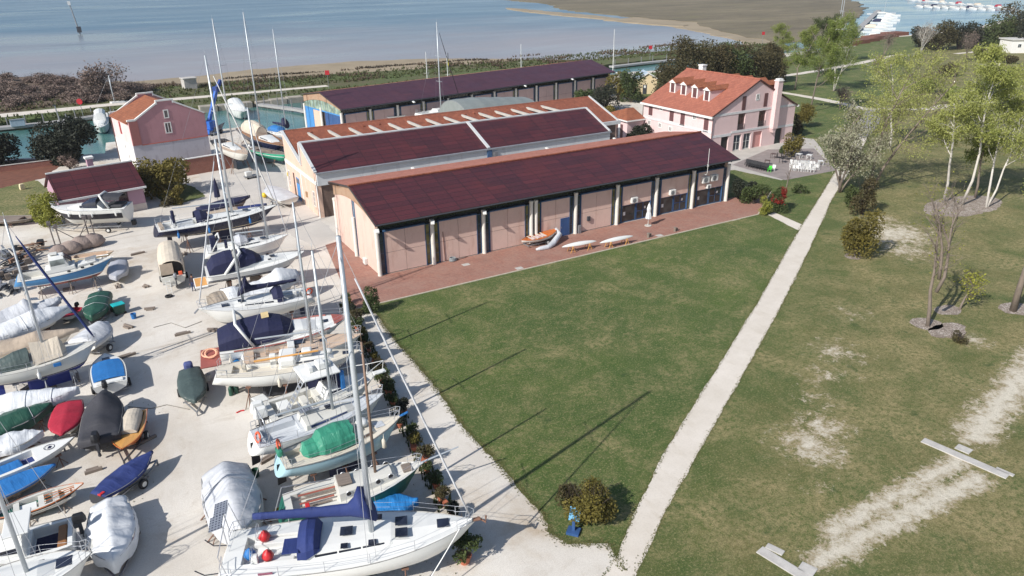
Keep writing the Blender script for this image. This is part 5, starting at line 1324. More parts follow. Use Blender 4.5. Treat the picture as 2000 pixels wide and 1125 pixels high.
a = Boat('white sloop with pale blue waterline and a row of dark cabin windows', (497, 858), (750, 768), 2.45, 2.8, 2.9, 'sail', GW, M('pale_blue_bottom', lin(116, 142, 178), .7, .2), None, GREYD, wl=.42, cock=(.06, .32, .75, .42), bt=.78)
a.cabin(.34, .76, 1.02, .55, .45, .2, GW2, 1.2, .1, (.08, .8), m_glass('blue_cabin_pane', lin(52, 66, 104)), split=2, wh=(.3, .72))
a.hatch(.56, .25, .42, a.dz(.56)+.4); a.hatch(.86, 0, .5, None, GREYD)
a.mast(.585, topv=490, r=.10, spread=(.5,), boom=(3.6, 1.0, .0), stays=True)
b = MB(); b.box(-.4, -.3, 0, .4, .3, .03); o = b.build('solar_panel', PANELSOL, a.t); o.location = (.40*a.L, .55, a.dz(.4)+.6); o.rotation_euler = (0, R(-8), 0)
a.arch(.06*a.L, 1.05, 1.7, a.zs, .2, INOX, .03); a.ring((.12, -.6, a.zs+.45), .3, (R(75), 0, R(-80)))
b = MB(); b.tube([(.38*a.L, 1.0, a.dz(.4)+.1), (.36*a.L, .95, a.zs+1.15), (.36*a.L, -.95, a.zs+1.15), (.38*a.L, -1.0, a.dz(.4)+.1)], .025, 6); b.build('hood_frame', INOX, a.t)
a.rails(.05, .92, 1.7, .6); a.rudder(.02, BLACKT, True, 1.6); a.fin(.48, 1.9, 1.1); a.props('steel props under the white sloop with blue cabin windows')

a = Boat('white sport fishing boat with hardtop, ladder and twin outboards', (520, 805), (738, 726), 2.4, 2.9, 3.2, 'motor', GW, NAVYB, None, GW2, cat='motor boat', name='motor_boat', cock=(.06, .42, 1.1, .6), bt=.9)
a.cabin(.46, .80, 1.0, .6, .7, .35, GW, 1.4, .3, (.1, .6), TINT)
b = MB(); b.box(.30*a.L, -1.15, a.zs+1.95, .62*a.L, 1.15, a.zs+2.1); ht = b.build('hardtop', GW, a.t, bevel=.06)
b = MB()
for x in (.32, .58):
    for y in (-1., 1.): b.tube([(x*a.L, y, a.zs), (x*a.L, y*.98, a.zs+1.95)], .03, 6)
b.build('hardtop_legs', INOX, a.t)
b = MB(); b.box(.60*a.L, -.75, a.zs+.55, .625*a.L, 1.0, a.zs+1.9); b.box(.40*a.L, .95, a.zs+.2, .6*a.L, .98, a.zs+1.7); b.build('canvas_side', NAVYC, a.t)
b = MB(); b.box(.62*a.L, -1.05, a.zs+.5, .65*a.L, -.76, a.zs+1.9); b.build('blue_canvas', BLUEC2, a.t)
a.box('flybridge_console', .46*a.L, -.4, a.zs+2.12, .53*a.L, .4, a.zs+2.6, GW, .08); a.dome(.56*a.L, .2, a.zs+2.12, .3); a.box('seat', .38*a.L, -.4, a.zs+2.11, .42*a.L, .4, a.zs+2.5, GW, .06)
b = MB()
A_, B_ = Vector((.26*a.L, -.95, a.zs+.0)), Vector((.31*a.L, -.95, a.zs+1.95))
for y in (0, .5): b.tube([A_+Vector((-.9, y, 0)), B_+Vector((0, y, 0))], .03, 5)
for k in range(7): p = (A_+Vector((-.9, 0, 0))).lerp(B_, (k+.5)/7); b.box(p.x-.06, p.y, p.z-.015, p.x+.06, p.y+.5, p.z+.015)
b.build('ladder', INOX, a.t)
a.box('bait_locker', .1*a.L, -.5, a.zs-.5, .2*a.L, .6, a.zs+.15, GW); a.box('bench', .3*a.L, -.9, a.zs-.55, .36*a.L, .9, a.zs-.1, GW2)
for y in (-.45, .35): a.outboard(y, GW, 1.35)
b = MB(); P = [(t_*a.L, sg*(a.hw(t_)*.93), a.sheer(t_)+.65) for sg, tt in ((-1, (.5, .65, .8, .93)), (1, (.93, .8, .65, .5))) for t_ in tt]; P.insert(4, (a.L*1.06, 0, a.zb+.75)); b.tube(P, .028, 6)
for p in P: b.tube([p, (p[0]-.12, p[1]*.95, p[2]-.66)], .022, 5)
b.build('bow_rail', WHITE, a.t)
a.box('bow_pulpit', .95*a.L, -.22, a.zb-.1, 1.07*a.L, .22, a.zb+.02, GW, .04)
a.props('wooden blocks and props under the sport fishing boat', (.25, .6))
a = Boat('white cruising yacht with registration letters on its bow and a golden wooden boom', (424, 726), (708, 684), 2.55, 2.9, 3.1, 'sail', GW, DARKB, BLACKT, CREAMG, wl=.2, cock=(.10, .40, .62, .35), bt=.6, rake=1.7)
a.cabin(.42, .80, .85, .5, .5, .3, GW, .7, .1, (.12, .75), TINT, split=2, wh=(.4, .68)); a.box('canvas_hood', .42*a.L, -.9, a.dz(.45)+.02, .54*a.L, .9, a.dz(.45)+.78, GW, .2)
a.box('life_raft', .58*a.L, -.45, a.dz(.58)+.5, .65*a.L, .25, a.dz(.58)+.95, WHITE, .12); a.dome(.76*a.L, .1, a.dz(.76)+.25, .3); a.box('binnacle', .36*a.L, -.15, a.zs-.3, .40*a.L, .15, a.zs+.9, WHITE)
a.wheel(.17, 0, .35); b = MB(); b.tube([(.26*a.L, -.55, a.zs+.75), (.70*a.L, -.5, a.zs+1.0)], .075, 8); b.build('wooden_boom', VARN2, a.t)
b = MB(); b.box(-.02, -.5, .0, .04, .5, .9); a.hatch(.88, 0, .45)
me = text_mesh('VE 2264 D', .30); me.materials.clear(); me.materials.append(NAVYC)
o = bpy.data.objects.new('registration_letters', me); COL.objects.link(o); o.parent = a.t
tq = .845; th_ = math.atan2(a.hw(tq-.05)-a.hw(tq+.05), .1*a.L)
o.location = (tq*a.L, -a.hw(tq)*a.sec(.72)-.05, a.keel(tq)+(a.sheer(tq)-a.keel(tq))*.62); o.rotation_euler = (R(78), 0, th_)
a.fender(.42, -1, CREAMG, .7, .13); a.rails(.08, .92, 1.7, .6); a.fin(.45, 3.5, 1.0); a.props('steel props under the yacht with the wooden boom')

a = Boat('white sloop with a bare beige teak deck and a dinghy slung at its stern', (476, 697), (708, 652), 2.6, 2.95, 3.2, 'sail', GW, DARKB, None, TEAK, wl=.28, cock=(.08, .30, .8, .35), bt=.8)
a.cabin(.42, .66, .9, .7, .2, .12, TEAK, .6, .1, (.1, .8), TINT, split=2, wh=(.2, .8)); a.box('cockpit_console', .36*a.L, -.5, a.zs-.1, .42*a.L, .55, a.zs+.5, GW, .05)
a.hatch(.46, .5, .7, a.dz(.46)+.2); a.hatch(.66, .35, .5); a.wheel(.18, 0, .4); a.mast(.565, topv=395, r=.10, spread=(.38, .68), sw=1.0, boom=(4., 1.1), back=True)
a.rails(.05, .92, 1.7, .62); a.fin(.5, 2.0, 1.2); a.rudder(.08); a.props('steel props under the teak decked sloop')
S_ = a.world(-.6, 0); d_ = Boat('small bright blue covered dinghy slung behind the teak decked sloop', None, None, 1.9, 2.05, 1.1, 'canoe', GW, GW, None, BLUEC2, zk=1.6, cat='dinghy', name='dinghy', world=(a.world(-.6, 1.2, 1.9), a.world(-.65, -1.5, 1.9)))
d_.tarp([(0, .06), (.5, .16), (1, .06)], AZURE, drop=.1)

a = Boat('white motor yacht under a navy canopy with red brown deck stripe and stern platform', (428, 672), (684, 617), 2.75, 3.25, 4.1, 'motor', GW, NAVYB, None, GW, cat='motor yacht', name='motor_yacht', cock=(.03, .3, 1.4, .3), bt=.9)
a.cabin(.30, .74, 1.45, .9, .75, .35, GW, 2.0, .1, None)
a.hood([(.0*a.L, a.zs+.05, 1.45, .9), (.09*a.L, a.zs+.1, 1.55, 1.25), (.2*a.L, a.zs+.15, 1.6, 1.45), (.37*a.L, a.zs+.25, 1.6, 1.5), (.47*a.L, a.zs+.4, 1.5, 1.0), (.54*a.L, a.zs+.5, 1.1, .35), (.56*a.L, a.zs+.5, .9, .1)], NAVYC, 'canopy', 9, power=.55, ends=(True, True), amp=.04)
b = MB(); b.add([(.33*a.L, -.45, a.zs+1.66), (.385*a.L, -.42, a.zs+1.69), (.385*a.L, .45, a.zs+1.78), (.33*a.L, .4, a.zs+1.77)], [(0, 1, 2, 3)]); b.v = [(x, y, z+.08) for x, y, z in b.v]; b.build('canopy_window', M('amber_vinyl', lin(214, 190, 140), .3), a.t)
a.arch(.14*a.L, 1.72, 1.95, a.zs+.02, 1.1, GW, .11)
for sd_ in (-1, 1):
    b = MB(); b.tube([(t_*a.L, sd_*(a.hw(t_)*.93), a.sheer(t_)+.05) for t_ in [k/10*.72+.1 for k in range(11)]], .07, 5); b.build('red_stripe', REDDECK, a.t)
b = MB(); b.add([(.86*a.L, -a.hw(.86)*.9, a.dz(.86)+.06), (.965*a.L, -a.hw(.965)*.8, a.zb+.05), (.965*a.L, a.hw(.965)*.8, a.zb+.05), (.86*a.L, a.hw(.86)*.9, a.dz(.86)+.06)], [(0, 1, 2, 3)]); b.build('teak_foredeck', REDDECK, a.t)
a.box('swim_platform', -1.5, -1.5, a.zs-1.1, -.02, 1.5, a.zs-.95, REDDECK, .05); a.ring((-.8, .3, a.zs-.75), .55, (R(8), 0, 0), m_cloth('salmon_inflatable', lin(226, 170, 140), .6)); a.ring((-.7, -.1, a.zs-.6), .4, (R(30), 0, 0), m_cloth('salmon_inflatable', lin(226, 170, 140), .6))
a.hatch(.80, .1, .5); a.hatch(.66, -.1, .05); a.rails(.3, .93, 1.6, .6, True, False); a.fender(.07, -1, CREAMG, .7, .13)
for sd_ in (-1, 1):
    for t_ in (.45, .58, .7):
        b = MB(); b.lathe([(.001, 0), (.2, 0), (.2, .02), (.001, .02)], 14); o = b.build('porthole', BLACKT, a.t); o.location = (t_*a.L, sd_*(a.hw(t_)*.955), a.sheer(t_)-.5); o.rotation_euler = (R(-90*sd_), 0, 0); o.scale = (1.5, .6, 1)
a.props('wooden blocks and props under the navy canopied motor yacht', (.2, .45, .7))

a = Boat('white sloop pointing into the yard with navy sail cover and orange life ring', (603, 571), (385, 604), 2.6, 2.95, 3.3, 'sail', GW, NAVYB, None, GW, wl=.24, cock=(.06, .30, .9, .42), bt=.84)
a.cabin(.30, .70, 1.1, .6, .4, .2, GW, 1.6, .1, (.1, .75), TINT, split=3, wh=(.35, .68)); a.hatch(.62, .1, .5, a.dz(.62)+.28); a.hatch(.76, .0, .6)
a.mast(.60, topv=272, r=.115, spread=(.4, .7), sw=1.0, boom=(4.6, 1.1, 0), cover=(NAVYC, .2, .5), furl=(GTARP, .06))
a.hood([(.25*a.L, a.dz(.25), 1.1, 1.0), (.30*a.L, a.dz(.3), 1.1, 1.1), (.345*a.L, a.dz(.35)+.1, .9, .6)], NAVYC, 'dodger', ends=(False, False))
a.box('bench', .08*a.L, -.85, a.zs-.4, .27*a.L, -.45, a.zs-.05, GREYD); a.box('bench', .08*a.L, .45, a.zs-.4, .27*a.L, .85, a.zs-.05, GREYD); a.wheel(.12, 0, .45)
a.ring((.10, .9, a.zs+.45), .3, (R(80), 0, R(20))); a.rails(.05, .92, 1.8, .62); a.fin(.48, 2.0, 1.2); a.rudder(.08)
b = MB(); b.tube([(.99*a.L, 0, a.zb), (1.03*a.L, .1, a.zb-.3)], .07, 6); b.build('anchor', GREYM, a.t)
a.props('steel props under the sloop with navy sail cover')

a = Boat('motor boat shrouded in white sheets behind the navy sail cover', (417, 588), (592, 532), 1.9, 2.4, 3.0, 'motor', GW2, DARKB, None, GW2, cat='motor boat', name='motor_boat', bt=.85)
a.tarp([(0, .7), (.2, 1.0), (.32, .5), (.55, .4), (.7, 1.5), (.85, .9), (1, .1)], WTARP, drop=.4, t0=.12, t1=.92, amp=.12, seed=8)
a.tarp([(0, .6), (.15, .8), (.2, .2)], CAMO, 'stern_cover', .7, -.02, .13, 1.06, amp=.1, seed=4)
a.props('wooden blocks under the sheeted motor boat', (.3, .6))

a = Boat('sleek white motor yacht with navy canvas, swept arch and teak stern platform', (402, 531), (596, 491), 2.75, 3.15, 3.7, 'motor', GW, DARKB, NAVYC, GW, cat='motor yacht', name='motor_yacht', cock=(.04, .3, 1.25, .3), bt=.9, wl=.5)
a.cabin(.3, .80, 1.3, .7, .55, .25, GW, 2.6, .1, None)
a.hood([(.02*a.L, a.zs+.05, 1.35, .5), (.08*a.L, a.zs+.05, 1.4, 1.3), (.2*a.L, a.zs+.1, 1.4, 1.6), (.27*a.L, a.zs+.1, 1.35, 1.6)], NAVYC, 'stern_canopy', 9, power=.5, ends=(True, True), amp=.03)
a.hood([(.31*a.L, a.zs+.25, 1.3, 1.45), (.40*a.L, a.zs+.35, 1.25, 1.35), (.48*a.L, a.zs+.5, 1.1, .75), (.545*a.L, a.zs+.55, .8, .1)], NAVYC, 'windscreen_cover', 9, power=.6, ends=(True, True), amp=.03)
a.arch(.34*a.L, 1.5, 1.75, a.zs, -1.6, GW, .14); a.dome(.335*a.L, 0, a.zs+1.8, .25)
a.box('swim_platform', -1.2, -1.3, a.zs-1.05, -.02, 1.3, a.zs-.9, GW, .05); a.box('platform_teak', -1.12, -1.1, a.zs-.899, -.1, 1.1, a.zs-.88, VARN2)
a.hatch(.66, .0, .5, a.dz(.66)+.33); a.hatch(.62, .65, .3, a.dz(.62)+.25); a.hatch(.62, -.65, .3, a.dz(.62)+.25); a.rails(.45, .94, 1.6, .5, True, False, 1)
a.props('wooden blocks and props under the sleek white motor yacht', (.2, .5, .7))

a = Boat('white sloop with grey dodger and upright navy canvas at its stern', (404, 487), (564, 458), 2.5, 2.85, 3.4, 'sail', GW, M('pale_grey_bottom', lin(150, 156, 168), .7, .15), None, GW, wl=.5, cock=(.05, .3, .95, .4), bt=.86)
a.cabin(.32, .74, 1.15, .6, .42, .2, GW, 1.8, .1, (.1, .75), TINT, split=3, wh=(.35, .68)); a.hatch(.52, .0, .6, a.dz(.52)+.36); a.hatch(.68, 0, .6, a.dz(.68)+.22)
a.hood([(.33*a.L, a.dz(.33)+.1, 1.0, .75), (.40*a.L, a.dz(.4)+.15, 1.05, .9), (.48*a.L, a.dz(.48)+.3, .8, .4), (.5*a.L, a.dz(.5)+.35, .6, .1)], GTARP, 'dodger', ends=(True, False))
a.box('navy_canvas', .05*a.L, -1.2, a.zs+.1, .12*a.L, -.5, a.zs+1.6, NAVYC, .08); a.box('navy_canvas', .21*a.L, -.9, a.zs+.1, .245*a.L, -.4, a.zs+.9, NAVYC, .05)
a.mast(.735, topv=210, r=.115, spread=(.38, .68), sw=1.1, furl=(GTARP, .05)); b = MB(); b.tube([(.7*a.L, .1, a.dz(.7)+1.0), (.36*a.L, .5, a.dz(.4)+1.05)], .07, 7); b.build('boom', ALUM, a.t)
a.arch(.16*a.L, 1.2, 1.3, a.zs, -.9, WHITE, .08); a.rails(.05, .92, 1.8, .62); a.fin(.5, 2, 1.2); a.rudder(.08); a.props('steel props under the sloop with grey dodger')

a = Boat('long navy hulled yacht with navy spray hood and white deck', (306, 446), (543, 400), 2.75, 3.2, 4.0, 'sail', NAVYH, NAVYB, M('gold_line', lin(206, 196, 170), .5), GW, wl=.30, cock=(.05, .32, 1.1, .42), bt=.88)
a.cabin(.32, .74, 1.3, .7, .42, .2, GW, 2.4, .1, (.1, .78), TINT, split=4, wh=(.35, .66))
a.hood([(.30*a.L, a.dz(.3)+.1, 1.2, 1.05), (.345*a.L, a.dz(.34)+.15, 1.25, 1.15), (.40*a.L, a.dz(.4)+.3, 1.05, .55), (.415*a.L, a.dz(.42)+.35, .9, .1)], NAVYC, 'spray_hood', ends=(False, False))
a.box('helm_cover', .13*a.L, .5, a.zs+.1, .155*a.L, 1.05, a.zs+1.5, NAVYC, .1); a.hatch(.72, .1, .65, a.dz(.72)+.2); a.hatch(.86, 0, .5); a.hatch(.6, .2, .5, a.dz(.6)+.3)
for yy in (-.9, .9): a.wheel(.12, yy, .45)
a.box('bench', .16*a.L, -.95, a.zs-.35, .29*a.L, -.5, a.zs, GREYD); a.box('bench', .16*a.L, .5, a.zs-.35, .29*a.L, .95, a.zs, GREYD); a.box('stern_seat', .02*a.L, -1.2, a.zs+.01, .05*a.L, 1.2, a.zs+.28, TAUPEC)
a.mast(.605, topv=108, r=.14, spread=(.36, .66), sw=1.2, boom=(6.2, 1.5, .12), furl=(WHITE, .085))
for t_ in (.14, .38, .72): a.fender(t_, -1, BLUEC2, .7, .13)
a.rails(.05, .93, 1.9, .65); a.fin(.5, 2.2, 1.4); a.rudder(.08); a.props('steel cradle props under the long navy yacht')

a = Boat('dark wooden boat under a navy cover beyond the long navy yacht', (388, 409), (487, 382), 1.7, 2.0, 2.4, 'sail', M('dark_brown_hull', lin(92, 76, 66), .6, .2), DARKB, None, NAVYC, zk=.6, bt=.6)
a.tarp([(0, .25), (.4, .5), (1, .1)], NAVYC, drop=.3, amp=.04, seed=3); a.props('low blocks under the navy covered wooden boat', (.3, .65))
a = Boat('low beige boat with blue deck cover between the two navy boats', (400, 419), (520, 398), 1.9, 2.2, 2.3, 'sail', CREAMG, DARKB, None, BLUEC2, zk=.8, bt=.6)
a.tarp([(0, .2), (.4, .45), (.55, .3)], TAUPEC, 'cover', .2, 0, .52, amp=.05, seed=5); a.tarp([(.5, .3), (1, .1)], ROYALC, 'bow_cover', .25, .53, 1, amp=.04, seed=6); a.props('low blocks under the beige and blue boat', (.3, .65))
p = G(426, 392); t = thing('furled_awning', 'tall furled navy awning standing beyond the navy yacht', 'awning', (p.x, p.y, 0))
b = MB(); b.tube([(0, 0, 0), (0, 0, 3.3)], .04, 6); b.build('pole', GREYM, t)
b = MB(); b.loft([[(r_*math.cos(k*math.pi/4), r_*.6*math.sin(k*math.pi/4), z) for k in range(8)] for z, r_ in ((.5, .34), (.6, .4), (1.6, .34), (2.8, .16), (3.25, .03))], True, True); b.build('canvas', NAVYC, t)

# boats in the middle of the yard
a = Boat('beige canvas covered cabin boat seen from its open stern with a ladder', (338, 541), (329, 476), 1.45, 1.6, 2.5, 'motor', GW2, DARKB, None, GW2, cat='motor boat', name='motor_boat', zk=.5, cock=(.03, .5, 1., .6), bt=.92)
a.hood([(.06*a.L, a.zs+.05, 1.12, 1.4), (.07*a.L, a.zs+.05, 1.15, 1.5), (.35*a.L, a.zs+.1, 1.2, 1.75), (.65*a.L, a.zs+.1, 1.1, 1.6), (.9*a.L, a.zs+.15, .7, .7), (.97*a.L, a.zs+.1, .3, .2)], BEIGEC, 'canopy', 10, power=.5, ends=(False, False), amp=.03)
a.box('stern_curtain', .055*a.L, -.15, a.zs+.1, .06*a.L, 1.0, a.zs+1.25, TAUPEC, 0); a.box('dark_cabin', .12*a.L, -1.0, a.zs-.3, .14*a.L, .9, a.zs+1.25, BLACKT, 0)
a.box('jerrycan', .02*a.L, -.9, a.zs+.02, .05*a.L, -.55, a.zs+.35, ORANGE, .04); a.outboard(-.2, GREYM, .8)
b = MB()
for y in (.35, .75): b.tube([(-.1, y, a.zs-.2), (-.7, y, .02)], .03, 5)
for k in range(5): b.box(-.18-k*.12, .35, a.zs-.35-k*.24, -.1-k*.12, .75, a.zs-.32-k*.24)
b.build('ladder', ALU, a.t); a.trailer('trailer under the beige canvas boat', .3)
a = Boat('small dinghy under an olive grey cover with a blue wrapped motor', (370, 722), (380, 783), 1.0, 1.1, 1.9, 'motor', WHITE, GW2, None, OLIVEC, cat='dinghy', name='dinghy', zk=.45, bt=.8)
a.tarp([(0, .25), (.4, .4), (1, .1)], OLIVEC, drop=.2, amp=.05, seed=11); a.box('motor_cover', -.35, -.35, a.zs+.0, .25, .3, a.zs+.65, M('slate_blue_cloth', lin(72, 82, 130), .8), .18); a.trailer('dolly under the olive covered dinghy', .4)
a = Boat('boat bundled in a pale grey tarpaulin beside the stern of the large sloop', (440, 922), (472, 1040), 1.5, 1.6, 3.0, 'motor', GW2, DARKB, None, GW2, cat='motor boat', name='motor_boat', zk=.5, bt=.9)
a.tarp([(0, .7), (.15, 1.1), (.6, 1.0), (1, .2)], GTARP, drop=1.0, amp=.12, peak=1.35, seed=21, strap=(.35,)); a.props('low blocks under the grey bundled boat', (.3, .65))

# ------------------------------------------------------------------ west side of the yard
a = Boat('black and white motor yacht with dark windscreen in front of the mauve cottage', (250, 401), (98, 404), 2.85, 3.1, 3.6, 'motor', GW, GW, None, GW, cat='motor yacht', name='motor_yacht', zk=.75, bt=.9, wl=.1, cock=(.04, .3, 1.1, .3))
a.hull.data.materials[2] = a.hull.data.materials[0]
b = MB(); N = 10
for sd_ in (-1, 1):
    b.loft([[(t_*a.L-(1-q)*a.rake*t_**5, sd_*(a.hw(t_)*a.sec(q)+.05), a.keel(t_)+(a.sheer(t_)-a.keel(t_))*q) for q in (.48, .62, .80)] for t_ in [.03+.9*k/N for k in range(N+1)]])
b.build('black_band', M('glossy_black_band', lin(34, 34, 42), .2), a.t)
a.cabin(.28, .78, 1.15, .6, .75, .25, GW, 1.9, .6, (.12, .62), TINT, wh=(.15, .85))
a.hood([(.36*a.L, a.zs+.45, 1.1, .75), (.46*a.L, a.zs+.45, 1.0, .65), (.56*a.L, a.zs+.45, .75, .2)], TINT, 'windscreen', 9, power=.6, amp=0); a.arch(.30*a.L, 1.2, 1.5, a.zs+.1, -.9, GW, .13)
a.hood([(.05*a.L, a.zs+.95, 1.05, .45), (.18*a.L, a.zs+1.0, 1.1, .55), (.3*a.L, a.zs+1.1, 1.05, .45)], BLACKC, 'bimini', 9, power=.5, ends=(False, False)); a.box('cockpit_cover', .04*a.L, -1., a.zs+.0, .26*a.L, 1., a.zs+.35, BLACKC, .1)
for t_ in (.1, .4, .55, .7): a.fender(t_, 1, WHITE, .5, .11)
a.rails(.5, .93, 1.4, .5, True, False, 1); a.box('stern_drive', -.5, -.3, .35, -.02, .3, 1.0, BLACKT, .1); a.trailer('double trailer under the black and white motor yacht', .25)
a = Boat('weathered grey wooden barge at the left edge below the lawn', (-40, 428), (72, 424), .75, .9, 2.6, 'motor', OLDWOOD, OLDWOOD, None, OLDWOOD, cat='barge', name='barge', zk=.2, bt=.9, cock=(.72, .9, .7, .3), wl=.2)
a.props('beams under the grey barge', (.3, .6))
a = Boat('sky blue fishing boat with white wheelhouse and red bottom', (34, 543), (222, 501), 2.05, 2.55, 2.9, 'sail', SKYB, REDB, WHITE, GW2, cat='fishing boat', name='fishing_boat', zk=.75, wl=.36, cock=(.04, .28, 1.05, .5), bt=.82, rail=GW)
a.cabin(.60, .84, .85, .45, .42, .3, GW, .5, .2, None)
c = a.cabin(.28, .60, 1.0, .9, .65, .6, GW, .2, .1, None); 
wh_ = a.cabin(.33, .56, .95, .85, 1.75, 1.7, GW, .9, .15, (.08, .72), m_glass('grey_wheelhouse_pane', lin(112, 118, 116), .15), name='wheelhouse', wh=(.48, .80))
a.windscreen(wh_, .33, .57, .72, a.dz(.5)+.85, a.dz(.5)+1.6, .75); a.box('roof_hatch', .36*a.L, -.5, a.dz(.4)+1.74, .44*a.L, .4, a.dz(.4)+1.79, GW2)
b = MB()
for k in range(5): b.tube([(.70*a.L, -.4+k*.2, a.dz(.7)+.45), (.82*a.L, -.4+k*.2, a.dz(.8)+.5)], .04, 5)
b.build('deck_gear', GREYM, a.t)
for t_ in (.52, .66, .76): a.box('tyre_fender', t_*a.L-.15, -a.hw(t_)*.9-.05, a.dz(t_), t_*a.L+.15, -a.hw(t_)*.9+.1, a.dz(t_)+.15, BLACKT, .04)
b = MB(); 
for sd_ in (-1, 1): b.tube([(t_*a.L, sd_*a.hw(t_)*.92, a.sheer(t_)+.28) for t_ in [k/8*.7+.25 for k in range(9)]], .03, 5)
b.build('hand_rail', GREYM, a.t); a.props('timber props under the sky blue fishing boat', (.2, .5, .75), mat=OLDWOOD)
a = Boat('bare beige hull lying behind the sky blue fishing boat', (130, 503), (224, 490), 1.2, 1.3, 1.9, 'canoe', m_gel('beige_hull', lin(206, 190, 158)), CREAMG, None, TEAK, cat='rowing boat', name='rowing_boat', zk=.5, cock=(.15, .85, .55, .3)); a.props('trestles under the bare beige hull', (.3, .7), mat=OLDWOOD)
a = Boat('short boat under a grey cover off the bow of the sky blue fishing boat', (232, 512), (226, 541), .9, 1.0, 1.9, 'motor', GW2, GREYD, None, GTARP, cat='dinghy', name='dinghy', zk=.25, bt=.85)
a.tarp([(0, .3), (.4, .45), (1, .1)], m_cloth('mid_grey_tarpaulin', lin(168, 170, 178), .6), drop=.4, amp=.06, seed=31)
a = Boat('sailing boat under pale grey sheets at the left edge, bow rail showing', (-40, 632), (126, 580), 1.6, 1.95, 2.6, 'sail', GW2, DARKB, None, GW2, zk=.5)
a.tarp([(0, .6), (.35, .6), (.55, 1.2), (.62, .35), (1, .15)], GTARP, drop=.3, t1=.93, amp=.12, seed=41); a.rails(.86, .95, 1, .5, True, False, 0); b = MB(); b.box(0, -.35, 0, .7, .35, .03); o = b.build('solar_panel', PANELSOL, a.t); o.location = (.60*a.L, .3, a.dz(.6)+.75); o.rotation_euler = (0, R(12), 0); a.props('props under the pale grey sheeted boat', (.4, .7))
a = Boat('motor boat under a creased white sheet at the left edge', (-60, 666), (136, 598), 1.5, 1.9, 2.7, 'motor', GW2, DARKB, None, GW2, cat='motor boat', name='motor_boat', zk=.5); a.tarp([(0, .4), (.5, .75), (.65, .95), (1, .15)], WTARP, drop=.45, amp=.11, seed=43, strap=(.5,)); a.props('props under the white sheeted motor boat', (.4, .7))
a = Boat('small red foredecked dinghy with a black outboard', (148, 600), (118, 622), .8, .9, 1.7, 'motor', GW2, DARKB, None, REDC, cat='dinghy', name='dinghy', zk=.3, cock=(.03, .5, .55, .3)); a.windscreen(a.t, .5, .55, .6, a.zs+.05, a.zs+.4, .2); a.outboard(0, BLACKT, .7)
a = Boat('boat under a dark green tarpaulin with a grey outboard beside the turquoise bin', (196, 575), (178, 618), 1.05, 1.15, 2.1, 'motor', GW2, DARKB, None, GREENT, cat='dinghy', name='dinghy', zk=.4, bt=.9); a.tarp([(0, .35), (.3, .55), (.7, .4), (1, .08)], GREENT, drop=.45, amp=.07, seed=44, strap=(.3, .6)); a.outboard(0, GREYM, .9); a.trailer('dolly under the dark green tarpaulin boat', .4)
a = Boat('long boat under a taupe cover at the left edge', (-60, 690), (152, 641), 1.4, 1.8, 2.3, 'sail', CREAMG, DARKB, None, GW2, zk=.4); a.tarp([(0, .4), (.4, .45), (.62, .75), (.68, .45), (1, .08)], TAUPEC, drop=.25, amp=.05, seed=45); a.props('props under the taupe covered boat', (.5, .8))
a = Boat('white boat under a ribbed grey cover off the bow of the blue bottomed sloop', (160, 668), (210, 630), 1.45, 1.6, 2.5, 'motor', GW, GW2, None, GW2, cat='motor boat', name='motor_boat', zk=.5, bt=.95); a.tarp([(0, .4), (.3, .6), (.75, .7), (1, .1)], GTARP, drop=.3, amp=.06, peak=1.5, seed=46); a.trailer('trailer under the ribbed grey cover boat', .4)
a = Boat('white sloop with blue bottom and a beige tent over its cabin', (-25, 727), (191, 666), 2.45, 2.8, 3.0, 'sail', GW2, BLUEB, NAVYC, GW2, wl=.34, cock=(.05, .3, .8, .4), bt=.75)
a.cabin(.32, .74, 1.0, .55, .42, .2, GW2, 1.2, .1, (.3, .8), m_glass('brown_pane', lin(92, 82, 74)), wh=(.3, .75))
b = MB(); xs = (.40, .70); yr_ = a.dz(.5)+1.45; b.loft([[(xs[0]*a.L, -1.15, a.dz(.4)+.05), (xs[0]*a.L+.25, -.05, yr_-.2), (xs[0]*a.L, 1.15, a.dz(.4)+.05)]]+[[(q*a.L, -1.1+.2*(k/6), a.dz(q)+.05+noise.noise(Vector((k, 1, 1)))*.05), (q*a.L, noise.noise(Vector((k*.9, 2, 1)))*.08, yr_+.0-.12*math.sin(k*math.pi/6)), (q*a.L, 1.1-.2*(k/6), a.dz(q)+.05)] for k, q in enumerate([xs[0]+(xs[1]-.04-xs[0])*j/6 for j in range(7)])]+[[(xs[1]*a.L, -.7, a.dz(.7)+.05), (xs[1]*a.L+.05, 0, a.dz(.7)+.3), (xs[1]*a.L, .7, a.dz(.7)+.05)]]); b.build('boom_tent', BEIGEC, a.t)
a.hood([(.12*a.L, a.zs, .85, .6), (.25*a.L, a.zs, .95, .95), (.37*a.L, a.zs, 1.0, 1.05)], OLIVEC, 'cockpit_cover', 9, ends=(True, True), amp=.12)
a.mast(.515, topv=428, r=.095, spread=(.5,), furl=(ROYALC, .10)); a.box('name_cloth', .56*a.L, -1.5, a.sheer(.56)-.3, .63*a.L, -1.42, a.sheer(.56)-.02, BLUEC2, .03); a.fender(.42, -1, WHITE, .6, .12); a.rails(.05, .92, 1.7, .58); a.fin(.5, 3.0, 1.0); a.rudder(.06); a.props('grey steel props under the blue bottomed sloop', mat=GREYM)
a = Boat('open white boat with a flat sky blue cover seen from its stern', (215, 750), (204, 690), 1.25, 1.45, 2.5, 'motor', GW, BLUEB, None, GW, cat='motor boat', name='motor_boat', zk=.45, bt=.92)
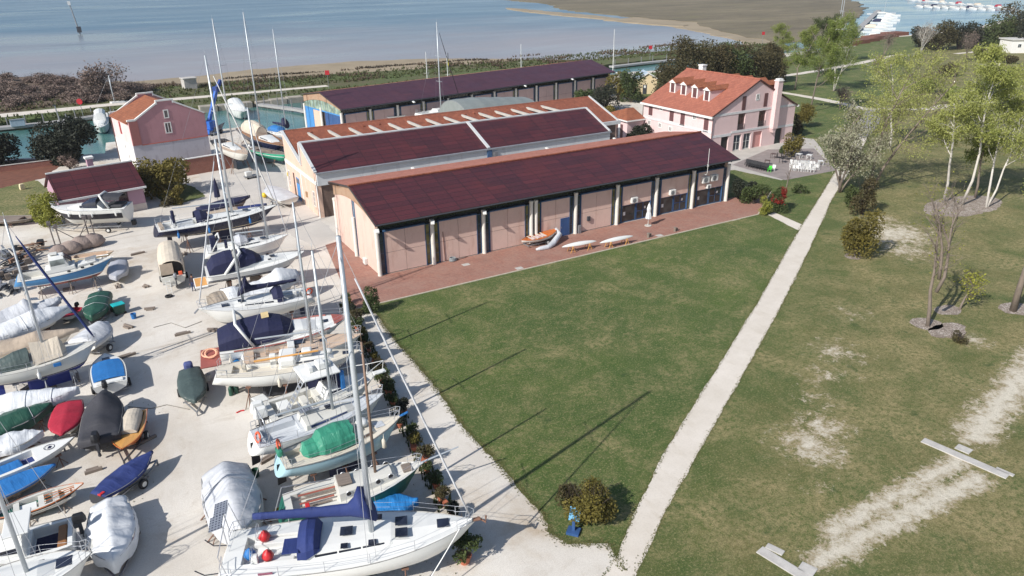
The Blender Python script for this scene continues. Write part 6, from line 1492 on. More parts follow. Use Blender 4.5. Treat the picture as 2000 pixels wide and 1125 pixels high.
b = MB(); tt = [.14+.60*k/8 for k in range(9)]; b.loft([[(t_*a.L, y*a.hw(t_)*.86, a.dz(t_, y*a.hw(t_)*.86)+.06+.05*(1-y*y)) for y in (-1, -.5, 0, .5, 1)] for t_ in tt]); b.build('cover', BLUEC2, a.t); a.hatch(.80, 0, .5); a.outboard(.35, BLACKT, .9); a.box('transom_well', .02*a.L, -.9, a.zs+.01, .11*a.L, .9, a.zs+.12, GW); a.trailer('trailer under the sky blue covered open boat', .3)
a = Boat('long boat under a bright white tarpaulin left of the crimson boat', (-60, 800), (152, 758), 1.3, 1.6, 2.3, 'sail', GW2, DARKB, None, GW2, zk=.4); a.tarp([(0, .5), (.45, .8), (.6, .6), (1, .15)], WTARP, drop=.5, amp=.09, peak=1.4, seed=51, strap=(.55, .8)); a.props('props under the white tarpaulin boat', (.5, .8))
a = Boat('boat under a crumpled dark green tarpaulin at the left edge', (-60, 850), (99, 788), 1.1, 1.35, 2.2, 'motor', GW2, DARKB, None, GREENT, cat='motor boat', name='motor_boat', zk=.35); a.tarp([(0, .35), (.6, .55), (1, .1)], GREENT, drop=.5, amp=.1, seed=52, strap=(.75,)); a.props('props under the dark green tarpaulin boat', (.5, .8))
a = Boat('small boat under a crimson cover', (136, 786), (119, 848), 1.1, 1.2, 2.0, 'motor', GW, GW2, None, REDC, cat='dinghy', name='dinghy', zk=.45, bt=.78); a.tarp([(0, .12), (.4, .35), (.75, .25), (1, .05)], REDC, drop=.12, amp=.02, seed=53, peak=.8); a.trailer('dolly under the crimson covered boat', .4)
a = Boat('charcoal covered boat with its motor showing beside the crimson one', (192, 855), (206, 763), 1.4, 1.6, 2.5, 'motor', BLACKT, DARKB, None, BLACKC, cat='motor boat', name='motor_boat', zk=.45, bt=.95); a.tarp([(0, .1), (.1, .15), (.25, .6), (.4, .45), (.7, .95), (.9, .5), (1, .1)], BLACKC, drop=.5, amp=.05, seed=54, peak=1.3); a.outboard(.1, BLACKT, 1.15); a.trailer('trailer under the charcoal covered boat', .3)
a = Boat('varnished orange wooden skiff with a beige cover', (262, 803), (238, 877), .95, 1.05, 1.9, 'motor', VARN, VARN, None, VARN2, cat='skiff', name='skiff', zk=.42, bt=.85, cock=(.05, .62, .7, .3), rail=VARN); a.hood([(.05*a.L, a.zs-.05, .58, .45), (.3*a.L, a.zs-.03, .66, .55), (.60*a.L, a.zs, .6, .3)], BEIGEC, 'cover', 9, ends=(True, True), amp=.02); a.trailer('black dolly under the varnished skiff', .5, mat=DGREY)
a = Boat('boat wrapped in clear white plastic at the left edge', (-50, 880), (82, 842), 1.1, 1.25, 2.0, 'motor', GW2, GW2, None, GW2, cat='motor boat', name='motor_boat', zk=.4); a.tarp([(0, .3), (.6, .4), (1, .1)], WTARP, drop=.4, amp=.1, seed=56); a.props('props under the plastic wrapped boat', (.5, .8))
a = Boat('long white racing hull with a blue cockpit and a round emblem on its deck', (-75, 945), (146, 853), 1.05, 1.2, 2.1, 'sail', GW, GW2, None, GW, cat='racing boat', name='racing_boat', zk=.45, bt=.8, cock=(.08, .62, .72, .45)); 
b = MB(); b.box(.09*a.L, -.68, a.zs-.44, .61*a.L, .68, a.zs-.42); b.build('cockpit_lining', ROYALC, a.t); a.box('seat', .2*a.L, -.6, a.zs-.4, .5*a.L, .6, a.zs-.15, BLUEC2, .1)
b = MB(); b.tube([(.30*math.cos(k*math.pi/8), .30*math.sin(k*math.pi/8), 0) for k in range(17)], .02, 4); b.prism([(-.14, -.12), (.02, -.16), (.16, 0), (.05, .15), (-.06, .04)], -.004, .006); o = b.build('emblem', NAVYC, a.deck); o.location = (.76*a.L, .05, a.dz(.76)+.02); a.props('low props under the white racing hull', (.5, .8))
a = Boat('low boat with a bright blue cover at the left edge', (-70, 985), (106, 907), .85, .95, 1.9, 'motor', OLDWOOD, DARKB, None, AZURE, cat='dinghy', name='dinghy', zk=.3, bt=.8); a.tarp([(0, .12), (.5, .2), (.55, .12), (1, .05)], BLUEC2, drop=.1, amp=.02, seed=58, peak=.8); a.props('blocks under the bright blue covered boat', (.5, .8), mat=OLDWOOD)
a = Boat('boat under a navy cover on a two wheeled trailer', (192, 966), (296, 882), 1.0, 1.2, 1.8, 'sail', BLACKT, DARKB, None, NAVYC, cat='dinghy', name='dinghy', zk=.5, bt=.6); a.tarp([(0, .15), (.3, .3), (.34, .22), (.62, .32), (.66, .2), (1, .06)], ROYALC, drop=.15, amp=.04, seed=59, peak=.8); a.trailer('two wheeled trailer under the navy covered boat', .55); a.box('red_strap', -.1, -.3, a.zs+.0, .25, -.05, a.zs+.12, REDP)
a = Boat('open wooden rowing boat with white thwarts and dark hull', (-30, 1012), (163, 944), .8, .95, 1.7, 'canoe', M('black_painted_wood', lin(40, 44, 48), .5, .3), GREENH, WHITE, GW2, cat='rowing boat', name='rowing_boat', zk=.25, wl=.45, cock=(.06, .90, .62, .42), rail=VARN)
b = MB()
for q in (.3, .55, .7, .82): b = MB(); b.box(q*a.L-.15, -.64, a.zs-.16, q*a.L+.15, .64, a.zs-.10); b.build('thwart', GW2, a.t)
b = MB(); b.box(.33*a.L, -.4, a.zs-.38, .50*a.L, .35, a.zs-.2); b.build('white_board', WHITE, a.t, bevel=.02)
for y in (-.25, .1, .4): b = MB(); b.tube([(.58*a.L, y, a.zs-.05), (.9*a.L, y*.5, a.zs+.08)], .025, 5); b.build('oar', VARN, a.t)
b = MB(); b.tube([(k/14*a.L, .0, a.zs-.4) for k in range(2, 13)], .05, 5); b.build('bottom_board', TEAKD, a.t); a.props('blocks under the open rowing boat', (.4, .75), mat=OLDWOOD)
a = Boat('boat bundled in a loose white sheet at the lower left', (212, 980), (222, 1098), 1.15, 1.2, 2.4, 'motor', REDC, REDB, None, GW2, cat='motor boat', name='motor_boat', zk=.35, bt=.75); a.tarp([(0, .25), (.2, .65), (.6, .7), (.85, .35), (1, .25)], WTARP, drop=.7, amp=.2, seed=61, peak=.95); a.trailer('trailer under the loose white sheet', .4)
a = Boat('white motor cruiser with a brown bench cockpit at the lower left', (142, 1036), (-60, 1085), 1.7, 2.0, 2.8, 'motor', GW, NAVYB, NAVYC, GW, cat='motor boat', name='motor_boat', zk=.6, bt=.9, cock=(.05, .42, 1.05, .55)); a.box('bench', .07*a.L, -.95, a.zs-.52, .16*a.L, .95, a.zs-.12, TEAKD, .05); a.box('cockpit_floor_mat', .18*a.L, -.9, a.zs-.535, .40*a.L, .9, a.zs-.51, NAVYC, 0); a.cabin(.44, .8, 1.1, .7, .9, .4, GW, .6, .1, (.2, .7), TINT); a.box('hardtop', .36*a.L, -1.05, a.zs+1.35, .62*a.L, 1.05, a.zs+1.45, GW, .04); a.outboard(-.55, BLACKT, 1.); a.props('props under the brown bench cruiser', (.3, .6))
a = Boat('white sloop with navy stripe and bow rail at the lower left corner', (-120, 1180), (182, 1078), 2.25, 2.6, 3.0, 'sail', GW, NAVYB, NAVYC, GW, wl=.25, cock=(.05, .3, .8, .4), bt=.78); a.cabin(.32, .76, 1.0, .55, .42, .2, GW, 1.4, .1, (.1, .8), TINT, split=2); a.hatch(.80, 0, .7); a.mast(.56, h=13, r=.105, spread=(.5,)); a.rails(.05, .92, 1.6, .6); a.fin(.5, 2, 1.1); a.props('props under the navy striped sloop')
# ------------------------------------------------------------------ waterfront boats
GROUP_QUAY = 'boats along the quay and harbour'
a = Boat('white hulled yacht with solar panel standing on the quay beside the blue crane', (424, 272), (484, 302), 3.4, 3.7, 3.2, 'sail', GW2, DARKB, None, TEAK, group=GROUP_QUAY, wl=.3, cock=(.05, .3, .8, .4)); a.cabin(.35, .7, .95, .6, .45, .25, GW, 1, .1, (.1, .7)); a.mast(.56, topv=36, r=.12, spread=(.35, .65)); a.rails(); a.fin(.5, 2.6, 2.0); a.dome(-.3, -.5, a.zs+.9, .45)
b = MB(); b.box(-1.4, -1, -.03, 1.4, 1, .03); o = b.build('solar_panel', PANELSOL, a.t); o.location = (.6, .3, a.zs+1.9); o.rotation_euler = (R(20), R(-30), 0); b = MB(); b.tube([(.6, .3, a.zs), (.6, .3, a.zs+1.9)], .05, 5); b.build('panel_post', INOX, a.t); a.props('props under the white hulled quay yacht')
a = Boat('navy hulled ketch with a cream boom tent beside the peach workshop', (477, 248), (556, 286), 2.2, 2.6, 4.2, 'sail', NAVYH, DARKB, None, TEAKD, group=GROUP_QUAY, zk=.4, cock=(.05, .25, 1., .4)); a.cabin(.55, .8, 1.2, .7, .5, .3, GW, .8, .1, (.1, .7)); a.mast(.46, topv=24, r=.13, spread=(.35, .6)); a.rails()
a.hood([(.12*a.L, a.zs+.1, 1.4, 1.6), (.25*a.L, a.zs+.1, 1.5, 2.0), (.42*a.L, a.zs+.15, 1.4, 1.9), (.47*a.L, a.zs+.15, 1.0, 1.6)], BEIGEC, 'boom_tent', 10, power=1.0, amp=.12, ends=(True, True)); a.fender(.5, -1, WHITE, .7, .14); a.props('props under the navy hulled ketch')
a = Boat('slim boat with emerald green waterline in the shade by the workshop', (489, 288), (566, 302), 1.9, 2.2, 2.4, 'sail', M('emerald_paint', lin(52, 166, 130), .4, .15), M('sea_green_bottom', lin(52, 150, 120), .7), WHITE, OLDWOOD, group=GROUP_QUAY, wl=.7, zk=.7, cock=(.2, .6, .5, .3)); a.dome(.03*a.L, .0, a.zs, .2); a.outboard(0, WHITE, .8); a.props('props under the emerald green boat')
a = Boat('white sloop with blue canvas moored beside the long shed', (520, 252), (578, 262), .1, .4, 3.0, 'sail', GW, DARKB, None, GW, group=GROUP_QUAY, base=-1.1, zk=-.9, cock=(.05, .3, .8, .4)); a.cabin(.35, .75, 1, .6, .45, .25, GW, 1, .1, (.1, .7)); a.mast(.70, topv=57, r=.11, spread=(.4,), boom=(4.5, 1.3), cover=(NAVYC, .25, .6)); a.rails()
a.hood([(.2*a.L, a.zs+.2, 1.0, .7), (.3*a.L, a.zs+.2, 1.1, 1.0), (.5*a.L, a.zs+.2, 1.0, .9), (.55*a.L, a.zs+.2, .6, .3)], BLUEC2, 'spray_hood', ends=(True, True))
a = Boat('white cabin cruiser moored in the harbour beyond the blue crane', (452, 202), (478, 218), .6, 1.2, 3.6, 'motor', GW, NAVYB, None, GW, cat='motor boat', name='motor_boat', group=GROUP_QUAY, base=-1.1, zk=-.5, bt=.95, cock=(.03, .25, 1.2, .4)); a.cabin(.25, .72, 1.5, 1.0, 1.9, 1.0, GW, 2.0, .2, (.1, .6), GREYD); a.rails(.5, .93, 1.6, .6, True, False)
a = Boat('small white cruiser with a blue stripe moored left of the rose house', (196, 221), (198, 249), .5, 1.0, 3.0, 'motor', GW, NAVYB, None, GW, cat='motor boat', name='motor_boat', group=GROUP_QUAY, base=-1.1, zk=-.5, bt=.95, cock=(.03, .3, 1.1, .4)); a.cabin(.3, .6, 1.15, 1.0, 2.0, 1.9, GW, .6, .1, (.1, .8), ROYALC, wh=(.45, .65)); a.cabin(.6, .85, 1.0, .5, .5, .3, GW, .6, .1, None); a.rails(.5, .93, 1.6, .6, True, False)
p = G(226, 212, -1); a = Boat('slim white yacht moored behind the rose house, only its mast showing', None, None, .2, .5, 2.8, 'sail', GW, NAVYB, None, GW, group=GROUP_QUAY, base=-1.1, zk=-.9, world=((p.x-4, p.y, .1), (p.x+5, p.y+1.5, .4))); a.cabin(.35, .75, 1, .6, .45, .25, GW, 1, .1, None); a.mast(.45, topv=147, r=.12, spread=(.5,)); 
p = G(864, 215, 3.4); a = Boat('white yacht with tall mast between the tiled workshop and the long shed', None, None, 3.4, 3.8, 3.2, 'sail', GW, NAVYB, None, GW, group=GROUP_QUAY, world=((p.x-5.5, p.y-1.0, 3.4), (p.x+5, p.y+1.2, 3.8)), cock=(.05, .3, .8, .4)); a.cabin(.35, .75, 1, .6, .45, .25, GW, 1, .1, (.1, .7)); a.mast(.50, topv=43, r=.13, spread=(.33, .62), furl=(BLACKT, .06)); a.rails(); a.props('props under the tall masted yacht behind the workshop')
p = G(770, 222, 3.2); a = Boat('white motor boat with a radar arch standing behind the tiled workshop', None, None, 2.9, 3.3, 3.2, 'motor', GW, NAVYB, None, GW, cat='motor boat', name='motor_boat', group=GROUP_QUAY, world=((p.x+4, p.y+1, 2.9), (p.x-5, p.y-1, 3.3))); a.cabin(.25, .7, 1.3, .8, 1.0, .5, GW, 1.5, .2, (.1, .7)); a.dome(.35*a.L, 0, a.zs+1.4, .35); a.arch(.35*a.L, 1.2, 1.4, a.zs, .3); a.props('props under the motor boat behind the workshop')
for u, v, top, lab in ((836, 150, 101, 'thin white mast standing beyond the middle of the long purple roof'), (876, 150, 107, 'thin white mast behind the tall masted yacht'), (1018, 122, 86, 'faint white mast beyond the far half of the purple roof'), (1196, 127, 57, 'white mast standing at the far end of the purple roof')):
    p = G(u, v+34, -1); t = thing('moored_yacht', lab, 'sailing boat', (p.x, p.y, -1.0), 0, GROUP_QUAY); h = ztop(Vector((p.x, p.y, -1)), top)
    b = MB(); b.tube([(0, 0, .6), (0, 0, h)], [.1, .06], 6); b.tube([(-.7, 0, h*.5), (.7, 0, h*.5)], .03, 4); b.tube([(.9, 0, .5), (0, 0, h*.95)], .02, 3); b.build('mast', WHITE, t)
    b = MB(); b.loft([[(x, -w_, .6), (x, -w_*.7, -.2), (x, 0, -.4), (x, w_*.7, -.2), (x, w_, .6)] for x, w_ in ((-4, 1.0), (-1, 1.4), (2, 1.2), (4, .5), (5, .03))], True, True); b.build('hull', GW, t)
# blue boat crane
p = G(413, 262); t = thing('boat_crane', 'bright blue jib crane on the quay between the rose house and the yachts', 'crane', (p.x, p.y, 0), R(35))
CRB = M('crane_blue_paint', lin(40, 96, 180), .45, .2, 2)
b = MB(); b.box(-1.6, -1.3, .3, 1.8, 1.3, 1.1); b.box(-.9, -.9, 1.1, .9, .9, 2.6); b.build('base', CRB, t, bevel=.06)
b = MB(); b.beam((-.2, 0, 2.2), (3.2, 0, 8.2), .5, .65); b.beam((-.9, .0, 1.8), (1.6, 0, 5.0), .35, .35); b.build('jib', CRB, t, bevel=.05)
b = MB(); b.beam((3.0, 0, 7.9), (4.6, 0, 9.6), .55, .6); b.box(2.6, -.5, 7.6, 3.4, .5, 8.6); b.build('jib_head', M('dark_crane_blue', lin(34, 62, 130), .5), t, bevel=.04)
b = MB(); b.box(-2.0, .2, 2.3, -.9, 1.2, 3.8); b.build('operator_cab', CRB, t, bevel=.05)
for x in (-1.2, 1.2):
    for y in (-1.35, 1.35):
        b = MB(); b.lathe([(.001, -.15), (.42, -.15), (.45, 0), (.42, .15), (.001, .15)], 14); o = b.build('wheel', RUBBER, t); o.location = (x, y, .45); o.rotation_euler = (R(90), 0, 0)
# grey upturned hull by the workshop, engine cart
a = Boat('grey covered boat lying by the blue door of the peach workshop', (565, 388), (522, 362), 1.3, 1.5, 3.0, 'motor', GW2, OLDWOOD, None, GTARP, cat='motor boat', name='motor_boat', zk=.5, bt=.85); a.tarp([(0, .1), (.5, .3), (1, .1)], GTARP, drop=.12, amp=.04, seed=71, peak=.9); a.trailer('trailer under the grey covered boat by the blue door', .35)
p = G(490, 348); t = thing('engine_cart', 'small white machine on a trolley in the yard before the workshop', 'cart', (p.x, p.y, 0), R(10))
b = MB(); b.box(-.9, -.5, .3, .9, .5, .42); b.build('platform', GREYM, t); b = MB(); b.box(-.75, -.35, .421, .2, .35, 1.1); b.build('machine', ALU, t, bevel=.08); b = MB(); b.tube([(.7, -.4, .42), (.9, -.4, 1.2), (.9, .4, 1.2), (.7, .4, .42)], .03, 5); b.build('handle', GREYM, t)
for x in (-.6, .6):
    for y in (-.5, .5):
        b = MB(); b.lathe([(.001, -.05), (.16, -.05), (.16, .05), (.001, .05)], 10); o = b.build('wheel', RUBBER, t); o.location = (x, y, .16); o.rotation_euler = (R(90), 0, 0)
p = G(517, 386); t = thing('marker_buoys', 'yellow and pink marker buoys on the ground beside the grey covered boat', 'buoys', (p.x, p.y, 0))
for dx, m_ in ((0, M('yellow_buoy', lin(222, 190, 50), .5)), (.75, M('pink_buoy', lin(224, 176, 168), .6))):
    b = MB(); b.lathe([(.02, 0), (.3, .12), (.36, .4), (.25, .65), (.04, .72)], 12, (dx, 0, 0)); b.build('buoy', m_, t, smooth=True)
p = G(459, 405); 
t = thing('portable_cabinet', 'turquoise wheeled bin beside the green tarpaulin boat', 'bin', (*G(234, 613)[:2], 0), R(15))
b = MB(); b.loft([[(x*k, y*k, z) for x, y in ((-.5, -.38), (.5, -.38), (.5, .38), (-.5, .38))] for z, k in ((.15, .85), (.95, 1.))], True, True); b.build('bin_body', GREENT, t)
b = MB(); b.box(-.54, -.42, .95, .54, .42, 1.04); b.build('lid', M('turquoise_lid', lin(30, 176, 178), .4), t, bevel=.03)
for x in (-.4, .4):
    b = MB(); b.lathe([(.001, -.05), (.13, -.05), (.13, .05), (.001, .05)], 10); o = b.build('wheel', RUBBER, t); o.location = (x, -.3, .13); o.rotation_euler = (R(90), 0, 0)
# IBC tank
p = G(513, 805); t = thing('water_tank', 'white caged water tank beside the sport fishing boat', 'tank', (p.x, p.y, 0), R(12))
b = MB(); b.box(-.48, -.58, .16, .48, .58, 1.14); b.build('tank_body', M('translucent_plastic', lin(206, 208, 206), .5, .08), t, bevel=.08)
b = MB()
for z in (.3, .55, .8, 1.05):
    for p_, q in (((-.5, -.6), (.5, -.6)), ((.5, -.6), (.5, .6)), ((.5, .6), (-.5, .6)), ((-.5, .6), (-.5, -.6))): b.beam((*p_, z), (*q, z), .02, .02)
for k in range(6):
    y = -.6+k*.24; 
    for x in (-.5, .5): b.box(x-.01, y-.01, .15, x+.01, y+.01, 1.18)
    x = -.5+k*.2
    for y in (-.6, .6): b.box(x-.01, y-.01, .15, x+.01, y+.01, 1.18)
b.build('cage', GREYM, t)
b = MB(); b.box(-.5, -.6, 0, .5, .6, .15); b.build('pallet', OLDWOOD, t)
p = G(452, 772); t = thing('cylinder_rack', 'small dark green gas bottles standing under the yacht with the wooden boom', 'gas bottles', (p.x, p.y, 0))
for dx, dy in ((0, 0), (.4, .1), (.15, .4), (.5, .5)):
    b = MB(); b.lathe([(.02, 0), (.16, .02), (.16, .6), (.08, .75), (.04, .8), (.04, .9)], 10, (dx, dy, 0)); b.build('gas_bottle', GREENT, t, smooth=False)
tag((lambda b: (b.tube([(0, 0, .02), (.3, .1, .03), (.55, .05, .02)], .06, 6), b.build('red_rag', REDP, loc=G(462, 807)))[1])(MB()), 'small red rag lying on the gravel beside the caged tank', 'rag')
# person
def limb(pts, rad): return pts, rad
def person(u, v, rz, label):
    p = G(u, v); t = thing('person', label, 'person', (p.x, p.y, 0), rz)
    me = bpy.data.meshes.new('body'); V = [(0, 0, .93), (0, .01, 1.15), (0, .02, 1.38), (0, .02, 1.49), (0, .035, 1.60), (0, .04, 1.70), (-.09, 0, .88), (-.11, .02, .48), (-.12, -.02, .08), (-.125, .13, .04), (.09, 0, .88), (.12, .03, .48), (.13, 0, .08), (.135, .15, .04),
        (-.17, .01, 1.40), (-.24, -.01, 1.13), (-.22, .12, .90), (-.21, .17, .82), (.17, .01, 1.40), (.25, -.02, 1.13), (.24, .10, .90), (.23, .15, .82)]
    E_ = [(0, 1), (1, 2), (2, 3), (3, 4), (4, 5), (0, 6), (6, 7), (7, 8), (8, 9), (0, 10), (10, 11), (11, 12), (12, 13), (2, 14), (14, 15), (15, 16), (16, 17), (2, 18), (18, 19), (19, 20), (20, 21)]
    me.from_pydata(V, E_, []); rr = [.15, .15, .17, .06, .095, .085, .10, .075, .055, .045, .10, .075, .055, .045, .07, .055, .042, .04, .07, .055, .042, .04]
    o = bpy.data.objects.new('body', me); COL.objects.link(o); o.parent = t
    sk = o.modifiers.new('skin', 'SKIN'); me.skin_vertices[0].data[0].use_root = True
    for i, r_ in enumerate(rr): me.skin_vertices[0].data[i].radius = (r_, r_*.8)
    ss = o.modifiers.new('sub', 'SUBSURF'); ss.levels = ss.render_levels = 1
    tm = NT('skin_and_clothes'); z = tm.n('SeparateXYZ', {0: tm.co}).outputs[2]; 
    c = tm.mix(tm.ramp(z, .935, .94), lin(44, 62, 108), lin(58, 44, 50)); c = tm.mix(tm.ramp(z, 1.485, 1.49), c, lin(196, 148, 122)); c = tm.mix(tm.ramp(z, .09, .1), lin(40, 38, 40), c); me.materials.append(tm.out(c, .8))
    b = MB(); b.lathe([(.02, .13), (.075, .11), (.102, .05), (.10, -.02), (.08, -.05)], 12, (0, .025, 1.68)); b.build('hair', M('dark_hair', lin(46, 38, 34), .8), t, smooth=True)
    b = MB(); b.box(-.055, .115, 1.645, -.02, .135, 1.66); b.box(.02, .115, 1.645, .055, .135, 1.66); b.box(-.012, .12, 1.6, .012, .15, 1.65); b.build('face', M('face_features', lin(120, 82, 70), .8), t)
    for sg, bx, by, bz in ((-1, -.21, .17, .82), (1, .23, .15, .82)):
        b = MB()
        b.box(bx-.015, by-.02, bz-.05, bx+.015, by+.05, bz+.02)
        for k in range(4): b.tube([(bx, by-.01+k*.02, bz-.04), (bx, by+.0+k*.022, bz-.09), (bx-sg*.02, by+.01+k*.022, bz-.125+.006*abs(k-1.5))], [.010, .009, .007], 5)
        b.tube([(bx, by+.04, bz-.0), (bx-sg*.02, by+.075, bz-.04), (bx-sg*.025, by+.08, bz-.07)], [.011, .01, .008], 5)
        b.build('hand', M('skin_tone', lin(196, 148, 122), .7), t)
person(379.5, 568, R(150), 'person in a dark top and blue trousers standing in the boat yard')
# cradle and junk on the left
RUSTM = M('dull_cradle_steel', lin(112, 104, 102), .7, .3, 3)
p = G(107, 490); q = G(195, 474); ang = math.atan2(q.y-p.y, q.x-p.x); Lc = (q-p).length
t = thing('steel_cradle', 'rusty grey steel boat cradle with upright posts at the yard edge', 'cradle', (p.x, p.y, 0), ang)
b = MB()
for x in (.3, Lc*.45, Lc*.85): b.beam((x, -1.1, .15), (x, 1.6, .15), .16, .2)
for y in (-.5, 1.0): b.beam((0, y, .3), (Lc, y, .3), .16, .2)
b.build('base_frame', RUSTM, t)
for x in (.2, .75, Lc*.82, Lc*.95):
    b = MB(); y = 1.2 if x > 1 or x < .5 else -.6; b.beam((x, y, .2), (x-.1, y+.1, 2.9 if x > 1 else 3.2), .1, .1); b.beam((x, y, .35), (x+(1.6 if x < 2 else -1.5), y, 1.0) if False else (x-.05, y+.1, 2.6), .06, .06)
    b.box(x-.28, y-.1, 2.7, x+.12, y+.3, 3.1); b.build('upright', RUSTM, t)
b = MB(); b.beam((.3, 1.2, 2.5), (2.6, 1.1, .4), .08, .08); b.beam((Lc*.85, 1.2, 2.5), (Lc*.55, 1.1, .4), .08, .08); b.build('brace', RUSTM, t)
TARPB = m_cloth('taupe_bundled_canvas', lin(150, 134, 126), .85, 1.5, 4)
for k, (u, v, s_) in enumerate(((118, 500, 1.0), (140, 494, 1.1), (162, 486, 1.2), (184, 481, 1.2))):
    p = G(u, v); b = MB(); rg = []
    for i in range(9):
        z = i/8; r_ = math.sin(math.pi*min(1, z*.85+.15))**.6
        rg.append([(1.0*s_*r_*math.cos(a*math.pi/7)*(1+.3*noise.noise(Vector((a*.9, i*.5, k*3)))), .8*s_*r_*math.sin(a*math.pi/7)*(1+.15*noise.noise(Vector((a*.8, i*.4, k*5)))), z*1.35*s_) for a in range(14)])
    b.loft(rg, True, True); o = b.build('canvas_bundle', TARPB, None, smooth=True, loc=p)
    tag(o, ('first taupe canvas bundle, leftmost against the steel cradle', 'second taupe canvas bundle from the left by the steel cradle', 'third taupe canvas bundle from the left by the steel cradle', 'last taupe canvas bundle at the right end of the steel cradle')[k], 'canvas bundle', 'canvas bundles by the cradle')
random.seed(5)
JM = [OLDWOOD, DGREY, GREYM, OLDWOOD, M('junk_white', lin(196, 196, 192), .6), BLACKT, TAUPEC, M('junk_brown', lin(136, 104, 84), .7)]
jl = ['stack of grey timber and pipes at the left edge of the yard', 'heap of rusty engine parts beside the sky blue boat stern', 'pile of old planks behind the sky blue fishing boat', 'clutter of dark frames and crates at the left edge', 'bundle of scaffold tubes on trestles behind the wheelhouse', 'heap of rope and net beside the sheeted boats', 'scrap pile of white panels near the left edge']
for k, (u, v) in enumerate(((10, 506), (28, 528), (50, 505), (10, 545), (62, 490), (18, 566), (40, 516))):
    p = G(u, v); t = thing('scrap_pile', jl[k], 'scrap pile', (p.x, p.y, 0), random.random()*3, 'scrap piles at the left of the yard')
    for nm in ('timber', 'pipe', 'crate'):
        b = MB()
        for j in range(7):
            x, y, z = random.gauss(0, .7), random.gauss(0, .5), random.random()*.8+.1
            if nm == 'crate': b.box(x-.3*random.random()-.1, y-.25, max(0, z-.4), x+.3, y+.2*random.random()+.1, z+.2)
            elif nm == 'pipe': b.tube([(x-1.1, y, z), (x+1.0*random.random(), y+random.gauss(0, .5), z+random.random()*.3)], .06, 6)
            else: b.beam((x-1.2, y, z), (x+1.2*random.random(), y+random.gauss(0, .6), z+random.gauss(0, .15)), .2, .07)
        o = b.build(nm, random.choice(JM), t); o['kind'] = 'stuff'
# ------------------------------------------------------------------ things on the brick paving
p = G(1022, 487); q = G(1092, 470); 
a = Boat('varnished orange clinker boat with white thwart stripes on a trailer by the pink shed', (1019, 469), (1088, 447), .95, 1.35, 1.9, 'canoe', GW2, GREYD, None, VARN, cat='rowing boat', name='rowing_boat', zk=.4, cock=(.18, .68, .6, .12), rail=VARN, group='boats on the brick paving')
for q in (.24, .36, .5, .6): b = MB(); b.box(q*a.L-.06, -.68, a.dz(q)-.02, q*a.L+.06, .68, a.dz(q)+.05); b.build('thwart', BEIGEC, a.t)
for q in (.29, .44, .56): b = MB(); b.box(q*a.L-.25, -.4, a.dz(q)-.1, q*a.L+.25, .4, a.dz(q)-.06); b.build('seat_cushion', M('white_maroon_cushion', lin(206, 186, 190), .8, .5, 4), a.t)
a.trailer('small trailer under the varnished clinker boat', .62, .6); 
p = G(1060, 487); b = MB(); b.tube([a.world(a.L*.97, .1, a.zb+.1)-p, a.world(a.L*.99, -.6, .9)-p, (1.5, .2, .35), (.6, -.2, .22), (-.4, -.1, .2), (-.9, .0, .15)], [.16, .3, .32, .3, .26, .12], 9, sy=.8)
b.v = [(x+.05*noise.noise(Vector((x*4, y*4, z))), y+.06*noise.noise(Vector((x*3, y*5, z+3))), max(.01, z+.07*noise.noise(Vector((x*4, y*3, z+7))))) for x, y, z in b.v]
tag(b.build('boat_cover', GTARP, None, smooth=True, loc=p), 'pale grey boat cover dragged off the varnished boat onto the paving', 'cover')
for k, (s_, e, lab, hs) in enumerate((((1097, 483), (1165, 471), 'shorter white canoe hull upside down on two yellow trestles', (1122, 1151)), ((1171, 475), (1237, 461), 'longer white canoe hull upside down on two yellow trestles', (1188, 1226)))):
    S_, E_ = G(*s_, .75), G(*e, .75); d = E_-S_; L_ = d.length; rz = math.atan2(d.y, d.x)
    b = MB(); b.loft([[(t_*L_, .34*math.sin(math.pi*t_)**.7*math.cos(k_*math.pi/8), .75+.1*math.sin(math.pi*t_)*0+.30*math.sin(math.pi*t_)**.5*math.sin(k_*math.pi/8)) for k_ in range(9)] for t_ in [.004+.992*j/16 for j in range(17)]], False, False)
    tag(b.build('canoe', GW, None, smooth=True, loc=(S_.x, S_.y, 0)), lab, 'canoe', 'canoes on the brick paving').rotation_euler = (0, 0, rz)
    for j, f in enumerate((.28, .76)):
        w_ = S_+d*f; t = thing('trestle', ('yellow trestle under the ', 'yellow trestle under the ')[j]+('shorter' if k == 0 else 'longer')+(' canoe, end towards the varnished boat' if j == 0 else ' canoe, end away from the varnished boat'), 'trestle', (w_.x, w_.y, 0), rz, 'yellow trestles under the canoes')
        b = MB(); b.beam((0, -.45, .70), (0, .45, .70), .1, .09); b.build('top_bar', VARN2, t)
        for y in (-.38, .38):
            for x in (-.28, .28): b = MB(); b.beam((x, y, 0), (0, y, .66), .06, .06); b.build('leg', VARN2, t)
p = G(1265.5, 441); t = thing('parasol', 'closed white parasol on a round base outside the shop', 'parasol', (p.x, p.y, 0))
b = MB(); b.lathe([(.001, 0), (.42, 0), (.42, .08), (.08, .12), (.05, .3), (.001, .3)], 20); b.build('base', CONC, t)
b = MB(); b.tube([(0, 0, .1), (0, 0, 2.95)], .028, 8); b.build('pole', ALU, t)
b = MB(); b.loft([[(r_*math.cos(k*math.pi/8)*(1+.28*(k % 2)), r_*math.sin(k*math.pi/8)*(1+.28*(k % 2)), z) for k in range(16)] for z, r_ in ((.85, .2), (.95, .30), (1.5, .24), (1.75, .17), (2.2, .2), (2.6, .12), (2.85, .03))], True, True); b.build('canopy', WTARP, t)
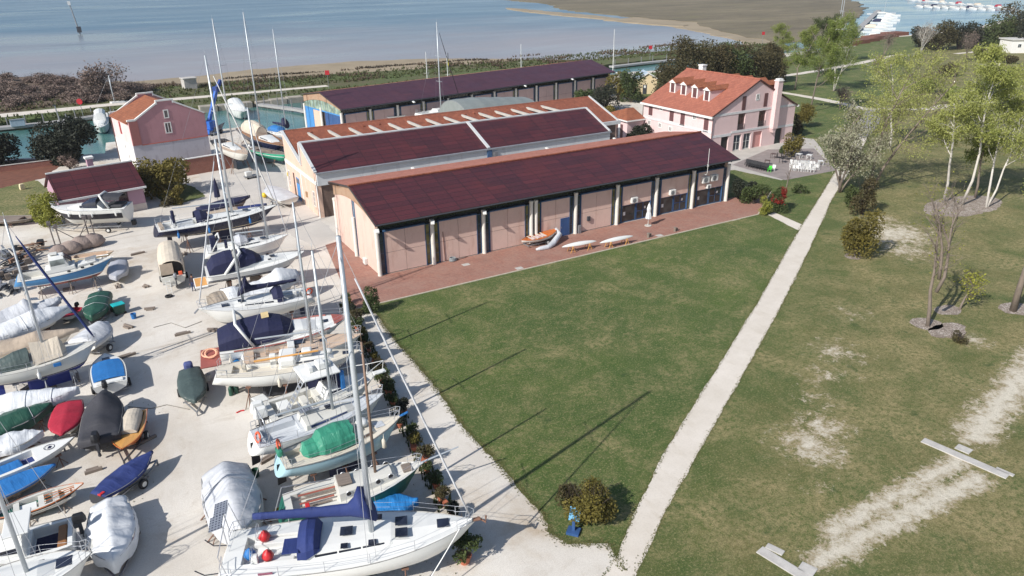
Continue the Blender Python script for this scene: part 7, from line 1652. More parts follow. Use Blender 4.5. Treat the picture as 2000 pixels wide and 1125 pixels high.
for u, v, lab, h in ((1266, 464, 'small grey and brown bollard stone on the paving near the parasol', .55), (1318, 452, 'dark bollard ring pair on the paving edge beyond the parasol', .5)):
    p = G(u, v); t = thing('bollard', lab, 'bollard', (p.x, p.y, 0)); b = MB(); b.lathe([(.16, 0), (.14, h*.7), (.2, h*.75), (.2, h), (.02, h+.03)], 12); b.lathe([(.12, 0), (.1, h*.6), (.15, h*.7), (.02, h*.75)], 10, (.38, .05, 0)); b.build('post', OLDWOOD, t)
for k, (u, v) in enumerate(((1014, 524), (1288, 460), (910, 517))):
    p = G(u, v); tag((lambda b: (b.box(-.4, -.3, 0, .4, .3, .012), b.build('manhole_cover', CONC, loc=(p.x, p.y, .014)))[1])(MB()), ('pale manhole cover near the lawn edge below the varnished boat', 'pale manhole cover near the parasol', 'small pale cover by the second shed bay')[k], 'manhole cover')
p = G(886, 511); t = thing('hose_reel', 'grey hose coil lying against the second shed bay', 'hose', (p.x, p.y+.2, 0))
b = MB(); b.tube([(.42*math.cos(a*.5)*(1-a*.004), .3*math.sin(a*.5), .05+a*.006) for a in range(60)], .04, 5); b.build('hose', M('grey_hose', lin(140, 146, 148), .6), t); b = MB(); b.tube([(.4, 0, .04), (1.2, .1, .04), (1.9, .25, .04)], .035, 5); b.build('hose_end', M('brown_hose', lin(110, 80, 70), .6), t)
p = G(1120, 1040); t = thing('information_board', 'small sky blue lectern board in front of the large olive bush', 'board', (p.x, p.y, 0), R(-50))
b = MB(); b.box(-.08, -.05, 0, .08, .05, .9); b.build('post', BLUED, t); b = MB(); b.box(-.3, -.04, 0, .3, .04, .75); o = b.build('panel', M('sky_blue_panel', lin(96, 160, 198), .5), t); o.location = (0, .02, .8); o.rotation_euler = (R(-25), 0, 0)
b = MB(); b.box(-.35, -.3, 0, .35, .3, .16); b.build('foot', BLUED, t)
# ------------------------------------------------------------------ terrace furniture
def chair(mat, label, loc, rz, group, src=None, h=1.):
    if src: return dup(src, loc, rz, label)
    t = thing('plastic_chair', label, 'chair', loc, rz, group)
    b = MB(); b.box(-.24, -.24, .41, .24, .22, .45); b.build('seat', mat, t, bevel=.02)
    b = MB(); b.loft([[(x, .22+z*.16-.05*abs(x)*2, .45+z) for x in (-.24, -.12, 0, .12, .24)] for z in (0, .22, .44)]); o = b.build('backrest', mat, t); m_ = o.modifiers.new('th', 'SOLIDIFY'); m_.thickness = .03
    for x in (-.22, .22):
        for y in (-.22, .2): b = MB(); b.beam((x*1.1, y*1.1, 0), (x, y, .42), .045, .045); b.build('leg', mat, t)
        b = MB(); b.tube([(x*1.12, -.2, .45), (x*1.15, -.2, .64), (x*1.12, .26, .66)], .025, 5); b.build('armrest', mat, t)
    return t
BLKP, WHTP, GRNP = M('black_plastic', lin(36, 36, 40), .5), M('white_plastic', lin(228, 228, 226), .45, .05), M('lime_green_plastic', lin(70, 200, 60), .45)
A_, B_ = G(1460, 326), G(1499, 335)
gb = 'black chairs in a row along the terrace edge'
src = None
for k in range(10):
    f = k/9; c = A_.lerp(B_, f)
    for j in range(2):
        lab = 'black plastic chair in the tight row beside the shed roof end'
        n_ = chair(BLKP, lab, (c.x+j*.75+.1*random.random(), c.y+j*.9, 0.02), R(-60+random.gauss(0, 6)), gb, src); src = src or n_
chair(GRNP, 'lime green plastic chair at the end of the black row', (*G(1503, 336)[:2], .02), R(-70), 'single chairs')
w0 = chair(WHTP, 'white plastic chair beside the lime green one', (*G(1510, 334)[:2], .02), R(-70), 'single chairs')
for k in range(28):
    u, v = 1546+k % 10*5.6+random.gauss(0, 1.2), 322+(k//10)*5.5+k % 10*.5
    dup(w0, (*G(u, v)[:2], .02), R(random.choice((10, 160, 200, 90))+random.gauss(0, 15)), 'white plastic chair in the huddle on the open side of the terrace')['group'] = 'white chairs on the terrace'
def table(mat, label, p, rz, upside=False):
    t = thing('terrace_table', label, 'table', (p.x, p.y, .02), rz, 'tables on the terrace')
    b = MB(); b.box(-.4, -.4, .69, .4, .4, .73) if not upside else b.box(-.4, -.4, .02, .4, .4, .06); b.build('tabletop', mat, t, bevel=.02)
    for x in (-.34, .34):
        for y in (-.34, .34): b = MB(); (b.beam((x, y, 0), (x, y, .69), .05, .05) if not upside else b.beam((x, y, .06), (x*.9, y*.9, .78), .05, .05)); b.build('leg', mat, t)
BRNP = M('brown_plastic', lin(84, 66, 62), .6)
for k, (u, v, m_, up, lab) in enumerate(((1510, 309, BRNP, 0, 'brown terrace table beside the upturned stack'), (1498, 322, BRNP, 0, 'brown terrace table by the lime green chair'), (1522, 308, BLKP, 1, 'black table upturned with legs in the air, left one of the stack'), (1532, 307, BLKP, 1, 'black table upturned with legs in the air, middle of the stack'), (1540, 311, BLKP, 1, 'black table upturned with legs in the air, right one of the stack'), (1528, 318, BLKP, 0, 'black table standing before the upturned stack'), (1560, 309, WHTP, 0, 'white table behind the huddle of chairs, nearer the stack'), (1580, 311, WHTP, 0, 'white table behind the huddle of chairs, nearer the blossom tree'), (1548, 315, BLKP, 0, 'black table between the upturned stack and the white chairs'), (1602, 323, WHTP, 0, 'white table at the outer corner of the terrace'))): table(m_, lab, G(u, v), R(20+k*13), up)
# sea marker, beacons
p = G(157, 67, -1.2); t = thing('sea_marker', 'leaning pole beacon standing in the lagoon', 'beacon', (p.x, p.y, -1.2)); h = 17
b = MB(); b.tube([(0, 0, -1), (-1.5, 0, h*.75), (-2.0, 0, h)], [.45, .3, .25], 8); b.build('pole', GREYM, t); b = MB(); b.box(-1.2, -1, 1.0, 1.0, 1, 4.0); b.build('base_box', DGREY, t); b = MB(); b.box(-2.7, -.6, h-2, -1.3, .6, h); b.build('light', WHITE, t)
RSIGN = M('red_sign_face', lin(176, 34, 44), .5)
for k, (u, v, h, lab) in enumerate(((163, 229, 3.2, 'round red navigation sign on the coastal path'), (643, 178, 4.5, 'red navigation sign just above the purple roof ridge'), (1269, 118, 4.0, 'red flag sign on the embankment near the oaks'), (1488, 90, 4.5, 'red navigation sign on the sand bar beyond the oaks'))):
    p = G(u, v); t = thing('navigation_sign', lab, 'sign', (p.x, p.y, .2), R(-25), 'red navigation signs'); b = MB(); b.tube([(0, 0, -1), (0, 0, h)], .06, 6); b.build('post', GREYM, t)
    b = MB(); b.lathe([(.001, -.04), (.62, -.04), (.62, .04), (.001, .04)], 20) if k == 0 else b.box(-.55, -.55, -.05, .55, .55, .05); o = b.build('panel', RSIGN, t); o.location = (0, -.1, h); o.rotation_euler = (R(90), 0, 0)
p = G(118, 238); t = thing('dock_lamp', 'grey lamp post on the floating dock behind the round trees', 'lamp post', (p.x, p.y, -.1)); b = MB(); b.tube([(0, 0, 0), (-.3, 0, 3.6)], .12, 6); b.build('post', GREYM, t); b = MB(); b.box(-.7, -.15, 3.5, -.1, .15, 3.7); b.build('lamp_head', DGREY, t)
p = G(36, 243); t = thing('dock_box', 'pale blue grey box standing on the far floating dock', 'box', (p.x, p.y-1.5, -.1), R(5)); b = MB(); b.box(-1.3, -.5, 0, 1.3, .5, 1.3); b.build('box_body', M('pale_blue_grey_box', lin(170, 184, 196), .5), t, bevel=.05); b = MB(); b.box(-1.36, -.56, 1.3, 1.36, .56, 1.42); b.build('lid', GREYM, t)
p = G(985, 130); t = thing('channel_post', 'thin post with a yellow base on the embankment beyond the purple roof', 'post', (p.x-16, p.y+8, 0)); b = MB(); b.tube([(0, 0, 0), (0, 0, 2.5)], .14, 6); b.build('base', M('yellow_post', lin(206, 190, 60), .6), t); b = MB(); b.tube([(0, 0, 2.5), (0, 0, 4.6)], .1, 6); b.build('top', BLACKT, t)
p = G(44, 370); t = thing('stone_block', 'small cream stone block on the dry lawn by the cottage', 'stone', (p.x, p.y, 0), .4); b = MB(); b.loft([[(x*k, y*k, z) for x, y in ((-.35, -.3), (.35, -.3), (.3, .3), (-.3, .3))] for z, k in ((0, 1), (.5, .95), (.85, .75))], True, True); b.build('block', CREAM, t, bevel=.06)
# marina boats far right
def small_yacht(label, p, rz, L, masth, cover, group):
    t = thing('marina_boat', label, 'boat', p, rz, group); Bm = L*.30
    b = MB(); b.loft([[(x*L, -w_*Bm, .95+.3*x), (x*L, -w_*Bm*.8, -.2), (x*L, 0, -.5), (x*L, w_*Bm*.8, -.2), (x*L, w_*Bm, .95+.3*x)] for x, w_ in ((-.5, .38), (-.2, .5), (.1, .48), (.35, .28), (.5, .02))], True, True); b.build('hull', GW, t)
    b = MB(); b.loft([[(x*L, -w_*Bm, 1.0+.3*x), (x*L, -w_*Bm*.8, h_+1), (x*L, w_*Bm*.8, h_+1), (x*L, w_*Bm, 1.0+.3*x)] for x, w_, h_ in ((-.15, .36, .0), (-.12, .36, .75), (.1, .33, .6), (.28, .16, .1))], False, True); b.build('cabin', GW2, t)
    if masth: b = MB(); b.tube([(.08*L, 0, 1), (.08*L, 0, masth)], .14, 5); b.tube([(.08*L, -.9, masth*.55), (.08*L, .9, masth*.55)], .05, 4); b.build('mast', ALUM, t)
    if cover: b = MB(); b.loft([[(x*L, -w_*Bm, 1.0), (x*L, -w_*Bm*.7, 1.0+h_), (x*L, w_*Bm*.7, 1.0+h_), (x*L, w_*Bm, 1.0)] for x, w_, h_ in ((-.42, .38, .8), (-.3, .42, 1.5), (-.1, .40, 1.4))], False, True); b.build('cover', cover, t)
    return t
GM = 'moored boats in the far inlet marina'
A_, B_ = G(1655, 80, -1), G(1716, 22, -1); dk = math.atan2(B_.y-A_.y, B_.x-A_.x)
dock([(A_.x, A_.y), (B_.x, B_.y)], 3.0, 'long narrow pontoon in the far inlet with boats on its right')
lb = ['white boat nearest the bank at the left pontoon', 'second white boat from the bank on the left pontoon', 'third white boat from the bank on the left pontoon', 'fourth white boat on the left pontoon, broad beamed', 'white boat on the left pontoon with a navy cover', 'seventh boat from the bank on the left pontoon', 'white boat near the outer end of the left pontoon', 'outermost small boat of the left pontoon row']
for k in range(8):
    f = .10+k*.095; c = A_.lerp(B_, f); 
    small_yacht(lb[k], (c.x+8.0*math.cos(dk-R(90))+1, c.y+8.0*math.sin(dk-R(90)), -1.1), dk-R(92), 11+2*(k % 3), 0, NAVYC if k == 4 else (BEIGEC if k == 2 else None), GM)
c = G(1722, 28, -1); small_yacht('large white yacht with mast at the outer end of the left pontoon', (c.x, c.y, -1.1), dk-R(70), 17, 24, None, GM)
for k, (u, v, ms, lab) in enumerate(((1652, 60, 17, 'slim yacht with twin looking masts by the left bank, nearer one'), (1656, 58, 16, 'slim yacht with twin looking masts by the left bank, farther one'))): c = G(u, v, -1); small_yacht(lab, (c.x-6, c.y, -1.1), dk, 11, ms, None, GM)
names = ['first', 'second', 'third', 'fourth', 'fifth', 'sixth', 'seventh', 'eighth', 'ninth', 'tenth', 'eleventh', 'twelfth']
for r_ in range(2):
    A_, B_ = (G(1782, 2, -1), G(1975, 18, -1)) if r_ == 1 else (G(1795, 14, -1), G(1935, 20, -1))
    n_ = 12 if r_ else 9
    for k in range(n_):
        c = A_.lerp(B_, k/(n_-1)); cover = (None, BEIGEC, NAVYC, REDC)[(k*3+r_) % 4 if k % 2 == 0 else 0]
        small_yacht(f'{names[k]} boat from the left in the {"rear" if r_ else "front"} row of the far marina', (c.x, c.y, -1.1), R(-125+random.gauss(0, 3)), 12+random.random()*5, (0 if k % 3 else 15+random.random()*4), cover, GM)
A_, B_ = G(1790, 8, -1), G(1985, 22, -1); dock([(A_.x, A_.y), (B_.x, B_.y)], 3, 'far marina pontoon between two rows of boats')
# loose yard gear lying on the gravel
random.seed(17)
def wood_block(u, v, rz, l=1.2):
    p = G(u, v); b = MB(); b.beam((-l/2, 0, .1), (l/2, 0, .1), .2, .2); b.beam((-l*.4, .3, .08), (l*.3, .26, .08), .16, .15)
    o = b.build('timber_block', OLDWOOD, None, bevel=.015, loc=p); o.rotation_euler = (0, 0, rz)
    return tag(o, 'short grey timber chocks lying on the gravel between the boats', 'timber', 'timber chocks lying in the yard')
for u, v in ((300, 605), (286, 566), (402, 700), (470, 715), (520, 770), (250, 640), (150, 740), (250, 700), (300, 860), (180, 930), (560, 1000), (420, 640), (372, 500), (455, 640), (530, 900), (590, 975), (360, 655), (60, 755), (270, 500), (232, 560)):
    wood_block(u+random.gauss(0, 4), v+random.gauss(0, 4), random.random()*3, random.uniform(.7, 1.5))
TYRE = None
for k, (u, v, lab) in enumerate(((206, 700, 'old tyre lying beside the sky blue covered open boat'), (446, 660, 'old tyre lying near the stern platform of the navy canopied yacht'), (12, 740, 'old tyre under the blue bottomed sloop'), (330, 580, 'old tyre behind the ladder of the beige canvas boat'))):
    p = G(u, v); b = MB(); b.tube([(.27*math.cos(a*math.pi/8), .27*math.sin(a*math.pi/8), .1) for a in range(17)], .1, 8, cap=False); tag(b.build('tyre', RUBBER, None, smooth=True, loc=p), lab, 'tyre', 'old tyres in the yard')
for k, (u, v, m_, lab) in enumerate(((262, 622, BLUEC2, 'blue plastic drum near the turquoise bin'), (408, 742, WHITE, 'white plastic bucket by the stern of the yacht with the wooden boom'), (500, 930, GREENT, 'green bucket below the ice blue sloop'), (545, 1010, M('yellow_crate_plastic', lin(206, 170, 60), .5), 'yellow bucket beside the dark green sloop stern'))):
    p = G(u, v); b = MB(); b.lathe([(.02, 0), (.2, 0), (.25, .5), (.22, .5), (.2, .1), (.02, .1)], 12); tag(b.build('bucket', m_, None, loc=p), lab, 'bucket')
for k, (pts, lab) in enumerate((([(300, 640), (330, 632), (365, 640), (395, 628)], 'grey rope trailing over the gravel towards the navy canopied yacht'), ([(250, 795), (290, 800), (330, 790), (372, 800)], 'pale hose trailing over the gravel near the varnished skiff'), ([(520, 640), (560, 650), (600, 640), (640, 652)], 'rope lying on the gravel near the small dinghy'))):
    P = [G(*q) for q in pts]; b = MB(); b.tube([(p.x+.2*math.sin(i*2), p.y, .03) for i, p in enumerate(P)], .03, 5); tag(b.build('rope', M('rope_grey', lin(128, 124, 116), .8), None), lab, 'rope')
# ------------------------------------------------------------------ vegetation
def m_leaf(name, c1, c2, c3, tr=.3):
    t = NT(name)
    c = t.mix(t.ramp(t.noise(.55, 4, .6), .35, .65), c1, c2)
    c = t.mix(t.ramp(t.noise(2.2, 4, .7), .5, .7, 0, .8), c, c3)
    oi = t.n('ObjectInfo').outputs['Random']
    c = t.mix(t.math('MULTIPLY', oi, .35), c, c3)
    t.out(c, .75)
    d = t.n('BsdfTranslucent', {'Color': c})
    mx = t.n('MixShader', {0: tr, 1: t.b.outputs[0], 2: d.outputs[0]})
    t.t.links.new(mx.outputs[0], t.t.nodes['Material Output'].inputs[0])
    return t.m
def lk(r, g, b, k=.75): return tuple(x*k for x in lin(r, g, b))
LEAF_POP = m_leaf('poplar_spring_leaves', lk(168, 174, 90, .88), lk(138, 148, 68, .88), lk(188, 186, 120, .88))
LEAF_POP2 = m_leaf('fresh_green_leaves', lk(138, 154, 72, .82), lk(108, 126, 54, .82), lk(166, 170, 92, .82))
LEAF_PALE = m_leaf('pale_silvery_leaves', lk(190, 186, 166, .85), lk(170, 164, 142), lk(160, 164, 122))
LEAF_OAK = m_leaf('olive_brown_oak_leaves', lk(86, 80, 44), lk(66, 64, 36), lk(104, 86, 52), .15)
LEAF_DARK = m_leaf('dark_evergreen_leaves', lk(46, 54, 38), lk(34, 40, 28), lk(64, 66, 44), .1)
LEAF_GREEN = m_leaf('mid_green_leaves', lk(74, 92, 46), lk(54, 72, 34), lk(104, 112, 58), .2)
LEAF_OLIVE = m_leaf('olive_yellow_leaves', lk(122, 112, 44), lk(92, 86, 36), lk(150, 134, 60), .2)
LEAF_RED = m_leaf('photinia_red_leaves', lk(176, 46, 40), lk(140, 40, 34), lk(92, 84, 44), .2)
LEAF_YEL = m_leaf('yellow_green_leaves', lk(186, 184, 74), lk(150, 152, 62), lk(120, 130, 60), .3)
LEAF_RUST = m_leaf('rust_orange_leaves', lk(170, 92, 52), lk(130, 80, 48), lk(110, 104, 56), .2)
TWIG = m_leaf('bare_purple_brown_twigs', lk(140, 118, 110, .85), lk(116, 98, 92, .8), lk(152, 136, 118, .85), .05)
BARKW = M('pale_poplar_bark', lin(198, 192, 184), .85, .25, 2.5, .3, stretch=(1, 1, .4))
BARKG = M('grey_brown_bark', lin(122, 110, 100), .9, .25, 2.5, .3, stretch=(1, 1, .4))
BARKD = M('dark_bark', lin(74, 64, 58), .9, .25, 2.5, .3)

def leaf_cloud(b, pts, n, spread, size, rnd, droop=0., aspect=.5):
    for _ in range(n):
        p = rnd.choice(pts)
        c = Vector((p[0]+rnd.gauss(0, spread), p[1]+rnd.gauss(0, spread), p[2]+rnd.gauss(0, spread*.8)-abs(rnd.gauss(0, droop)) if droop else p[2]+rnd.gauss(0, spread*.8)))
        d = Vector((rnd.gauss(0, 1), rnd.gauss(0, 1), rnd.gauss(0, .8)-(1.2 if droop else 0))).normalized()
        e = d.cross(Vector((rnd.gauss(0, 1), rnd.gauss(0, 1), rnd.gauss(0, 1)))).normalized()
        s = size*rnd.uniform(.6, 1.35)
        o = len(b.v)
        b.v += [(c-d*s)[:], (c+e*s*aspect)[:], (c+d*s)[:], (c-e*s*aspect)[:]]
        b.f.append((o, o+1, o+2, o+3)); b.mi.append(0)

def grow(rnd, stems, h, spread, levels=3, up=.5, kids=5, first=.35, rad=.2, curve=.12, drop=0.):
    tr = MB(); tips = []
    def br(p, d, L, r, lv):
        n = 5; pts = [p]; q = p; dd = d.copy()
        for i in range(n):
            dd = (dd+Vector((rnd.gauss(0, curve), rnd.gauss(0, curve), rnd.gauss(0, curve*.5)+(.06 if lv < 2 else -drop)))).normalized()
            q = q+dd*(L/n); pts.append(q)
        rs = [r*(1-.72*i/n) for i in range(n+1)]
        tr.tube(pts, rs, 7 if lv == 0 else (5 if lv == 1 else 3), cap=lv == 0)
        if lv >= levels-1: tips.extend(pts[2:])
        elif lv >= levels-2: tips.extend(pts[3:])
        if lv >= levels: return
        k = kids+(2 if lv == 0 else 0)
        for j in range(k):
            f = first+(1-first)*(j+rnd.random()*.8)/k if lv == 0 else .3+.7*(j+rnd.random()*.7)/k
            i = min(n-1, int(f*n)); pp = pts[i].lerp(pts[i+1], f*n-i)
            az = rnd.random()*2*math.pi
            side = Vector((math.cos(az), math.sin(az), 0))
            nd = (dd*up+side*(1-up*.35)+Vector((0, 0, up*.35))).normalized()
            br(pp, nd, (spread*(1.15-.55*f) if lv == 0 else L*rnd.uniform(.45, .65)), r*(.42 if lv == 0 else .5)*(1-.3*f), lv+1)
    for p, d, L in stems: br(Vector(p), Vector(d).normalized(), L, rad*L/h, 0)
    return tr, tips

def make_tree(name, label, cat, h, spread, leafmat, bark, nleaf, size, seed, stems=None, group=None, droop=0., lsp=.35, levels=3, kids=5, first=.35, up=.5, rad=.2, drop=0., aspect=.5, curve=.12):
    rnd = random.Random(seed)
    stems = stems or [((0, 0, -.1), (rnd.gauss(0, .04), rnd.gauss(0, .04), 1), h*.92)]
    tr, tips = grow(rnd, stems, h, spread, levels, up, kids, first, rad, curve, drop)
    t = thing(name, label, cat, (0, 0, 0), 0, group)
    tr.build('trunk', bark, t, smooth=True, recalc=False)
    if nleaf:
        b = MB(); leaf_cloud(b, tips, nleaf, lsp, size, rnd, droop, aspect); b.build('crown', leafmat, t, recalc=False)
    return t
def make_bush(name, label, cat, r, h, leafmat, nleaf, size, seed, group=None, lobes=9, stem=True, base=.0, zr=(.14, .76), accent=None, bark=None, twig=0):
    # shrubs and round crowned trees: leaf clumps over overlapping lobes, stems inside
    rnd = random.Random(seed); t = thing(name, label, cat, (0, 0, 0), 0, group)
    L = []
    for i in range(lobes):
        a = rnd.random()*6.28; q = math.sqrt(rnd.random())*.62; z = base+(h-base)*rnd.uniform(*zr)
        k = rnd.uniform(.34, .55)*(1-.35*abs(z/h-.5))
        L.append((Vector((r*q*math.cos(a), r*q*math.sin(a), z)), r*k, (h-base)*k*.62))
    b = MB(); b2 = MB()
    for _ in range(nleaf):
        c, rr, rz = rnd.choice(L)
        d = Vector((rnd.gauss(0, 1), rnd.gauss(0, 1), rnd.gauss(0, 1)+.25)).normalized()
        f = rnd.uniform(.62, 1.06)+.22*noise.noise(Vector((d.x*2.3+c.x, d.y*2.3+c.y, d.z*2.3+seed)))
        p = c+Vector((d.x*rr*f, d.y*rr*f, d.z*rz*f))
        if p.z < .03: continue
        tgt = b2 if accent and (p.z > h*.35) and noise.noise(Vector((p.x*1.1+seed, p.y*1.1, p.z*.6))) > -.05 else b
        leaf_cloud(tgt, [p], 1, .03, size, rnd)
    b.build('crown' if stem else 'foliage', leafmat, t, recalc=False)
    if accent: b2.build('red_foliage', accent, t, recalc=False)
    tr = MB()
    for c, rr, rz in L[:7]:
        tr.tube([(c.x*.08, c.y*.08, -.05), (c.x*.4, c.y*.4, c.z*.5), (c.x, c.y, c.z+rz*.3)], [max(.03, r*.035), r*.025, .012], 5)
    for k in range(twig):
        a = rnd.random()*6.28; q = rnd.random()
        tr.tube([(0, 0, 0), (r*.4*q*math.cos(a), r*.4*q*math.sin(a), h*.5), (r*q*math.cos(a), r*q*math.sin(a), h*rnd.uniform(.8, 1.1))], [.03, .02, .008], 3)
    tr.build('trunk' if stem else 'stems', bark or BARKD, t, recalc=False)
    return t
def place(t, u, v, z=0., rz=None, topv=None, h=None):
    p = G(u, v, z); t.location = (p.x, p.y, z)
    if rz is not None: t.rotation_euler = (0, 0, rz)
    return t
def hgt(u, v, topv, z=0.): return ztop(G(u, v, z), topv)
GP = 'tall sparse spring poplars in the park'
def poplar(u, v, topv, spread, label, seed, leaf=LEAF_POP, n=5200, bark=BARKW, size=.115, stems=None, droop=.45, group=GP, first=.3, up=.55, kids=6, lsp=.24, rad=.20, drop=.05):
    h = hgt(u, v, topv)
    st = [((x, y, -.1), (dx, dy, 1), h*f) for x, y, dx, dy, f in stems] if stems else None
    t = make_tree('poplar_tree', label, 'tree', h, spread, leaf, bark, int(n*2.5), size, seed, st, group, droop, lsp, 3, kids, first, up, rad, drop)
    return place(t, u, v)
poplar(1702, 374, 112, 6.6, 'broad leaning poplar with dark lower trunk at the bend of the white footpath', 3, n=5000, stems=[(0, 0, .10, .04, .6), (.3, .2, .26, -.02, .95), (0, .3, .12, .06, .9)], bark=BARKG)
poplar(1738, 292, 104, 5.6, 'poplar standing behind the broad leaning poplar', 4, n=3600)
poplar(1842, 396, 165, 3.6, 'slender white trunked poplar, leftmost in the pale gravel ring', 5, n=3200, first=.5, stems=[(0, 0, -.04, .02, .95)])
poplar(1877, 401, 100, 4.2, 'tall white trunked poplar, second in the pale gravel ring', 6, n=5200, first=.45, stems=[(0, 0, -.05, .03, .95)])
poplar(1904, 386, 240, 2.2, 'short brown trunked tree with yellow leaves in the pale gravel ring', 7, LEAF_POP2, 1400, BARKG, .16, first=.5)
poplar(1926, 405, 118, 4.4, 'forked white poplar leaning right in the pale gravel ring', 8, n=5600, stems=[(0, 0, .18, -.12, .8), (.2, 0, .34, -.1, .7)], first=.4)
poplar(1975, 300, 128, 4.2, 'poplar at the right edge behind the gravel ring', 9, n=4200)
poplar(1905, 300, 96, 4.4, 'poplar beyond the gravel ring with a broad pale crown', 10, n=5600)
poplar(1978, 607, 300, 3.0, 'thick smooth grey trunk at the right edge by a gravel bed', 12, n=500, bark=BARKG, first=.6, rad=.34)
poplar(1582, 219, 42, 4.6, 'tall green tree with drooping twigs beside the rose house', 13, LEAF_POP2, 7000, BARKG)
poplar(1628, 178, 34, 4.4, 'tall twin stemmed green tree near the upper footpath', 14, LEAF_POP2, 6000, BARKW, stems=[(0, 0, -.06, 0, .95), (.2, 0, .14, .03, .8)])
poplar(1552, 176, 52, 4.2, 'green tree between the oaks and the rose house corner', 15, LEAF_POP2, 5600, BARKG)
poplar(1600, 150, 36, 5.0, 'bushy green tree on the far side of the upper footpath', 16, LEAF_GREEN, 6500, BARKG)
poplar(1520, 128, 48, 4.0, 'slim green tree at the right end of the oaks', 17, LEAF_POP2, 4000, BARKG)
poplar(1655, 120, 42, 4.0, 'slender tree in front of the left pontoon', 18, LEAF_POP2, 3600, BARKG)
poplar(1640, 376, 208, 2.7, 'silvery blossoming tree hanging over the white footpath', 19, LEAF_PALE, 2900, BARKG, .15, stems=[(0, 0, -.16, .03, .8), (0, 0, .02, .05, .95), (.2, .1, -.32, .2, .75), (0, 0, -.1, -.2, .7)], lsp=.34, first=.25, group=None)
poplar(1560, 250, 205, 1.8, 'small dark shrub tree at the right corner of the rose house', 20, LEAF_OLIVE, 1800, BARKD, .14, first=.15, group=None)
h = hgt(1812, 637, 345); t = make_tree('bare_tree', 'tall nearly bare forked tree standing in a small gravel bed', 'tree', h, 3.0, LEAF_YEL, BARKG, 260, .10, 21, [((0, 0, -.1), (.02, .02, 1), h*.62), ((.05, 0, 3.2), (.22, -.06, 1), h*.55), ((0, 0, 4.4), (-.10, .08, 1), h*.5)], None, 0, .3, 3, 5, .45, .72, .30); place(t, 1812, 637)
h = hgt(1874, 604, 540); t = make_tree('small_tree', 'small yellow green tree right behind the bare forked tree', 'tree', h, 1.5, LEAF_YEL, BARKG, 420, .12, 22, None, None, 0, .25, 3, 5, .3, .55, .12); place(t, 1874, 604)
h = hgt(1529, 388, 306); t = make_tree('young_tree', 'thin leafless young tree at the corner of the dark terrace', 'tree', h, 1.0, LEAF_YEL, BARKG, 0, .1, 23, None, None, 0, .2, 2, 6, .4, .8, .10); place(t, 1529, 388)
for u, v, tv, sp, sd_, mt, lab in ((1798, 104, 46, 6.5, 31, BARKW, 'bare pale tree before the far evergreen thicket'), (1726, 110, 64, 4.5, 32, BARKG, 'small bare pinkish tree by the red earth bank'), (1712, 140, 112, 3.0, 33, BARKG, 'low bare shrub tree beside the upper footpath'), (1640, 215, 172, 3.0, 34, BARKG, 'brown twiggy tree between the footpaths near the rose house'), (1885, 120, 60, 5.0, 35, BARKG, 'bare brown tree in the far evergreen thicket')):
    h = hgt(u, v, tv); t = make_tree('bare_tree', lab, 'tree', h, sp*.7, TWIG, mt, 500, .16, sd_, [((0, 0, 0), (.06, 0, 1), h*.8), ((.1, 0, 0), (-.18, .1, 1), h*.75), ((0, .1, 0), (.25, -.1, 1), h*.7)], None, 0, .4, 3, 6, .25, .75, .16); place(t, u, v)
def bush(u, v, topv, r, leaf, label, seed, n, size, cat='shrub', name='shrub', z=0., **kw):
    h = max(.4, hgt(u, v, topv, z)); return place(make_bush(name, label, cat, r, h, leaf, n, size, seed, **kw), u, v, z)
GO = 'olive brown oaks behind the rose house'
for k, (u, v, tv, r, lab) in enumerate(((1312, 205, 108, 5.2, 'oak nearest the cream hut, leftmost of the row behind the rose house'), (1345, 196, 74, 5.8, 'tallest oak behind the rose house roof ridge'), (1388, 190, 82, 5.6, 'third oak of the row, above the white chimney of the rose house'), (1425, 186, 84, 5.6, 'fourth oak of the row behind the rose house dormers'), (1462, 182, 84, 5.4, 'fifth oak of the row, above the rose house gable'), (1496, 178, 96, 5.0, 'rightmost oak of the row behind the rose house'), (1500, 160, 78, 5.0, 'oak behind the rightmost one, on its far side'))):
    bush(u, v, tv, r, LEAF_OAK if k % 2 == 0 else LEAF_GREEN if k == 3 else LEAF_OAK, lab, 50+k, 7000, .26, 'tree', 'oak_tree', group=GO, lobes=18, zr=(.2, .8))
for k, (u, v, tv, r, lf, lab) in enumerate(((1128, 212, 176, 2.6, LEAF_GREEN, 'round green shrub against the far end of the tiled roof'), (1152, 214, 172, 3.0, LEAF_GREEN, 'second green shrub beyond the tiled roof'), (1182, 216, 164, 3.6, LEAF_DARK, 'dark green rounded tree between the tiled workshop and the rose house annexe'), (1208, 196, 128, 4.2, LEAF_OLIVE, 'yellow green tree at the far corner of the long purple roof'), (1232, 200, 138, 3.4, LEAF_GREEN, 'green tree beside the cream hut'), (1172, 178, 132, 2.6, LEAF_OLIVE, 'olive shrub against the end wall of the long shed'), (1190, 232, 205, 2.0, LEAF_OLIVE, 'low twiggy shrub in front of the dark green tree'), (1246, 276, 240, 2.4, LEAF_DARK, 'dark glossy shrub before the sunlit wall of the rose house'), (1068, 202, 190, 1.6, LEAF_OLIVE, 'small yellow green shrub by the wall of the long shed'))):
    bush(u, v, tv, r, lf, lab, 70+k, 2600, .24, 'tree' if r > 2.5 else 'shrub', 'broadleaf_tree' if r > 2.5 else 'shrub', lobes=10)
bush(134, 314, 234, 5.2, LEAF_DARK, 'large dark round evergreen tree behind the cottage by the harbour', 90, 15000, .26, 'tree', 'evergreen_tree', lobes=26, zr=(.06, .74))
bush(-2, 322, 252, 4.0, LEAF_DARK, 'dark evergreen tree cut by the left edge of the photo', 91, 8000, .26, 'tree', 'evergreen_tree', lobes=16, zr=(.08, .78))
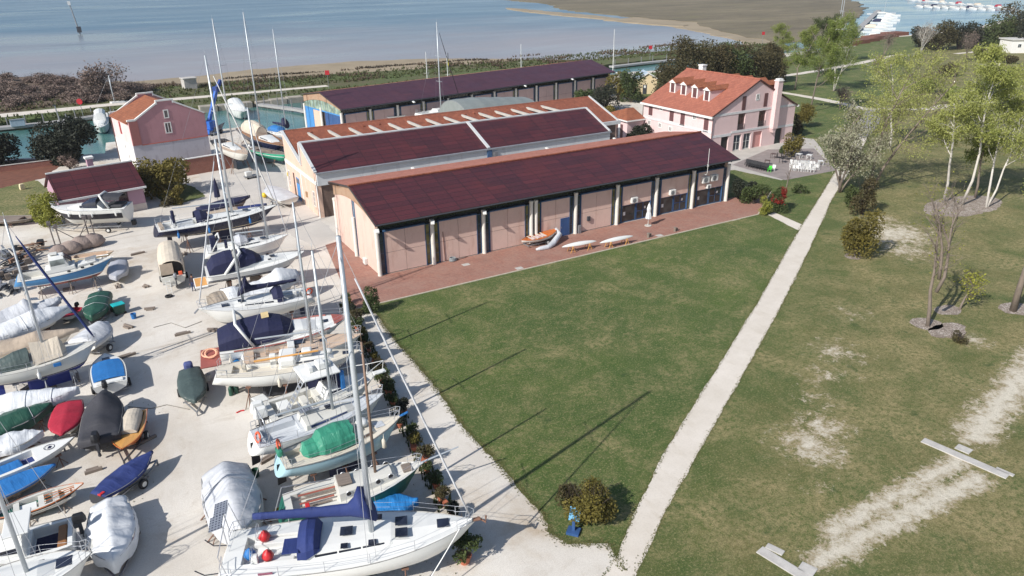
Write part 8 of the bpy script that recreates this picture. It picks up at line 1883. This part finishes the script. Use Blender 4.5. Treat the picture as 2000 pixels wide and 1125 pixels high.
bush(322, 378, 303, 4.3, LEAF_OLIVE, 'big olive and gold shrub between the cottage and the brick wall', 92, 7000, .2, lobes=13, base=.3)
bush(290, 372, 330, 2.2, LEAF_DARK, 'dark green shrub in the shade behind the cottage corner', 93, 2400, .2, lobes=8)
bush(344, 398, 362, 1.5, LEAF_OLIVE, 'low gold and brown shrub at the tip of the green bed', 94, 1500, .14, lobes=7, twig=14)
bush(330, 402, 382, 1.3, LEAF_OAK, 'low brown shrub beside the gold shrub of the green bed', 95, 900, .14, lobes=6)
bush(98, 443, 378, 2.3, LEAF_YEL, 'rounded yellow green shrub at the bow of the black motor yacht', 96, 4200, .15, lobes=11, base=.1)
bush(138, 332, 300, 1.8, TWIG, 'pinkish dry twig bush behind the cottage roof', 97, 900, .16, lobes=6, twig=40)
bush(1672, 498, 402, 2.1, LEAF_OLIVE, 'low spreading conifer in its own gravel bed beside the footpath', 98, 5200, .13, 'tree', 'conifer', lobes=12, base=.3)
bush(1683, 420, 345, 1.8, LEAF_OAK, 'thin brownish shrub tree beyond the low conifer', 99, 2400, .13, lobes=8, twig=20)
bush(1660, 402, 360, 1.6, LEAF_GREEN, 'green shrub under the silvery blossoming tree', 100, 1600, .14, lobes=7)
bush(728, 612, 558, .95, LEAF_GREEN, 'dark rounded shrub at the near corner of the brick paving', 101, 3200, .085, lobes=9, base=.05)
bush(1152, 1018, 946, 1.55, LEAF_OLIVE, 'large olive shrub where the gravel yard meets the footpath', 102, 6500, .085, lobes=14, base=.05, twig=25)
bush(1112, 1000, 946, .75, LEAF_OAK, 'brown twiggy shrub merging with the left side of the large olive shrub', 103, 1800, .08, lobes=7, twig=30)
bush(1452, 392, 348, 1.9, LEAF_DARK, 'dark shrub in the shade at the end of the pink shed', 104, 2400, .14, lobes=8)
bush(1472, 398, 362, 2.0, LEAF_GREEN, 'green hedge shrub beside the brick paving tip', 105, 3000, .13, lobes=9)
bush(1518, 412, 360, 1.5, LEAF_GREEN, 'red leaved photinia shrub beside the short gravel path', 106, 4200, .11, lobes=9, accent=LEAF_RED)
bush(1494, 420, 384, 1.05, LEAF_YEL, 'small yellow green shrub at the tip of the brick paving', 107, 1700, .09, lobes=7)
bush(1560, 378, 362, 1.6, LEAF_GREEN, 'low loose shrub on the lawn below the terrace', 108, 500, .13, lobes=5)
bush(1872, 668, 650, .8, LEAF_OAK, 'low brown twiggy shrub at the end of the gravel bed', 109, 700, .07, lobes=6, twig=30)
bush(1548, 305, 262, 1.9, LEAF_OLIVE, 'olive shrub at the right front corner of the rose house', 110, 2600, .14, lobes=9)
bush(1530, 300, 282, .9, LEAF_GREEN, 'low shrub beside the dark door of the rose house', 111, 700, .12, lobes=5)
bush(1556, 262, 222, 1.2, LEAF_OAK, 'clipped brown shrub against the far side of the rose house', 112, 1500, .13, lobes=6)
for k, (u, v, tv, r, lf, lab) in enumerate(((1795, 92, 50, 5, LEAF_DARK, 'dark evergreen at the left end of the far thicket'), (1835, 98, 34, 7.5, LEAF_OAK, 'tall domed evergreen of the far thicket'), (1872, 96, 42, 6.5, LEAF_DARK, 'second domed evergreen of the far thicket'), (1905, 92, 58, 5.5, LEAF_DARK, 'lower evergreen in the middle of the far thicket'), (1938, 96, 30, 6.5, LEAF_GREEN, 'green tree right of the far thicket'), (1975, 92, 2, 7.5, LEAF_OAK, 'tall dark tree at the upper right corner'), (1998, 100, 20, 6, LEAF_DARK, 'dark tree beside the white cabin at the right edge'), (1920, 116, 96, 3.0, LEAF_OAK, 'low rusty shrub near the far footpath'), (1970, 124, 108, 3.0, LEAF_OAK, 'low brown shrub below the white cabin'), (1850, 150, 120, 3.0, LEAF_OAK, 'brown shrub on the far lawn'), (1800, 180, 150, 3.4, LEAF_POP2, 'pale green shrub tree on the far lawn'), (1870, 205, 168, 3.6, LEAF_POP2, 'low green tree beyond the gravel ring'), (1940, 190, 150, 3.6, LEAF_POP2, 'green tree right of the far lawn'), (1995, 240, 190, 3.2, LEAF_POP2, 'green tree at the right edge of the far lawn'))):
    bush(u, v, tv, r, lf, lab, 130+k, 3000 if r > 4 else 1500, .36 if r > 4 else .26, 'tree' if r > 3.2 else 'shrub', 'broadleaf_tree' if r > 3.2 else 'shrub', lobes=12, base=.4)
# leafless shrubs along the embankment left
random.seed(77)
GB = 'bare purple brown shrubs on the left embankment'
protos = [make_bush('bare_shrub', 'bare purple brown shrub in the thicket on the left embankment', 'shrub', 2.6, 3.2, TWIG, 900, .2, 200+k, group=GB, lobes=7, twig=46, stem=False) for k in range(3)]
k = 0
for i in range(150):
    x = -46+(i*.4137 % 1)*62+random.gauss(0, 1.2); y = 212+random.random()*(62 if x < 0 else 22)-(x+20)*.2
    if x > 12: y = 214+random.random()*10
    s = random.uniform(.55, 1.15)
    o = protos[k] if k < 3 else dup(protos[k % 3], (0, 0, 0)); k += 1
    o.location = (x, y, .2); o.rotation_euler = (0, 0, random.random()*6); o.scale = (s*1.3, s*1.3, s*.8)
for u, v, tv, r, lab in ((182, 196, 150, 3.0, 'tall bare bush behind the rose house, left one of the pair'), (215, 194, 134, 3.4, 'tallest bare bush behind the rose house on the embankment')):
    h = hgt(u, v, tv, .2); t = make_tree('bare_tree', lab, 'tree', h, 3.2, TWIG, BARKD, 900, .28, int(u), [((0, 0, 0), (.1, 0, 1), h), ((.3, 0, 0), (-.25, .1, 1), h*.9), ((0, .2, 0), (.35, -.1, 1), h*.85), ((-.2, .2, 0), (-.05, -.1, 1), h*.9)], None, 0, .6, 3, 7, .2, .75, .10); place(t, u, v, .2)
def tufts(name, region, n, size, mat, seed, zf=.0, tall=.5):
    rnd = random.Random(seed); b = MB(); x0, y0, x1, y1 = region[:4]; f = region[4] if len(region) > 4 else None
    c = 0
    while c < n:
        x, y = rnd.uniform(x0, x1), rnd.uniform(y0, y1)
        if f and not f(x, y): c += .02; continue
        c += 1; s = size*rnd.uniform(.5, 1.3)
        for _ in range(5):
            a = rnd.random()*6.28; o = len(b.v); q = Vector((math.cos(a), math.sin(a), 0)); w_ = Vector((-q.y, q.x, 0))*s*.16
            p = Vector((x, y, zf)); l = p+q*s*rnd.uniform(.1, .5)+Vector((0, 0, s*tall*rnd.uniform(.7, 1.4)))
            b.v += [(p-w_)[:], (p+w_)[:], l[:]]; b.f.append((o, o+1, o+2)); b.mi.append(0)
    return tag(b.build(name, mat, None, recalc=False), kind='stuff')
GRASSB = m_leaf('rough_bank_grass', lk(98, 116, 52), lk(118, 112, 66), lk(76, 92, 42), .3)
bankf = lambda x, y: 205+(x-5)*.02 < y < (236-(x-10)*.1)
tufts('bank_grass', (-60, 186, 240, 232, lambda x, y: (188.5+max(0, x)*.055 < y < 197 and not 197 < y < 204.5) or 205 < y < 226), 5200, 1.0, GRASSB, 301, .25)
tufts('dry_reeds', (-60, 205, 230, 232, lambda x, y: noise.noise(Vector((x*.06, y*.12, 4))) > .12), 2600, 1.2, m_leaf('dry_reed_stems', lk(124, 104, 84), lk(104, 86, 72), lk(140, 124, 98), .2), 302, .25)
tufts('mud_weed', (40, 226, 130, 245, lambda x, y: noise.noise(Vector((x*.05, y*.2, 9))) > .22), 1500, 1.1, m_leaf('dark_mud_weed', lk(84, 72, 60), lk(70, 60, 50), lk(100, 88, 70), .1), 303, -.9, .4)
# low planting and pots between the boats and the gravel strip
GPOT = 'terracotta planters along the bows of the boats'
A_, B_ = G(672, 590), G(905, 1062)
leafs = [LEAF_GREEN, LEAF_OLIVE, LEAF_DARK, LEAF_OAK, LEAF_GREEN]
random.seed(31)
pots = []
TERRA = M('terracotta_pot', lin(178, 104, 78), .8, .2, 3, .1)
for k in range(5):
    t = make_bush('planter_shrub', 'leafy shrub in a terracotta planter in the line along the boat bows', 'potted plant', .75, 1.45, leafs[k], 900, .085, 400+k, GPOT, 7, False, .45, twig=10)
    b = MB(); 
    if k % 2: b.loft([[(x*q, y*q, z) for x, y in ((-.5, -.2), (.5, -.2), (.5, .2), (-.5, .2))] for z, q in ((0, .82), (.38, 1.))], True, True); b.box(-.53, -.23, .38, .53, .23, .44)
    else: b.lathe([(.2, 0), (.28, .4), (.31, .4), (.31, .47), (.26, .47), (.25, .42), (.02, .42)], 14)
    b.build('pot', TERRA, t); pots.append(t)
n = 24
for k in range(n):
    f = (k+.5)/n; c = A_.lerp(B_, f); x, y = c.x+random.gauss(0, .15), c.y+random.gauss(0, .2)
    o = pots[k] if k < 5 else dup(random.choice(pots), (0, 0, 0)); s = random.uniform(.6, 1.0)
    o.location = (x, y, 0); o.rotation_euler = (0, 0, R(75)+random.gauss(0, .2)); o.scale = (s, s, s)
p = G(908, 1098); o = dup(pots[0], (p.x, p.y, 0), .4, 'bushy plant in a round terracotta pot under the bow of the large sloop'); o.scale = (1.25, 1.25, 1.1)
tufts('ground_cover', (10, 24, 24, 62, lambda x, y: abs((x-A_.x)-(y-A_.y)/(B_.y-A_.y)*(B_.x-A_.x)) < .55 and B_.y < y < A_.y), 900, .34, LEAF_GREEN, 304, 0, 1.0)
tufts('gravel_weeds', (-5, 22, 21, 75, lambda x, y: noise.noise(Vector((x*.22, y*.22, 2))) > .34), 260, .13, m_leaf('sparse_weeds', lk(112, 116, 66), lk(92, 98, 54), lk(146, 136, 92), .2), 305, 0, .5)
# ragged grass along the edges of lawn and paths, and longer tufts over the lawn
TURF = m_leaf('turf_blades', lk(92, 104, 50, .9), lk(108, 110, 60, .9), lk(150, 138, 96, .9), .3)
def along(name, pts, n, w_, size, seed):
    rnd = random.Random(seed); b = MB(); L = [Vector(p[:2]) for p in pts]; seg = [(a, c, (c-a).length) for a, c in zip(L, L[1:])]; tot = sum(s[2] for s in seg)
    for _ in range(n):
        q = rnd.random()*tot
        for a, c, l in seg:
            if q <= l: break
            q -= l
        d = (c-a).normalized(); p2 = a+d*q+Vector((-d.y, d.x))*rnd.gauss(0, w_); s = size*rnd.uniform(.5, 1.4)
        for _ in range(4):
            ang = rnd.random()*6.28; o = len(b.v); dd = Vector((math.cos(ang), math.sin(ang), 0)); w2 = Vector((-dd.y, dd.x, 0))*s*.2; p = Vector((p2.x, p2.y, .012)); l_ = p+dd*s*rnd.uniform(.3, .9)+Vector((0, 0, s*rnd.uniform(.25, .7)))
            b.v += [(p-w2)[:], (p+w2)[:], l_[:]]; b.f.append((o, o+1, o+2)); b.mi.append(0)
    return tag(b.build(name, TURF, None, recalc=False), kind='stuff')
along('path_edge_grass', pl, 6000, .07, .075, 310); along('path_edge_grass', pr, 6000, .07, .075, 311)
along('lawn_edge_grass', lawn[:15], 5000, .16, .085, 312)

# low wall along the leaf litter, left
a_, b_ = G(-30, 340), G(104, 323); t = thing('garden_wall', 'low red brown wall in tree shade at the edge of the dry lawn', 'wall', (a_.x, a_.y, 0), math.atan2(b_.y-a_.y, b_.x-a_.x))
L_ = (b_-a_).length; m_ = MB(); m_.box(0, 0, 0, L_, .3, .9); m_.build('wall', BRICK2, t); m_ = MB(); m_.box(-.05, -.05, .9, L_+.05, .35, .98); m_.build('coping', CONC, t)
# ------------------------------------------------------------------ air
hz = MB(); hz.box(-1200, -400, -4, 3600, 3600, 40)
ho = hz.build('haze', [bpy.data.materials.new('thin_haze')])
hm = ho.data.materials[0]; hm.use_nodes = True; hm.node_tree.nodes.clear()
vo = hm.node_tree.nodes.new('ShaderNodeVolumePrincipled'); vo.inputs['Color'].default_value = (.86, .9, .96, 1); vo.inputs['Density'].default_value = .00011
mo = hm.node_tree.nodes.new('ShaderNodeOutputMaterial'); hm.node_tree.links.new(vo.outputs[0], mo.inputs['Volume'])
tag(ho, kind='stuff')
